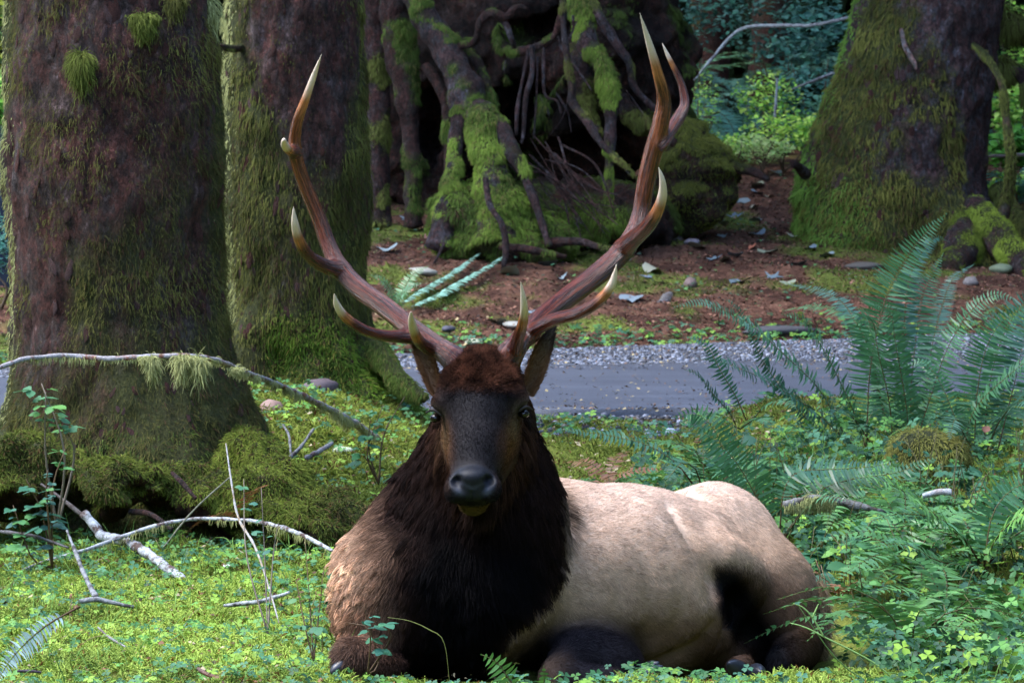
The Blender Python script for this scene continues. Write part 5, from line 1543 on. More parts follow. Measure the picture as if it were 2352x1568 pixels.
# ------------------------------------------------------------------ fallen branches
m, t, b = new_mat('lichen_bark')
a = nd(t, 'ShaderNodeAttribute', attribute_name='Col')
n1 = noise_node(t, 16, 5, 0.7)
r = ramp(t, n1.outputs[0], [(0.40, (0, 0, 0)), (0.52, (1, 1, 1))])
n2 = noise_node(t, 90, 4, 0.7)
pale = ramp(t, n2.outputs[0], [(0.3, (0.16, 0.18, 0.18)), (0.7, (0.50, 0.53, 0.56))])
d_ = mixn(t, a.outputs['Color'], ramp(t, n2.outputs[0], [(0.3, (0.5,) * 3), (0.7, (1.5,) * 3)]).outputs[0], 1.0, 'MULTIPLY')
li = nd(t, 'ShaderNodeAttribute', attribute_name='lichen')
mu = nd(t, 'ShaderNodeMath', operation='MULTIPLY')
t.links.new(r.outputs[0], mu.inputs[0]); t.links.new(li.outputs['Fac'], mu.inputs[1])
t.links.new(mixn(t, d_, pale.outputs[0], mu.outputs[0]), b.inputs['Base Color'])
b.inputs['Roughness'].default_value = 0.8
bump(t, b, n2.outputs[0], 0.8, 0.006)
LICH = m
def branch(name, label, cat, parts, col=(0.06, 0.035, 0.028), lichen=0.9, group=None, moss=0):
    b0 = at(*parts[0][0][:3])
    o = empty(name, b0, label, cat, group)
    for k, pts in enumerate(parts):
        P = [at(*q[:3]) for q in pts]; R0 = [q[3] * 0.78 * mpp(q[2]) for q in pts]
        P = [P[0]] + [p_ + np.array([random.uniform(-1, 1), 0, random.uniform(-1, 1)]) * R0[1] * 0.5 for p_ in P[1:-1]] + [P[-1]]
        V, F, F3 = tube(P, R0, n=12, k=len(P) * 9, rough=0.55, freq=30, seed=len(label) + k)
        w = link('wood' if k == 0 else 'side_branch', mesh_data('wood', V, [F, F3], LICH, True, {'Col': np.tile(col, (len(V), 1)), 'lichen': np.full(len(V), lichen)}), o)
        if moss:
            nn_ = fbm(V, 9, k + 3, 2)
            moss_hair('moss', V, F, sstep(0.0, 0.3, nn_ + 0.2), moss, 0.03, 0.001, MOSS_P, w, 0.9, 70 + k)
    return o
G1 = 'fallen branches on the moss'
branch('fallen_branch', 'long pale branch with hanging moss leaning across the widest trunk', 'branch', [[(-30, 855, 12.6, 6), (0, 842, 12.7, 7), (60, 822, 12.85, 8), (150, 817, 12.95, 8), (250, 824, 12.95, 8), (330, 819, 12.95, 8), (430, 816, 13.0, 8), (500, 829, 13.2, 8),
        (560, 851, 13.5, 8), (640, 886, 14.0, 8), (740, 930, 14.5, 9), (800, 962, 14.8, 11), (870, 1008, 15.1, 9)]], col=(0.17, 0.06, 0.035), lichen=0.72, moss=2500)
for k, (px, h_, w_) in enumerate([(352, 0.12, 0.012), (415, 0.13, 0.02), (460, 0.13, 0.025), (330, 0.05, 0.02), (440, 0.07, 0.04), (540, 0.05, 0.04)]):
    yy = np.interp(px, [250, 330, 430, 500, 560], [824, 819, 816, 829, 851])
    tuft('moss_tuft', at(px, yy, 12.93 if px < 500 else 13.3), w_, h_, 300 + int(w_ * 12000), bpy.data.objects['fallen_branch'], MOSS_P, 140 + k)
branch('fallen_log', 'short white lichen covered log lying on the moss at the left', 'log', [[(193, 1180, 12.75, 13), (215, 1205, 12.7, 14), (240, 1228, 12.65, 15), (290, 1245, 12.55, 13), (335, 1268, 12.45, 15), (380, 1300, 12.3, 15), (430, 1335, 12.15, 10)]], lichen=1.25)
branch('fallen_branch', 'curved grey branch crossing the white log and reaching toward the elk', 'branch', [[(55, 1308, 12.2, 5), (110, 1285, 12.3, 5), (187, 1265, 12.4, 6), (277, 1233, 12.5, 6), (350, 1210, 12.5, 6), (440, 1191, 12.5, 6), (540, 1194, 12.4, 6), (600, 1200, 12.3, 7), (680, 1224, 12.1, 7), (765, 1265, 11.9, 6)]], lichen=1.0, moss=500)
branch('fallen_branch', 'forked dark stick standing in the moss left of the white log', 'branch', [[(154, 1218, 11.9, 4), (176, 1276, 11.75, 6), (195, 1325, 11.6, 7), (221, 1372, 11.45, 9)], [(180, 1381, 11.4, 6), (225, 1378, 11.4, 8), (270, 1386, 11.4, 7), (307, 1393, 11.4, 5)]], col=(0.03, 0.025, 0.025), lichen=0.5)
branch('fallen_branch', 'dark stick entering from the left edge below the seedling', 'branch', [[(-20, 1218, 12.3, 6), (75, 1231, 12.2, 6), (157, 1257, 12.1, 4)]], col=(0.03, 0.022, 0.022), lichen=0.2)
branch('fallen_branch', 'dark stick leaning under the seedling at the foot of the widest trunk', 'branch', [[(94, 1111, 12.9, 4), (140, 1145, 12.85, 6), (195, 1188, 12.8, 6)]], col=(0.04, 0.025, 0.02), lichen=0.15)
branch('fallen_branch', 'mottled stick lying flat on the moss nearest the elk shoulder', 'branch', [[(515, 1390, 11.35, 5), (585, 1381, 11.3, 8), (620, 1375, 11.3, 7), (665, 1360, 11.3, 5)]], col=(0.03, 0.03, 0.03), lichen=0.9)
branch('dead_twig', 'straight pale twig standing upright before the mossy roots', 'twig', [[(519, 1018, 12.0, 2.2), (532, 1111, 11.9, 3), (547, 1190, 11.8, 4), (585, 1254, 11.6, 4), (615, 1336, 11.4, 3), (641, 1430, 11.1, 2)]], col=(0.22, 0.17, 0.11), lichen=0.6)
branch('dead_twig', 'thin slanting twig crossing behind the upright twig', 'twig', [[(527, 1096, 12.3, 2), (442, 1175, 12.2, 3), (375, 1257, 12.1, 2)]], col=(0.10, 0.10, 0.05), lichen=0.1)
branch('dead_twig', 'small curved twig on the bright moss in the foreground', 'twig', [[(225, 1440, 10.9, 2.5), (250, 1462, 10.8, 3.5), (290, 1486, 10.7, 3)]], col=(0.10, 0.08, 0.07), lichen=0.5)
branch('dead_twig', 'dark stub of wood in the moss near the lower left corner', 'twig', [[(40, 1540, 10.1, 4), (70, 1541, 10.1, 5), (95, 1543, 10.1, 4)]], col=(0.03, 0.02, 0.03), lichen=0.1)
branch('dead_twig', 'brown bark stub in the moss at the bottom left of the elk foot', 'twig', [[(455, 1535, 10.1, 5), (480, 1548, 10.05, 7), (505, 1556, 10.0, 4)]], col=(0.10, 0.04, 0.02), lichen=0.1)
branch('fallen_branch', 'short brown stick on the mossy mound left of the elk neck', 'branch', [[(705, 1050, 14.3, 7), (733, 1035, 14.4, 8), (763, 1018, 14.5, 6)]], col=(0.09, 0.05, 0.045), lichen=0.5)
branch('fallen_branch', 'dark forked stick on the mossy mound above the short brown stick', 'branch', [[(655, 1060, 14.5, 6), (690, 1030, 14.6, 5), (720, 985, 14.8, 4)], [(650, 975, 14.9, 3), (665, 1000, 14.8, 4), (668, 1045, 14.6, 4)]], col=(0.04, 0.03, 0.03), lichen=0.4)
branch('fallen_branch', 'mossy rotting branch lying behind the elk rump among the ferns', 'branch', [[(1800, 1160, 12.2, 13), (1870, 1150, 12.2, 14), (1960, 1158, 12.2, 13), (2010, 1175, 12.2, 8), (2080, 1185, 12.3, 6)]], col=(0.05, 0.04, 0.025), lichen=0.3, moss=2500)
branch('fallen_log', 'pale broken log end showing among the ferns on the right', 'log', [[(2120, 1138, 12.3, 9), (2150, 1134, 12.3, 11), (2185, 1130, 12.3, 10)]], col=(0.3, 0.27, 0.26), lichen=1.0)
branch('bare_branch', 'long bare grey branch arching through the bushes toward the flared spruce', 'branch', [[(1590, 190, 35, 3), (1640, 130, 35, 4.5), (1700, 70, 35, 5), (1780, 58, 34.6, 5.5), (1860, 58, 34, 5), (1920, 48, 33, 5), (1990, 30, 31.8, 6)]], col=(0.18, 0.16, 0.18), lichen=1.0)
branch('bare_branch', 'short pale dead stick standing upright on the dark bank', 'branch', [[(1780, 270, 35, 4), (1783, 220, 35, 4), (1785, 180, 35, 3)]], col=(0.2, 0.18, 0.2), lichen=1.0)
branch('bare_branch', 'thin branch reaching left from the flared spruce base above the weeds', 'branch', [[(1820, 205, 33, 2.5), (1860, 190, 32.5, 4), (1915, 168, 31.5, 5)]], col=(0.12, 0.11, 0.14), lichen=0.8)
branch('bare_branch', 'reddish horizontal branch in the bright gap at the right edge', 'branch', [[(2265, 360, 32.5, 4), (2310, 358, 32.5, 5), (2370, 355, 32.5, 6)]], col=(0.16, 0.09, 0.07), lichen=0.3)
branch('mossy_log', 'dark mossy log lying behind the dead limb at the right edge', 'log', [[(2275, 450, 32, 16), (2320, 490, 32, 20), (2380, 530, 32, 22)]], col=(0.04, 0.035, 0.02), lichen=0.1, moss=3000)
branch('dead_twig', 'short white twig poking up on the slope left of the elk crown', 'twig', [[(1000, 773, 26, 2), (1025, 752, 26, 2.6), (1050, 731, 26, 2)]], col=(0.45, 0.43, 0.42), lichen=0.8)
branch('mossy_log', 'low mossy rotten log on the slope above the right of the gravel', 'log', [[(1430, 755, 25.9, 12), (1470, 730, 26.3, 18), (1520, 700, 27, 20), (1555, 660, 27.8, 16)]], col=(0.07, 0.055, 0.055), lichen=0.2, moss=1500)

# green forked stalk in front of the thigh
o = empty('grass_stalk', at(2090, 1590, 9.8), 'thin yellow green forked stalk rising in front of the elk thigh', 'stalk')
for pts in ([(2090, 1590), (2040, 1520), (1985, 1470), (1900, 1410), (1870, 1385)][:4], [(1888, 1462), (1840, 1440), (1815, 1428)], [(1905, 1468), (1845, 1400), (1830, 1386)], [(1835, 1412), (1848, 1385)]):
    pts = pts if len(pts) > 2 else [pts[0], ((pts[0][0] + pts[1][0]) / 2, (pts[0][1] + pts[1][1]) / 2 + 1), pts[1]]
ST = [[(2085, 1590), (2010, 1520), (1960, 1490), (1890, 1462), (1845, 1428), (1815, 1418)], [(1878, 1452), (1868, 1420), (1845, 1392), (1820, 1385)], [(1862, 1405), (1872, 1390), (1880, 1385)]]
for pts in [[(2085, 1590), (2020, 1530), (1960, 1495), (1905, 1468), (1850, 1440), (1815, 1430)], [(1893, 1462), (1868, 1420), (1845, 1395), (1822, 1385)], [(1866, 1418), (1874, 1400), (1880, 1386)]]:
    g = Geo(); add_tube(g, [at(p[0], p[1], 9.75) for p in pts], [0.0022] * (len(pts) - 1) + [0.001], n=6, k=16)
    g.A['Col'] = [np.tile([0.20, 0.33, 0.10, 1], (g.n, 1))]
    g.obj('stalk', STEM, o)
o = empty('tall_grass', at(900, 1420, 9.6), 'thin grass blade with a yellow tip crossing the dark mane', 'grass')
g = Geo(); add_tube(g, [at(890, 1417, 9.72), at(940, 1425, 9.70), at(985, 1445, 9.69), at(1020, 1475, 9.68), at(1035, 1590, 9.67)], [0.0006, 0.0008, 0.0016, 0.0009, 0.0006], n=6, k=20)
g.A['Col'] = [np.tile([0.13, 0.15, 0.035, 1], (g.n, 1))]
g.obj('blade', STEM, o)

# ------------------------------------------------------------------ fallen leaves and stones one could pick up
def curl_leaf(P, s, yaw, kind, col, name, label, cat, group=None, curl=0.35, seed=0, tilt=(0, 0)):
    rng = np.random.default_rng(seed)
    if kind == 'maple':
        ang = np.linspace(0, 2 * math.pi, 21)[:-1]
        rad = np.array([0.25, 0.5, 0.45, 1.0, 0.5, 0.62, 0.5, 1.05, 0.5, 0.6, 0.45, 1.0, 0.45, 0.55, 0.4, 0.8, 0.4, 0.35, 0.3, 0.2])
    else:
        ang = np.linspace(0, 2 * math.pi, 15)[:-1]
        rad = 0.62 + 0.35 * np.abs(np.cos(ang)) + rng.normal(size=14) * 0.05
    V = [(0, 0, 0)] + [(r_ * math.cos(a) * s, r_ * math.sin(a) * s, 0) for a, r_ in zip(ang, rad)]
    V = np.array(V)
    V[:, 2] = curl * (V[:, 0] ** 2) / s + curl * 0.6 * rng.normal(size=len(V)) * s * 0.3
    n = len(V) - 1
    F = np.array([(0, i + 1, (i + 1) % n + 1) for i in range(n)])
    W = V.copy(); W[:, 2] -= 0.0015
    V = np.vstack([V, W]); F = np.vstack([F, F[:, ::-1] + n + 1])
    o = link(name, mesh_data(name, V, F, LITTER, False, {'Col': np.tile(col, (len(V), 1))}))
    o.location = tuple(P); o.rotation_euler = (tilt[0], tilt[1], yaw)
    return tag(o, label, cat, group)
def on_ground(px, py, y0=9.3):
    P = ground_hit(px, py, y0)
    return P + np.array([0, 0, 0.012])
for px, py, s, c, lab, tl in [(1880, 482, 0.10, (0.45, 0.13, 0.06), 'orange maple leaf propped on the moss at the foot of the flared spruce', (1.0, 0)),
                          (1725, 572, 0.09, (0.42, 0.14, 0.08), 'red orange maple leaf on the middle of the slope', (0.5, 0)),
                          (988, 555, 0.075, (0.50, 0.24, 0.20), 'pink round leaf leaning against the mossy root foot', (1.1, 0)),
                          (1003, 528, 0.06, (0.50, 0.24, 0.18), 'narrow pink leaf standing just above the round pink leaf', (1.3, 0.2)),
                          (1445, 893, 0.07, (0.42, 0.38, 0.22), 'pale yellow leaf on the asphalt', (0.2, 0)),
                          (1310, 855, 0.07, (0.35, 0.32, 0.24), 'pale curled leaf on the gravel edge of the road', (0.2, 0)),
                          (1270, 918, 0.05, (0.03, 0.05, 0.02), 'dark green leaf on the asphalt near the elk ear', (0.2, 0)),
                          (1505, 928, 0.05, (0.03, 0.05, 0.02), 'dark leaf near the front edge of the asphalt', (0.5, 0)),
                          (1745, 836, 0.06, (0.5, 0.42, 0.25), 'pale leaf on the gravel left of the tallest fern', (0.3, 0)),
                          (1884, 848, 0.09, (0.07, 0.10, 0.02), 'green leaf lying on the asphalt behind the tallest fern', (0.3, 0)),
                          (365, 1512, 0.013, (0.8, 0.8, 0.8), 'tiny white flower on the bright moss in the foreground', (0.6, 0)),
                          (520, 1308, 0.012, (0.8, 0.8, 0.75), 'tiny white flower on the moss under the curved grey branch', (0.6, 0)),
                          (2265, 985, 0.05, (0.5, 0.22, 0.16), 'dry pink leaf hanging among the ferns at the right', (1.2, 0)),
                          (740, 1060, 0.0, None, '', None)]:
    if not s: continue
    P = on_ground(px, py) if not (px == 2265) else at(px, py, 13.3)
    if px == 2265: s, c = 0.016, (0.22, 0.10, 0.07)
    curl_leaf(P, s, random.uniform(0, 6.28), 'maple' if 'maple' in lab else 'oval', c, 'fallen_leaf' if 'flower' not in lab else 'flower', lab, 'leaf' if 'flower' not in lab else 'flower', seed=px, tilt=tl)
rng = np.random.default_rng(31)
LC = [(0.15, 0.19, 0.22), (0.22, 0.27, 0.28), (0.20, 0.22, 0.15), (0.11, 0.15, 0.17), (0.3, 0.3, 0.22)]
spots = [(940, 508), (890, 575), (1170, 632), (1370, 552), (1335, 578), (1395, 566), (1400, 500), (1740, 428), (1783, 398), (1728, 480), (1738, 445), (1700, 466), (1770, 455), (1560, 495), (1530, 490), (1690, 500), (1735, 512),
         (1660, 518), (1640, 598), (1665, 600), (1690, 590), (1740, 560), (1765, 583), (1835, 610), (1820, 545), (1740, 540), (1660, 545), (1910, 520), (1970, 540), (1500, 625), (1490, 640), (1900, 590), (1810, 655), (1775, 640),
         (1600, 570), (1450, 690), (1290, 640), (1330, 590), (1260, 610), (1520, 655), (1860, 575), (2010, 560), (1560, 520), (1700, 650), (1140, 745), (1230, 720)]
for k, (px, py) in enumerate(spots):
    P = on_ground(px, py, 23)
    cw = ['slate grey', 'pale grey green', 'dull olive', 'dark blue grey', 'buff'][k % 5]; sh_ = 'lobed' if k % 3 == 0 else 'rounded'
    near_ = ('near the mossy stump' if px < 1600 else 'at the far end of the footpath' if py < 440 else 'halfway along the footpath' if px < 1725 else 'by the foot of the flared spruce') if px > 1500 and py < 530 else (
        'left of the stilt roots' if px < 1000 else 'just behind the elk brow tines' if py > 700 else 'at the foot of the stilt roots' if px < 1300 else 'between the stilt roots and the right antler') if px < 1420 else (
        'low on the slope' if py > 640 else 'beside the purple grey stone' if px < 1600 else 'in the middle of the litter slope' if px < 1760 else 'on the slope under the flared spruce')
    lab = f'{cw} {sh_} dead leaf {near_}'
    grp = 'dead leaves on the footpath' if px > 1500 and py < 530 else 'dead leaves among the roots' if px < 1420 else 'dead leaves on the slope'
    curl_leaf(P, rng.uniform(0.055, 0.10), rng.uniform(0, 6.28), 'maple' if k % 3 == 0 else 'oval', LC[k % 5], 'dead_leaf', lab, 'leaf', grp, seed=k, tilt=(rng.uniform(0.0, 0.5), rng.uniform(-.3, .3)))

def rock(P, r, label, cat='stone', group=None, col=(0.16, 0.14, 0.15), seed=0, name='stone', s=(1, 1, 0.7)):
    rng = np.random.default_rng(seed)
    th = np.linspace(0, math.pi, 9); ph = np.linspace(0, 2 * math.pi, 14, endpoint=False)
    T, Pp = np.meshgrid(th, ph, indexing='ij')
    S = np.stack([np.sin(T) * np.cos(Pp), np.sin(T) * np.sin(Pp), np.cos(T)], -1).reshape(-1, 3)
    S = S * (1 + 0.35 * fbm(S + seed * 3.1, 1.3, seed, 3))[:, None] * np.array(s) * r
    i = np.arange(8)[:, None] * 14; j = np.arange(14)[None, :]; j2 = (j + 1) % 14
    F = np.stack([i + j, i + 14 + j, i + 14 + j2, i + j2], -1).reshape(-1, 4)
    o = link(name, mesh_data(name, S, F, stone_m, True, {'Col': np.tile(col, (len(S), 1))}))
    o.location = tuple(P); o.rotation_euler = (0, 0, seed)
    return tag(o, label, cat, group)
for k, (px, py, r, c, lab, s) in enumerate([
    (1545, 552, 0.09, (0.17, 0.14, 0.17), 'purple grey stone on the slope right of the antler', (1.3, 1, .7)),
    (1590, 560, 0.06, (0.15, 0.13, 0.15), 'smaller stone beside the purple grey stone', (1.6, 1, .5)),
    (970, 628, 0.08, (0.32, 0.30, 0.25), 'pale flat stone left of the lying pale fronds', (1.4, 1, .4)),
    (1090, 790, 0.06, (0.33, 0.35, 0.25), 'pale greenish stone just behind the elk crown', (1.3, 1, .4)),
    (1185, 750, 0.09, (0.25, 0.25, 0.22), 'flat pale stone between the brow tines', (1.5, 1, .3)),
    (1585, 655, 0.055, (0.15, 0.10, 0.09), 'angular brown stone at the end of the mossy rotten log', (1, 1, .9)),
    (2230, 652, 0.06, (0.16, 0.14, 0.13), 'rounded brown stone near the roots of the flared spruce', (1, 1, .8)),
    (2297, 622, 0.09, (0.14, 0.17, 0.10), 'flat greenish stone beside the roots at the right edge', (1.3, 1, .5)),
    (1985, 615, 0.10, (0.08, 0.07, 0.06), 'dark flat stone on the slope behind the tall fern tip', (1.6, 1, .35)),
    (735, 897, 0.07, (0.10, 0.075, 0.085), 'dull purple stone at the foot of the straight mossy trunk', (1.6, .8, .6)),
    (625, 945, 0.05, (0.25, 0.16, 0.13), 'small pinkish stone on the mossy mound', (1, 1, .8)),
    (785, 1042, 0.035, (0.45, 0.50, 0.35), 'small white stone left of the elk neck', (1.4, 1, .6)),
    (1790, 765, 0.12, (0.05, 0.05, 0.055), 'dark rock at the far edge of the gravel', (2.4, 1, .35)),
    (1030, 760, 0.05, (0.05, 0.05, 0.07), 'dark stone on the slope beside the short white twig', (1.5, 1, .5)),
    (1540, 1000, 0.03, (0.35, 0.38, 0.45), 'small light pebble on the near gravel strip', (1, 1, .8)),
    (1430, 600, 0.05, (0.12, 0.12, 0.15), 'small dark stone under the antler on the slope', (1.4, 1, .5)),
]):
    rock(on_ground(px, py, 12), r, lab, col=c, seed=k + 1, s=s)
# mossy clump between the ferns
o = empty('moss_clump', at(2110, 1030, 13.6), 'rounded brown green moss clump between the fern bases', 'moss clump')
f6 = Field(np.arange(1.1, 1.95, 0.02), np.arange(13.2, 14.1, 0.02), np.arange(-0.1, 0.6, 0.02))
f6.ell(at(2115, 1025, 13.6), (0.11, 0.12, 0.06), None, 0.05); f6.ell(at(2160, 1040, 13.6), (0.10, 0.12, 0.05), None, 0.05)
f6.ell(at(2120, 1080, 13.6), (0.14, 0.15, 0.10), None, 0.05)
V, F = f6.surface()
w = mk('mound', V, F, BARK, o, True, {'Col': np.tile((0.05, 0.035, 0.02), (len(V), 1)), 'moss': np.ones(len(V))})
moss_hair('moss', V, F, np.ones(len(V)), 9000, 0.035, 0.0013, [(0.09, 0.08, 0.02), (0.22, 0.22, 0.05)], w, 0.6, 88)

# ------------------------------------------------------------------ car past the left trunk
car = empty('parked_car', (-3.47, 25.6, 0.06), 'dark blue grey parked car mostly hidden behind the widest trunk', 'car')
cm, t, b = new_mat('car_paint')
b.inputs['Base Color'].default_value = (0.035, 0.05, 0.09, 1); b.inputs['Roughness'].default_value = 0.25; b.inputs['Coat Weight'].default_value = 0.6
prof = [(0.0, 0.35), (0.02, 0.85), (0.8, 1.0), (1.5, 1.42), (2.9, 1.5), (4.05, 1.48), (4.22, 1.38), (4.3, 1.0), (4.3, 0.6), (4.3, 0.3), (3.9, 0.25), (0.3, 0.25)]
# pulled up nose towards the road: its rear corner shows past the trunk
V, n = [], len(prof)
ws = [0.0, 0.12, 1.63, 1.75]
for wi, w in enumerate(ws):
    for (l, h) in prof:
        ins = 0.10 if wi in (0, 3) else 0.0
        hh = h - (0.06 if (wi in (0, 3) and h > 0.9) else 0)
        V.append((l - 3.9 + (ins if l < 2 else -ins), w, hh + (0.0)))
V = np.array(V); V[:, 0] += 3.85 - 3.2
F4 = []
for wi in range(3):
    for i in range(n):
        F4.append((wi * n + i, wi * n + (i + 1) % n, (wi + 1) * n + (i + 1) % n, (wi + 1) * n + i))
me = bpy.data.meshes.new('car_body')
me.from_pydata([tuple(v) for v in V], [], [tuple(f) for f in F4] + [tuple(range(n))[::-1], tuple(range(3 * n, 4 * n))])
me.materials.append(cm)
for p in me.polygons: p.use_smooth = False
bo = link('body', me, car, (0, 0, 0))
bo.location = (-1.05, 0, 0)
gl_, t, b = new_mat('car_glass'); b.inputs['Base Color'].default_value = (0.01, 0.012, 0.015, 1); b.inputs['Roughness'].default_value = 0.05
tyre, t, b = new_mat('tyre'); b.inputs['Base Color'].default_value = (0.012, 0.012, 0.012, 1)
me = bpy.data.meshes.new('side_window')
me.from_pydata([(1.1, -0.004, 1.02), (2.7, -0.004, 1.06), (2.35, -0.004, 1.32), (1.4, -0.004, 1.30)], [], [(0, 1, 2, 3)])
me.materials.append(gl_)
wo = link('side_window', me, bo, (-3.2 + 0.0, -0.003, 0))
for x_ in (0.8, 3.4):
    for y_ in (0.02, 1.55):
        V_, F_, F3_ = tube([(x_ - 4.25, y_ + 0.0, 0.32), (x_ - 4.25, y_ + 0.1, 0.32), (x_ - 4.25, y_ + 0.2, 0.32)], [0.32, 0.33, 0.32], n=24, k=4)
        link('wheel', mesh_data('wheel', V_, [F_, F3_], tyre, False), car, (0, 0, 0))
# ------------------------------------------------------------------ the elk
def make_elk():
    E = at
    elk = empty('elk', (0.1, 10.4, 0.0), 'bull elk with large branching antlers resting on the moss, facing the camera', 'elk')
    def axis(lo, fa, fb, hi, fine, coarse):
        a = list(np.arange(lo, fa, coarse)) + list(np.arange(fa, fb, fine)) + list(np.arange(fb, hi, coarse))
        return np.array(a)
    f = Field(axis(-0.62, -0.27, 0.11, 1.1, 0.0050, 0.011), axis(9.6, 9.66, 10.18, 11.6, 0.006, 0.012),
              axis(-0.2, 0.40, 0.97, 1.02, 0.0050, 0.011))
    ba = unit(np.array([0.72, 0.69, 0.0]))
    Rb = np.stack([ba, np.cross([0, 0, 1.0], ba), [0, 0, 1.0]])
    # trunk of the body
    f.ell(E(1390, 1330, 10.62), (0.52, 0.285, 0.275), Rb, 0.05)
    f.ell(E(1500, 1360, 10.70), (0.33, 0.27, 0.245), Rb, 0.08)
    f.ell(E(1060, 1340, 10.26), (0.25, 0.28, 0.255), None, 0.08)
    f.ell(E(1240, 1230, 10.55), (0.2, 0.2, 0.16), None, 0.08)
    f.cone(E(1000, 1150, 10.38), E(905, 1310, 10.30), 0.125, 0.165, 0.08)
    f.ell(E(893, 1375, 10.20), (0.150, 0.22, 0.20), None, 0.06)
    f.cone(E(880, 1440, 10.12), E(855, 1500, 10.05), 0.11, 0.075, 0.06)
    # neck
    f.cone(E(1060, 1300, 10.22), E(1100, 1120, 10.2), 0.235, 0.185, 0.08)
    f.cone(E(1100, 1120, 10.2), E(1112, 960, 10.14), 0.185, 0.125, 0.06)
    f.ell(E(1160, 1200, 10.2), (0.115, 0.14, 0.16), None, 0.08)
    # pelvis, thigh, buttock
    f.ell(E(1640, 1265, 10.98), (0.19, 0.2, 0.195), None, 0.05)
    f.cone(E(1640, 1250, 10.92), E(1755, 1370, 10.90), 0.165, 0.150, 0.04)
    f.ell(E(1655, 1262, 10.80), (0.055, 0.08, 0.06), None, 0.06)
    f.cone(E(1755, 1370, 10.90), E(1822, 1470, 10.84), 0.150, 0.090, 0.05)
    f.ell(E(1790, 1430, 11.05), (0.13, 0.17, 0.17), None, 0.05)
    f.cone(E(1560, 1180, 10.98), E(1600, 1330, 10.84), 0.06, 0.07, 0.05)      # flank fold
    f.cone(E(1835, 1495, 10.82), E(1790, 1520, 10.66), 0.055, 0.045, 0.03)
    f.cone(E(1790, 1522, 10.66), E(1710, 1524, 10.50), 0.042, 0.040, 0.02)      # hock to hind foot
    f.cone(E(1750, 1525, 10.60), E(1690, 1532, 10.50), 0.036, 0.030, 0.02)
    f.ell(E(1640, 1490, 10.85), (0.15, 0.16, 0.075), None, 0.05)
    f.chain([E(1655, 1325, 10.66), E(1690, 1400, 10.60), E(1735, 1500, 10.58)], [0.03, 0.055, 0.07], 0.06, sub=True)
    # near foreleg folded beside the belly
    f.ell(E(1370, 1525, 10.33), (0.135, 0.2, 0.105), None, 0.035)
    f.cone(E(1350, 1500, 10.3), E(1290, 1555, 10.02), 0.085, 0.062, 0.05)
    f.cone(E(1290, 1560, 10.02), E(1400, 1562, 10.0), 0.055, 0.036, 0.02)
    # far foreleg: knee and foot on the moss
    f.cone(E(860, 1500, 10.02), E(806, 1508, 9.93), 0.060, 0.043, 0.02)
    f.cone(E(806, 1510, 9.93), E(900, 1528, 9.98), 0.042, 0.034, 0.015)
    # skull
    f.ell(E(1108, 876, 10.04), (0.100, 0.11, 0.092), None, 0.04)
    f.ell(E(1106, 905, 9.99), (0.118, 0.085, 0.085), None, 0.04)
    f.cone(E(1104, 935, 9.96), E(1094, 1035, 9.87), 0.098, 0.073, 0.04)
    f.cone(E(1094, 1035, 9.87), E(1087, 1108, 9.80), 0.073, 0.060, 0.03)
    f.ell(E(1108, 1010, 10.04), (0.112, 0.11, 0.12), None, 0.05)            # cheeks
    f.cone(E(1106, 1060, 10.02), E(1087, 1150, 9.84), 0.085, 0.040, 0.03)   # jaw
    f.ell(E(1086, 1117, 9.785), (0.066, 0.06, 0.050), None, 0.02)           # muzzle
    f.ell(E(1085, 1094, 9.745), (0.040, 0.03, 0.022), None, 0.02)
    f.ell(E(1045, 1125, 9.765), (0.028, 0.032, 0.036), None, 0.015)
    f.ell(E(1127, 1123, 9.765), (0.028, 0.032, 0.036), None, 0.015)
    # eye ridges, sockets, tear glands
    f.ell(E(1018, 925, 9.965), (0.032, 0.04, 0.024), None, 0.025)
    f.ell(E(1184, 918, 9.965), (0.032, 0.04, 0.024), None, 0.025)
    f.ell(E(996, 962, 9.955), (0.022, 0.026, 0.020), None, 0.012, sub=True)
    f.ell(E(1207, 952, 9.955), (0.022, 0.026, 0.020), None, 0.012, sub=True)
    f.cone(E(1016, 985, 9.905), E(1026, 1020, 9.88), 0.008, 0.005, 0.012, sub=True)
    f.cone(E(1186, 978, 9.905), E(1176, 1012, 9.88), 0.008, 0.005, 0.012, sub=True)
    # nostrils, mouth
    f.ell(E(1047, 1105, 9.728), (0.016, 0.035, 0.015), None, 0.008, sub=True)
    f.ell(E(1125, 1103, 9.728), (0.016, 0.035, 0.015), None, 0.008, sub=True)
    f.cone(E(1050, 1114, 9.735), E(1064, 1130, 9.728), 0.006, 0.004, 0.006, sub=True)
    f.cone(E(1122, 1112, 9.735), E(1108, 1130, 9.728), 0.006, 0.004, 0.006, sub=True)
    f.cone(E(1085, 1128, 9.73), E(1085, 1150, 9.74), 0.003, 0.003, 0.008, sub=True)
    f.chain([E(1030, 1148, 9.81), E(1052, 1160, 9.765), E(1086, 1155, 9.745), E(1120, 1158, 9.765), E(1140, 1146, 9.81)],
            [0.005] * 5, 0.008, sub=True)
    # crease where the flank meets the thigh
    f.chain([E(1527, 1125, 10.93), E(1558, 1190, 10.76), E(1600, 1270, 10.68), E(1632, 1330, 10.66), E(1645, 1420, 10.66)],
            [0.006, 0.011, 0.014, 0.022, 0.034], 0.03, sub=True)
    cr = [f.hit(*q, 10.2) for q in ((1546, 1182), (1556, 1198), (1575, 1227), (1598, 1265), (1616, 1292), (1631, 1317))]
    cr[0] = cr[1] + (cr[0] - cr[1]) * 0.6
    f.chain(cr, [0.001, 0.003, 0.005, 0.006, 0.008, 0.008], 0.025, sub=True)
    V, F = f.surface()
    V = smooth_mesh(V, F, 2, 0.5)
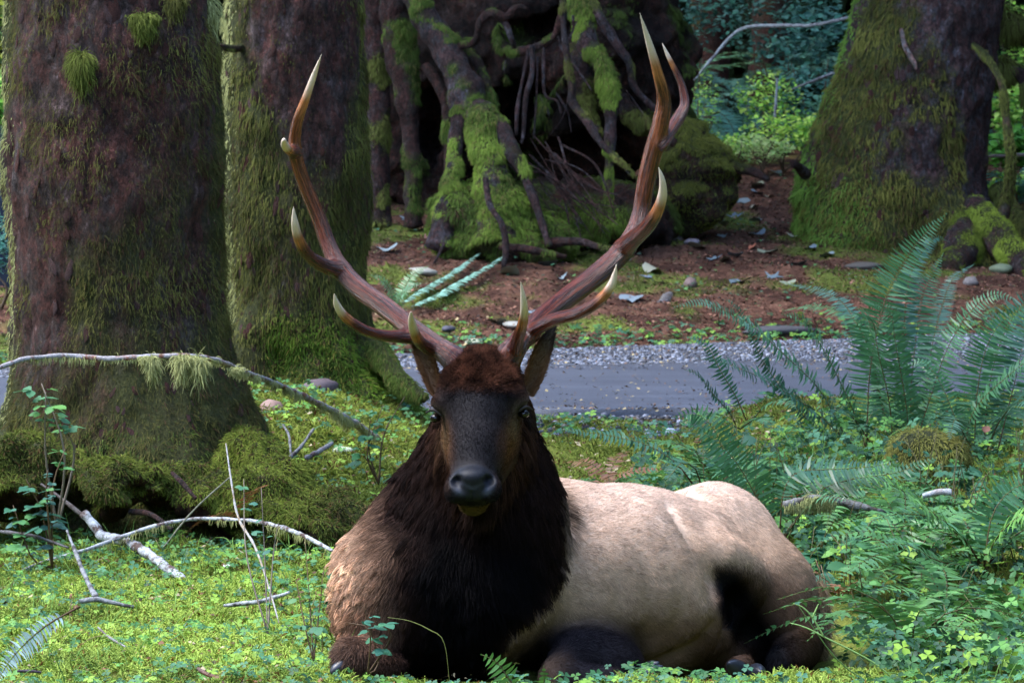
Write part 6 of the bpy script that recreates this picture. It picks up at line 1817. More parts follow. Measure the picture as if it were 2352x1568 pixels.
    head = np.exp(-(((V - E(1100, 990, 9.95)) / (0.22, 0.3, 0.28)) ** 2).sum(1))
    V = V + vnormals(V, F) * (fbm(V, 5, 3, 3) * 0.010 * (1 - np.clip(head * 1.6, 0, 1)))[:, None]
    # ribs and muscle hints
    al_ = (V - E(1390, 1330, 10.62)) @ ba
    side_m = np.exp(-((V - E(1400, 1330, 10.45)) ** 2 / np.array([0.32, 0.3, 0.17]) ** 2).sum(1))
    V = V + vnormals(V, F) * (side_m * 0.0045 * np.sin(al_ * 62 + (V[:, 2] - 0.3) * 9))[:, None]
    for c_, r_, am_ in ((E(1560, 1215, 10.8), (0.10, 0.2, 0.07), -0.028), (E(1640, 1165, 10.85), (0.07, 0.15, 0.055), 0.022), (E(1735, 1290, 10.85), (0.10, 0.2, 0.08), 0.018), (E(1470, 1460, 10.45), (0.12, 0.2, 0.06), -0.014),
                        (E(880, 1300, 10.1), (0.06, 0.2, 0.11), 0.014), (E(1340, 1180, 10.5), (0.10, 0.2, 0.08), -0.012)):
        V = V + vnormals(V, F) * (np.exp(-((V - c_) ** 2 / np.array(r_) ** 2).sum(1)) * am_)[:, None]
    # the valley between belly and thigh, the thigh standing proud of it, the fold running up to the hip
    def valley(pts, width, amount):
        nonlocal V
        Q = np.array([f.hit(a, b_, 10.2) for a, b_ in pts])
        Qs, _ = resample(Q, np.ones(len(Q)), 40)
        dd = np.min(np.linalg.norm(V[:, None, :] - Qs[None], axis=2), axis=1)
        V = V + vnormals(V, F) * (np.exp(-(dd / width) ** 2) * amount)[:, None]
    valley([(1536, 1165), (1575, 1227), (1616, 1292), (1645, 1350)], 0.028, -0.016)
    valley([(1655, 1330), (1680, 1390), (1715, 1450), (1750, 1510)], 0.045, -0.035)
    valley([(1668, 1262), (1720, 1310), (1765, 1380), (1812, 1460)], 0.055, 0.026)
    valley([(1500, 1200), (1545, 1280), (1590, 1360), (1600, 1430)], 0.06, 0.016)
    valley([(1630, 1440), (1580, 1490), (1500, 1520)], 0.03, -0.015)
    N = vnormals(V, F)
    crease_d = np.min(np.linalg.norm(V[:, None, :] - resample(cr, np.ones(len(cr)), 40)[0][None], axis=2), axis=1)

    def blob(c, r):
        return np.exp(-(((V - np.asarray(c)) / np.asarray(r)) ** 2).sum(1))
    def px(V):                         # where a point stands in the elk's own front view
        t = (V[:, 1] * _c - (V[:, 2] - CAM[2]) * _s)
        return 1176 + FPX * V[:, 0] / t, 784 - FPX * (V[:, 1] * _s + (V[:, 2] - CAM[2]) * _c) / t
    u, v = px(V)
    tan = np.array([0.52, 0.35, 0.235]); lt = np.array([0.60, 0.455, 0.365]); brown = np.array([0.110, 0.056, 0.034])
    dark = np.array([0.0022, 0.0018, 0.0022]); mane = np.array([0.016, 0.0080, 0.0060]); legs = np.array([0.017, 0.013, 0.015])
    C = np.tile(tan, (len(V), 1))
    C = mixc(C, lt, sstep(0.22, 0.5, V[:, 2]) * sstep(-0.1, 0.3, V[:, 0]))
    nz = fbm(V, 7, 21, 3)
    # belly and inner thigh coat, browner towards the bottom
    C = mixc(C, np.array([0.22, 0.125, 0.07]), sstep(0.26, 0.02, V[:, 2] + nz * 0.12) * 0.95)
    C = mixc(C, np.array([0.20, 0.125, 0.08]), np.clip(blob(E(1810, 1450, 10.85), (0.15, 0.4, 0.2)) * 1.15, 0, 1))
    C = mixc(C, np.array([0.06, 0.04, 0.03]), np.clip(blob(E(1800, 1535, 10.8), (0.13, 0.4, 0.05)), 0, 1))
    # dark groin wedge down to the hock: dark coat plus painted belly-to-thigh shade
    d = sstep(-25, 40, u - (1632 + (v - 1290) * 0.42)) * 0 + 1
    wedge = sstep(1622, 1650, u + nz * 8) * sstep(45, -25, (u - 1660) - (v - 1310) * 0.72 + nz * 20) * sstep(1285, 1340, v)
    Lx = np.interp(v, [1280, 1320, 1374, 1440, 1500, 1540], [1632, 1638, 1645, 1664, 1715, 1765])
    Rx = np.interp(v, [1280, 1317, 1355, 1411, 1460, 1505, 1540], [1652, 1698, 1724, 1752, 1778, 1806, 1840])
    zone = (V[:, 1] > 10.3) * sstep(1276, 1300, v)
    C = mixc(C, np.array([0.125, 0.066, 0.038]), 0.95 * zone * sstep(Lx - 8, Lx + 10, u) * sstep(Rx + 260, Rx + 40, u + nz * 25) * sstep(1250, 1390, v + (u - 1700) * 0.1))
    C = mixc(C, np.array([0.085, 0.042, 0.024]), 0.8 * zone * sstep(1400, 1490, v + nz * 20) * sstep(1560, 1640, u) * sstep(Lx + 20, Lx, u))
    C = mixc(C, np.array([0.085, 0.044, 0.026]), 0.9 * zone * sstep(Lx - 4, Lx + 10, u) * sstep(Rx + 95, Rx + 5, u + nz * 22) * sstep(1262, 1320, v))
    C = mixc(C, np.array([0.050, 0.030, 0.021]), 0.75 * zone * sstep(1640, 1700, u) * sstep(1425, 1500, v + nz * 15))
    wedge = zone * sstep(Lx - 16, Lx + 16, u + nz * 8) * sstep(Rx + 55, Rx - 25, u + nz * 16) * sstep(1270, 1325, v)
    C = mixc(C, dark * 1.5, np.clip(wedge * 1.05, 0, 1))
    C = mixc(C, np.array([0.16, 0.10, 0.07]), 0.75 * sstep(0.012, 0.003, crease_d))  # fold shade painted as a darker line along the crease
    C = mixc(C, np.array([0.18, 0.15, 0.16]), 0.5 * np.exp(-((u - 1632) / 9) ** 2 - ((v - 1130) / 6) ** 2))
    C = mixc(C, np.array([0.09, 0.045, 0.025]), sstep(1440, 1520, v) * sstep(1560, 1620, u) * sstep(1760, 1690, u) * 0.7)
    C = mixc(C, legs, sstep(-0.055, -0.10, V[:, 2] + nz * 0.02) * sstep(1610, 1700, u) * sstep(11.0, 10.85, V[:, 1]))
    C = mixc(C, np.array([0.03, 0.02, 0.018]), np.clip(1.3 * blob(E(1885, 1440, 11.0), (0.035, 0.3, 0.09)), 0, 1))
    # folded foreleg
    lg = sstep(1.42, 0.85, np.sqrt(((V - E(1352, 1540, 10.24)) ** 2 / np.array([0.165, 0.32, 0.135]) ** 2).sum(1)) + nz * 0.08)
    C = mixc(C, legs, lg)
    C = mixc(C, np.array([0.055, 0.05, 0.06]), np.clip(1.5 * blob(E(830, 1512, 9.94), (0.09, 0.1, 0.05)), 0, 1))
    # mane: neck and chest
    cx = 1075 + (v - 1100) * -0.02
    halfR = np.interp(v, [900, 1000, 1100, 1200, 1270, 1330, 1400, 1450, 1500, 1560], [150, 172, 186, 192, 188, 166, 122, 88, 54, 28])
    halfL = np.interp(v, [900, 1000, 1080, 1150, 1220, 1300, 1400, 1500, 1560], [170, 190, 215, 215, 190, 185, 205, 215, 200])
    side = np.where(u > cx, (u - cx) / halfR, (cx - u) / halfL)
    front = np.where(u > 1150, sstep(10.47, 10.36, V[:, 1]), sstep(10.62, 10.42, V[:, 1]))
    right = (u > cx)
    m = np.where(right, sstep(1.12, 1.0, side + nz * 0.04), sstep(1.22, 0.62, side + nz * 0.25)) * front
    C = mixc(C, brown, np.where(right, 0, sstep(1.75, 1.0, side + nz * 0.2) * front * 0.85))
    C = mixc(C, mane, m)
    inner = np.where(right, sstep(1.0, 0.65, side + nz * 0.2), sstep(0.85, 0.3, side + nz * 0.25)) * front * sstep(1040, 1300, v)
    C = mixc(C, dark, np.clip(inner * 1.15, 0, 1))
    is_mane = np.clip(m, 0, 1)
    # face
    hw = sstep(10.13, 10.03, V[:, 1]) * sstep(0.36, 0.40, V[:, 2])
    face_c = np.array([0.0080, 0.0065, 0.0075])
    def seg(a, b_, ra, rb):
        a, b_ = np.array(a), np.array(b_); d_ = b_ - a
        tt = np.clip(((V - a) @ d_) / d_.dot(d_), 0, 1)
        return np.linalg.norm(V - a - tt[:, None] * d_, axis=1) / (ra + (rb - ra) * tt)
    q1 = seg(E(1108, 880, 10.03), E(1098, 1000, 9.93), 0.150, 0.125)
    q2 = seg(E(1098, 1000, 9.93), E(1087, 1125, 9.80), 0.125, 0.092)
    q3 = seg(E(1098, 1040, 9.93), E(1087, 1150, 9.84), 0.10, 0.062)
    H = sstep(1.05, 0.9, np.minimum(np.minimum(q1, q2), q3) + nz * 0.05)
    C = mixc(C, np.array([0.050, 0.022, 0.012]), np.clip(sstep(1.75, 1.0, np.minimum(q1, q2)) * (V[:, 1] < 10.25) * sstep(1190, 1090, v) * sstep(850, 900, v), 0, 1) * 0.8)
    C = mixc(C, np.array([0.040, 0.019, 0.011]), H * hw)
    fw = np.interp(v, [850, 900, 950, 985, 1020, 1060, 1090, 1120, 1200], [70, 84, 84, 62, 48, 46, 58, 74, 80])
    fc = np.interp(v, [850, 1100], [1105, 1086])
    C = mixc(C, face_c, H * hw * sstep(1.7, 0.75, np.abs(u - fc) / fw + nz * 0.15) * sstep(855, 905, v))
    C = mixc(C, np.array([0.048, 0.018, 0.010]) * np.clip(1 + 1.2 * fbm(V, 45, 8, 2), 0.2, 2)[:, None], sstep(925, 850, v + nz * 50) * (V[:, 1] < 10.2) * (V[:, 2] > 0.6) * sstep(110, 80, np.abs(u - 1105)))
    C = mixc(C, np.array([0.13, 0.055, 0.020]), 0.8 * H * np.clip(blob(E(1022, 1040, 9.95), (0.025, 0.12, 0.06)) + blob(E(1170, 1030, 9.95), (0.03, 0.12, 0.06)), 0, 1))
    for ex, ey in ((996, 957), (1205, 947)):
        ring = np.sqrt((u - ex) ** 2 + (v - ey) ** 2)
        C = mixc(C, np.array([0.06, 0.042, 0.033]), sstep(34, 22, ring) * hw * 0.75 * sstep(ey + 14, ey - 8, v))
        C = mixc(C, np.array([0.012, 0.010, 0.010]), sstep(24, 14, ring) * hw)
    C = mixc(C, np.array([0.10, 0.085, 0.06]), 0.6 * hw * np.clip(blob(E(1018, 1000, 9.9), (0.010, 0.1, 0.035)) + blob(E(1182, 992, 9.9), (0.010, 0.1, 0.035)), 0, 1))
    for sx_, cx_, cy_ in ((-1, 978, 948), (1, 1222, 938)):
        C = mixc(C, np.array([0.16, 0.12, 0.095]), 0.8 * hw * np.exp(-((u - cx_) / 9) ** 2 - ((v - cy_ - 4) / 26) ** 2))
    C = mixc(C, np.array([0.13, 0.075, 0.035]), 0.7 * hw * (np.exp(-((u - 1022) / 9) ** 2 - ((v - 1015) / 32) ** 2) + np.exp(-((u - 1176) / 10) ** 2 - ((v - 1005) / 34) ** 2)))
    nose = sstep(1.1, 0.9, np.sqrt(((V - E(1086, 1108, 9.74)) ** 2 / np.array([0.062, 0.09, 0.048]) ** 2).sum(1)))
    C = mixc(C, np.array([0.009, 0.010, 0.014]), nose)
    for cx_ in (1052, 1120):
        C = mixc(C, np.array([0.05, 0.055, 0.07]), 0.8 * nose * np.exp(-((u - cx_) / 10) ** 2 - ((v - 1130) / 12) ** 2))  # bluish sheen below the nostrils painted into the nose colour
    C = mixc(C, np.array([0.05, 0.055, 0.07]), 0.6 * nose * np.exp(-((u - 1086) / 26) ** 2 - ((v - 1122 - np.abs(u - 1086) * -0.5) / 4) ** 2))  # painted highlight across the middle of the nose
    chin = hw * sstep(1160, 1168, v + np.abs(u - 1086) * 0.08) * sstep(1192, 1184, v) * sstep(56, 44, np.abs(u - 1086)) * sstep(9.9, 9.84, V[:, 1])
    C = mixc(C, np.array([0.085, 0.052, 0.024]), chin)
    m_skin, t, b = new_mat('hide')
    a = nd(t, 'ShaderNodeAttribute', attribute_name='Col')
    n = noise_node(t, 260, 3)
    r = ramp(t, n.outputs[0], [(0.3, (0.8,) * 3), (0.7, (1.15,) * 3)])
    t.links.new(mixn(t, a.outputs['Color'], r.outputs[0], 1.0, 'MULTIPLY'), b.inputs['Base Color'])
    w = nd(t, 'ShaderNodeAttribute', attribute_name='wet')
    rr = ramp(t, w.outputs['Fac'], [(0, (0.75,) * 3), (1, (0.5,) * 3)])
    t.links.new(rr.outputs[0], b.inputs['Roughness'])
    b.inputs['Specular IOR Level'].default_value = 0.18
    bump(t, b, noise_node(t, 420, 2).outputs[0], 0.35, 0.003)
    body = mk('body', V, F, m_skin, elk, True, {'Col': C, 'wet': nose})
    # ---- coat
    def coat(name, n, w, length, radius, groom, rnd, ncurl, col_gain=1.0, K=5, lift=0.35, grav=0.0, rough=0.25, clump=0, cvar=0.0):
        facing = np.clip((N * unit(CAM - V)).sum(1) + 0.35, 0, 1)
        P, Nn, (c, L, G, Ns) = scatter(V, F, n, w * np.clip(facing * 3, 0, 1), RNG, (C, length, groom, N))
        Ns = unit(Ns)
        keep = L > 0.001
        P, c, L, G, Ns = P[keep], c[keep], L[keep], G[keep], Ns[keep]
        G = G + unit(RNG.normal(size=P.shape)) * rnd + np.stack([vnoise(P, 14, 5), vnoise(P, 14, 6), vnoise(P, 14, 7)], 1) * ncurl
        if clump:
            cell = np.stack([vnoise(P, clump, 35), vnoise(P, clump, 36), vnoise(P, clump, 37)], 1)
            G = G + cell * 0.5
        G = G - Ns * (G * Ns).sum(1)[:, None]
        G = unit(G)
        D = unit(G + Ns * lift)
        L = L * RNG.uniform(0.65, 1.25, len(L))
        pts = np.zeros((len(P), K, 3))
        p = P - Ns * 0.002
        for k in range(K):
            pts[:, k] = p
            D = unit(D + np.array([0, 0, -grav]) + RNG.normal(size=D.shape) * 0.05)
            p = p + D * (L / (K - 1))[:, None]
        br = (1 + RNG.normal(size=len(P)) * rough + (cvar * fbm(P, 55, 77, 3) if cvar else 0)) * col_gain
        cc = c * np.clip(br, 0.4, 2.2)[:, None]
        rad = np.linspace(1, 0.25, K)[None, :] * radius * RNG.uniform(0.7, 1.3, (len(P), 1))
        return hair(name, pts, rad, cc, MAT['fur'], elk)
    headw = np.clip(H * hw * 1.3, 0, 1)
    nof = 1 - np.clip(nose * 1.5, 0, 1)
    eyes = np.minimum(np.sqrt((u - 997) ** 2 + (v - 957) ** 2), np.sqrt((u - 1206) ** 2 + (v - 948) ** 2))
    nof = nof * sstep(18, 24, eyes)
    # body coat: short, runs back and down
    gb = np.tile(np.array([0.62, 0.5, -0.55]), (len(V), 1))
    hip = sstep(1560, 1640, u)
    gb = mixc(gb, np.array([0.35, 0.2, -0.9]), hip)
    Lb = np.full(len(V), 0.017)
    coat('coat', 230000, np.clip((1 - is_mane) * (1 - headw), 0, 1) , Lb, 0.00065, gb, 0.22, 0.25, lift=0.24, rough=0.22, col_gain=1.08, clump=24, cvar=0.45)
    # face
    gf = np.tile(np.array([0.0, 0.35, 1.0]), (len(V), 1))
    gf[:, 0] = np.sign(u - 1095) * 0.25 * sstep(10, 80, np.abs(u - 1095))
    Lf = 0.010 + 0.016 * sstep(980, 1100, v) * sstep(60, 95, np.abs(u - 1092)) * sstep(9.84, 9.9, V[:, 1])
    coat('face_fur', 80000, headw * nof, Lf, 0.0008, gf, 0.3, 0.4, lift=0.25, rough=0.55, col_gain=1.2, clump=50)
    # curly crown between the antlers
    wd_ = np.interp(v, [780, 840, 900, 950], [-22, -8, 8, 14])
    cw = np.clip(sstep(945, 865, v + nz * 30 + fbm(V, 30, 4, 2) * 45) * sstep(0.3, 0.7, sstep(10.2, 10.12, V[:, 1])) * (1 - sstep(62, 92, np.abs(u - 1105) - wd_ + nz * 30)), 0, 1) * (V[:, 2] > 0.6)
    coat('crown_fur', 22000, cw, np.full(len(V), 0.016) * (0.4 + 0.6 * sstep(930, 850, v)), 0.0008, gf * np.array([1, 1, -0.4]), 1.4, 1.2, K=6, lift=0.9, rough=0.5, col_gain=1.25, clump=60, cvar=2.2)
    # mane
    gm = np.tile(np.array([0.0, 0.05, -1.0]), (len(V), 1))
    gm[:, 0] = (u - 1090) / 330.0
    Lm = np.interp(v, [900, 1000, 1150, 1300, 1500], [0.035, 0.065, 0.10, 0.10, 0.05])
    Lm = Lm * np.where(right, 0.85, 0.55)
    coat('mane', 120000, np.clip(is_mane - headw * 1.5, 0, 1) * sstep(1.1, 1.3, np.minimum(q2, q3) + 0.25 * (v > 1130)), Lm, 0.0009, gm, 0.25, 0.35, K=6, lift=0.45, grav=0.10, rough=0.45, col_gain=1.1, clump=28)
    # locks: strands gathered to a common tip
    def locks(name, n, per, w, length, cols, seed, out=0.28, rad=0.0009):
        rg = np.random.default_rng(seed)
        facing = np.clip((N * unit(CAM - V)).sum(1) + 0.45, 0, 1)
        P, _, (c, Ns, Lq, G) = scatter(V, F, n, w * np.clip(facing * 3, 0, 1), rg, (C, N, length, gm))
        Ns = unit(Ns)
        D = unit(unit(G) + Ns * out * rg.uniform(0.3, 1.3, (n, 1)) + rg.normal(size=P.shape) * 0.16)
        Lq = Lq * rg.uniform(0.6, 1.35, n)
        tip = P + D * Lq[:, None] + np.array([0, 0, -0.25]) * Lq[:, None]
        off = rg.normal(size=(n, per, 3)) * 0.011
        off -= Ns[:, None] * (off * Ns[:, None]).sum(-1, keepdims=True)
        K = 6
        pts = np.zeros((n, per, K, 3))
        sp = rg.uniform(0.75, 1.1, (n, per, 1))
        for k in range(K):
            u_ = k / (K - 1)
            mid = P + (tip - P) * u_ + Ns * (0.18 * Lq * math.sin(math.pi * u_))[:, None]
            pts[:, :, k] = P[:, None] * (1 - sp) * 0 + (P[:, None] + (mid - P)[:, None] * sp) + off * (1 - 0.8 * u_ ** 0.8)
        cc_ = c * np.clip(np.exp(rg.normal(size=(n, 1)) * 0.5), 0.35, 2.6) * cols
        cc_ = np.repeat(cc_, per, 0) * rg.uniform(0.7, 1.35, (n * per, 1))
        hair(name, pts.reshape(-1, K, 3), np.linspace(1, 0.3, K) * rad, cc_, MAT['fur'], elk)
    locks('mane', 3000, 22, np.clip(is_mane - headw * 1.5, 0, 1) * np.where(right, 1, sstep(1.05, 0.7, side)) * sstep(1.1, 1.35, np.minimum(q2, q3) + 0.25 * (v > 1130)), Lm * np.where(right, 0.62, 0.9), np.array([0.75, 0.72, 0.74]), 5)
    locks('shoulder_fur', 700, 14, np.where(right, 0, sstep(1.8, 1.2, side) * front * (1 - is_mane)), Lm * 0.55, np.array([1.15, 1.05, 1.0]), 6, out=0.3)
    Lx = np.full(len(V), 0.035)
    coat('shoulder_fur', 40000, np.where(right, 0, sstep(1.9, 1.2, side) * front * (1 - is_mane * 0.5)) * np.clip(1 - headw * 2, 0, 1) * sstep(1.0, 1.25, np.minimum(q2, q3)), Lx, 0.0008, gm, 0.3, 0.3, K=5, lift=0.3, grav=0.05, rough=0.3, col_gain=1.1)
    # ---- eyes
    gloss, t, b = new_mat('eye_gloss')
    b.inputs['Base Color'].default_value = (0.006, 0.004, 0.003, 1)
    b.inputs['Roughness'].default_value = 0.22
    for c, lab in ((E(1000, 960, 9.962), None), (E(1203, 950, 9.962), None)):
        g = Geo()
        th = np.linspace(0, math.pi, 13); ph = np.linspace(0, 2 * math.pi, 20, endpoint=False)
        T, Pp = np.meshgrid(th, ph, indexing='ij')
        S = np.stack([np.sin(T) * np.cos(Pp), np.cos(T), np.sin(T) * np.sin(Pp)], -1).reshape(-1, 3) * np.array([0.015, 0.015, 0.0125])
        i = np.arange(12)[:, None] * 20; j = np.arange(20)[None, :]; j2 = (j + 1) % 20
        g.add(S + c, np.stack([i + j, i + j2, i + 20 + j2, i + 20 + j], -1).reshape(-1, 4))
        g.obj('eye', gloss, elk)
    # upper eyelids with lashes
    lid = attr_mat('eyelid', 0.6)
    for (a0, a1, a2) in (((978, 948, 9.953), (994, 941, 9.938), (1014, 954, 9.935)), ((1190, 945, 9.935), (1208, 934, 9.938), (1224, 941, 9.953))):
        g = Geo()
        add_tube(g, [E(*a0), E(*a1), E(*a2)], [0.002, 0.0048, 0.002], n=8, k=10)
        g.A['Col'] = [np.tile([0.022, 0.016, 0.014, 1], (g.n, 1))]
        g.obj('eyelid', lid, elk)
    # ---- ears
    def ear(base, tip, out, w, name='ear'):
        base, tip = np.array(base), np.array(tip)
        L = tip - base
        Tn = unit(L)
        out = unit(np.array(out) - Tn * np.dot(out, Tn))
        sd = np.cross(Tn, out)
        nu, nv = 14, 15
        uu = np.linspace(0, 1, nu)
        prof = np.interp(uu, [0, 0.15, 0.4, 0.65, 0.85, 0.96, 1], [0.62, 0.85, 1.0, 0.85, 0.5, 0.2, 0.02]) * w
        cup = np.interp(uu, [0, 0.5, 1], [0.9, 0.55, 0.1])
        g = Geo()
        layers = []
        for off in (0.0, 0.006):
            pts = []
            for a, p, cu in zip(uu, prof, cup):
                s = np.linspace(-1, 1, nv)
                ang = s * (1.25 * cu + 0.25)
                r = p / math.sin(1.25 * cu + 0.25) if True else p
                r = min(r, w * 2.2)
                pts.append(base + L * a + sd * (np.sin(ang) * p / math.sin(min(1.5, 1.25 * cu + 0.25)))[:, None]
                           - out * ((np.cos(ang)) * p * cu + off)[:, None] + out * (p * cu * 0.5))
            layers.append(np.array(pts).reshape(-1, 3))
        i = np.arange(nu - 1)[:, None] * nv; j = np.arange(nv - 1)[None, :]
        F0 = np.stack([i + j, i + j + 1, i + nv + j + 1, i + nv + j], -1).reshape(-1, 4)
        n0 = nu * nv
        e = np.arange(nu - 1) * nv
        r1 = np.stack([e, e + nv, e + nv + n0, e + n0], -1)
        e2 = e + nv - 1
        r2 = np.stack([e2, e2 + n0, e2 + nv + n0, e2 + nv], -1)
        Vv = np.vstack(layers)
        Ff = np.vstack([F0[:, ::-1], F0 + n0, r1, r2])
        t_ = np.tile(np.repeat(uu, nv), 2)
        s_ = np.tile(np.tile(np.linspace(-1, 1, nv), nu), 2)
        cc = mixc(np.array([0.13, 0.062, 0.028]), np.array([0.025, 0.018, 0.018]), sstep(0.45, 0.85, t_))
        cc = mixc(cc, np.array([0.12, 0.09, 0.07]), 0.4 * sstep(0.8, 0.2, np.abs(s_)) * (np.arange(len(Vv)) < n0))
        o = mk(name, Vv, Ff, m_skin, elk, True, {'Col': cc, 'wet': np.zeros(len(Vv))})
        P, Nn, (c,) = scatter(Vv, Ff, 7000, None, RNG, (cc,))
        D = unit(np.tile(Tn, (len(P), 1)) + Nn * 0.4 + RNG.normal(size=P.shape) * 0.25)
        Lh = RNG.uniform(0.008, 0.02, len(P))
        pts = np.stack([P + D * (Lh * k / 2)[:, None] for k in range(3)], 1)
        hair('ear_fur', pts, np.array([0.0006, 0.0005, 0.0002]), c * RNG.uniform(0.7, 1.3, (len(P), 1)), MAT['fur'], o)
    ear(E(1005, 905, 10.08), E(943, 742, 10.12), (-0.75, -1, 0.1), 0.027)
    ear(E(1210, 905, 10.08), E(1272, 752, 10.12), (0.8, -1, 0.1), 0.029)

    # ---- antlers
    am, t, b = new_mat('antler')
    a = nd(t, 'ShaderNodeAttribute', attribute_name='Col')
    fl = nd(t, 'ShaderNodeAttribute', attribute_name='flow')
    n1 = noise_node(t, 1.0, 5, 0.65, fl.outputs['Vector'])
    n2 = noise_node(t, 2.7, 4, 0.7, fl.outputs['Vector'])
    r = ramp(t, n1.outputs[0], [(0.34, (0.25, 0.18, 0.16)), (0.48, (0.85, 0.78, 0.75)), (0.64, (2.3, 2.1, 1.9))])
    tipw = nd(t, 'ShaderNodeAttribute', attribute_name='tip')
    ms = mixn(t, r.outputs[0], (1, 1, 1), tipw.outputs['Fac'])
    t.links.new(mixn(t, a.outputs['Color'], ms, 1.0, 'MULTIPLY'), b.inputs['Base Color'])
    b.inputs['Roughness'].default_value = 0.22
    b.inputs['Specular IOR Level'].default_value = 0.5
    mm = nd(t, 'ShaderNodeMath', operation='ADD')
    t.links.new(n1.outputs[0], mm.inputs[0]); t.links.new(n2.outputs[0], mm.inputs[1])
    bump(t, b, mm.outputs[0], 0.9, 0.006)
    def antler(chains, lo, hi):
        g = Field(*[np.arange(l, h, 0.0034) for l, h in zip(lo, hi)])
        paths = []
        for ch in chains:
            P = [E(q[0], q[1], q[2]) for q in ch['p']]
            R = [q[3] * (0.93 if i_ else 1) * mpp(q[2]) for i_, q in enumerate(ch['p'])]
            Q, rr_ = g.chain(P, R, ch.get('k', 0.014), n=len(P) * 5)
            paths.append((Q, rr_, ch))
        Va, Fa = g.surface()
        Va = smooth_mesh(Va, Fa, 2, 0.5)
        Na = vnormals(Va, Fa)
        best = np.full(len(Va), 1e9); flow = np.zeros((len(Va), 3)); tipf = np.zeros(len(Va)); rad = np.zeros(len(Va)); smain = np.zeros(len(Va))
        base0 = 0
        for ci, (Q, rr_, ch) in enumerate(paths):
            s = np.concatenate([[0], np.cumsum(np.linalg.norm(np.diff(Q, axis=0), axis=1))])
            T, Nf, Bf = frames(Q)
            dd = np.linalg.norm(Va[:, None, :] - Q[None], axis=2) - rr_[None] * 0.9
            k = dd.argmin(1); dm = dd[np.arange(len(Va)), k]
            upd = dm < best
            rel = Va - Q[k]
            al = (rel * T[k]).sum(1)
            ang = np.arctan2((rel * Bf[k]).sum(1), (rel * Nf[k]).sum(1))
            ss = s[k] + al
            fr = rr_[k] / 0.006
            fv = np.stack([np.cos(ang) * fr, np.sin(ang) * fr, ss * 9 + ci * 7], 1)
            flow[upd] = fv[upd]
            ivory = ch.get('ivory', 0.35) * 0.84
            tl = s[-1]
            tf = sstep(1 - ivory * 1.2, 1 - ivory * 0.3, ss / tl)
            tipf[upd] = tf[upd]; best[upd] = dm[upd]; rad[upd] = rr_[k][upd]
            if ci == 0: smain = np.where(upd, ss / tl, smain)
            else: smain = np.where(upd, 0.35, smain)
        base = np.array([0.062, 0.012, 0.005]); upper = np.array([0.115, 0.036, 0.013]); ivory_c = np.array([0.82, 0.65, 0.50])
        cc = mixc(base, upper, sstep(0.35, 0.8, smain))
        cc = mixc(cc, np.array([0.06, 0.026, 0.018]), 0.6 * sstep(0.10, 0.0, smain))
        cc = mixc(cc, np.array([0.42, 0.16, 0.055]), sstep(0.0, 0.4, tipf) * 0.8)
        cc = mixc(cc, ivory_c, sstep(0.5, 1.0, tipf))
        d = (np.stack([fbm(flow, 0.9, 3, 3)], 0)[0]) * np.clip(1 - tipf * 1.3, 0, 1)
        Va = Va + Na * (d * 0.0022)[:, None]
        # pearled burr at the root
        root = paths[0][0][0]
        dr = np.linalg.norm(Va - root, axis=1)
        Va = Va + Na * (sstep(0.05, 0.03, dr) * (0.004 + 0.004 * vnoise(Va, 110, 4)))[:, None]
        mk('antler', Va, Fa, am, elk, True, {'Col': cc, 'flow': flow, 'tip': np.clip(tipf * 1.2, 0, 1)})
    L = [
        {'p': [(1062, 845, 10.03, 36), (1040, 822, 10.02, 33), (1000, 793, 10.05, 25), (941, 750, 10.12, 25), (885, 706, 10.20, 25), (823, 662, 10.27, 25), (780, 614, 10.31, 23),
               (754, 563, 10.34, 20), (733, 501, 10.35, 18), (704, 433, 10.34, 17), (682, 371, 10.32, 17), (677, 332, 10.30, 16), (683, 281, 10.27, 13.5), (700, 233, 10.23, 11), (721, 174, 10.18, 7.5), (739, 124, 10.13, 2)], 'ivory': 0.22},
        {'p': [(985, 800, 10.03, 16), (962, 782, 9.95, 15), (950, 757, 9.88, 12), (945, 735, 9.83, 9), (944, 716, 9.79, 3)], 'ivory': 0.75},
        {'p': [(950, 772, 10.11, 18), (905, 772, 10.05, 15), (868, 768, 9.98, 14), (828, 754, 9.90, 13.5), (792, 727, 9.85, 12), (774, 700, 9.81, 9), (768, 674, 9.78, 2)], 'ivory': 0.35},
        {'p': [(785, 622, 10.31, 20), (740, 608, 10.25, 18), (706, 585, 10.19, 15), (686, 549, 10.14, 12.5), (677, 512, 10.10, 9.5), (674, 474, 10.07, 2)], 'ivory': 0.5},
        {'p': [(680, 350, 10.31, 14), (663, 345, 10.24, 11), (654, 333, 10.18, 10), (652, 322, 10.14, 6)], 'ivory': 0.8},
    ]
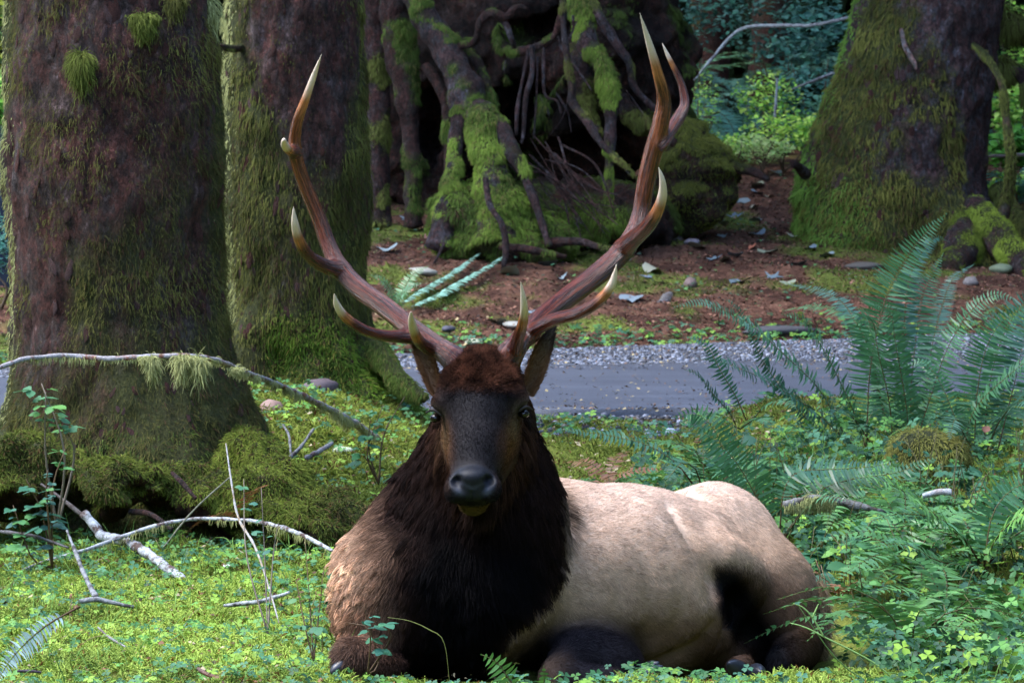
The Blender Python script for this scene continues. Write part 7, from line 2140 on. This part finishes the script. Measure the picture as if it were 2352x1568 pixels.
    R_ = [
        {'p': [(1158, 838, 10.03, 36), (1172, 812, 10.02, 33), (1200, 778, 10.06, 27), (1233, 742, 10.12, 26), (1290, 694, 10.20, 26), (1363, 638, 10.28, 27), (1425, 583, 10.33, 26), (1458, 534, 10.36, 24),
               (1472, 484, 10.38, 21), (1483, 422, 10.38, 22), (1500, 349, 10.37, 23), (1518, 281, 10.35, 21), (1524, 225, 10.33, 17), (1508, 158, 10.28, 12.5), (1488, 90, 10.23, 8), (1469, 30, 10.18, 2)], 'ivory': 0.22},
        {'p': [(1180, 815, 10.03, 18), (1188, 783, 9.95, 16), (1199, 750, 9.87, 13), (1204, 718, 9.80, 11), (1202, 685, 9.76, 8), (1196, 646, 9.73, 2)], 'ivory': 0.62},
        {'p': [(1212, 775, 10.11, 21), (1235, 752, 10.04, 18), (1275, 733, 9.98, 16), (1329, 718, 9.91, 15.5), (1376, 690, 9.86, 14), (1403, 657, 9.82, 11), (1412, 630, 9.80, 7), (1416, 607, 9.78, 2)], 'ivory': 0.33},
        {'p': [(1430, 572, 10.33, 22), (1460, 545, 10.27, 21), (1490, 517, 10.20, 18), (1512, 480, 10.14, 15), (1522, 446, 10.10, 11.5), (1521, 413, 10.07, 7.5), (1513, 384, 10.05, 2)], 'ivory': 0.55},
        {'p': [(1520, 330, 10.36, 17), (1540, 300, 10.40, 15), (1560, 270, 10.44, 15), (1573, 240, 10.46, 12), (1567, 200, 10.47, 10), (1551, 163, 10.47, 8), (1532, 124, 10.46, 5), (1519, 95, 10.45, 1.5)], 'ivory': 0.3},
    ]
    antler(L, E(610, 905, 9.72), (E(1110, 90, 10.3)[0], 10.45, E(1110, 85, 10.3)[2]))
    antler(R_, (E(1105, 0, 10)[0], 9.66, E(0, 905, 10)[2]), (E(1610, 0, 10.3)[0], 10.56, E(0, -5, 10.3)[2]))
    # ---- hooves
    hm, t, b = new_mat('hoof_horn')
    b.inputs['Base Color'].default_value = (0.018, 0.02, 0.028, 1)
    b.inputs['Roughness'].default_value = 0.35
    for c, d, s in ((E(1490, 1534, 10.2), (0.35, -0.3, 0.25), 0.024), (E(1488, 1546, 10.16), (0.5, -0.1, 0.25), 0.028),
                    (E(1694, 1536, 10.46), (-0.4, -0.6, 0.35), 0.033), (E(1738, 1544, 10.46), (0.1, -0.6, 0.1), 0.033),
                    (E(785, 1528, 9.90), (-0.6, -0.4, -0.35), 0.024)):
        d = unit(d)
        g = Geo()
        add_tube(g, [c - d * s, c, c + d * s, c + d * s * 1.7], [s * 0.75, s * 0.85, s * 0.6, s * 0.15], n=12, k=12)
        g.obj('hoof', hm, elk)
    # tail tuft of long hair at the rump edge
    P = np.array([E(1882, 1420, 11.02)] * 2500) + RNG.normal(size=(2500, 3)) * np.array([0.008, 0.03, 0.05])
    D = unit(np.array([0.35, 0, -1]) + RNG.normal(size=P.shape) * 0.25)
    Ln = RNG.uniform(0.03, 0.07, len(P))
    pts = np.stack([P + D * (Ln * k / 3)[:, None] for k in range(4)], 1)
    hair('tail', pts, np.array([0.001, 0.0009, 0.0007, 0.0003]), np.array([0.33, 0.22, 0.13]) * RNG.uniform(0.5, 1.2, (2500, 1)), MAT['fur'], elk)
    return elk
make_elk()
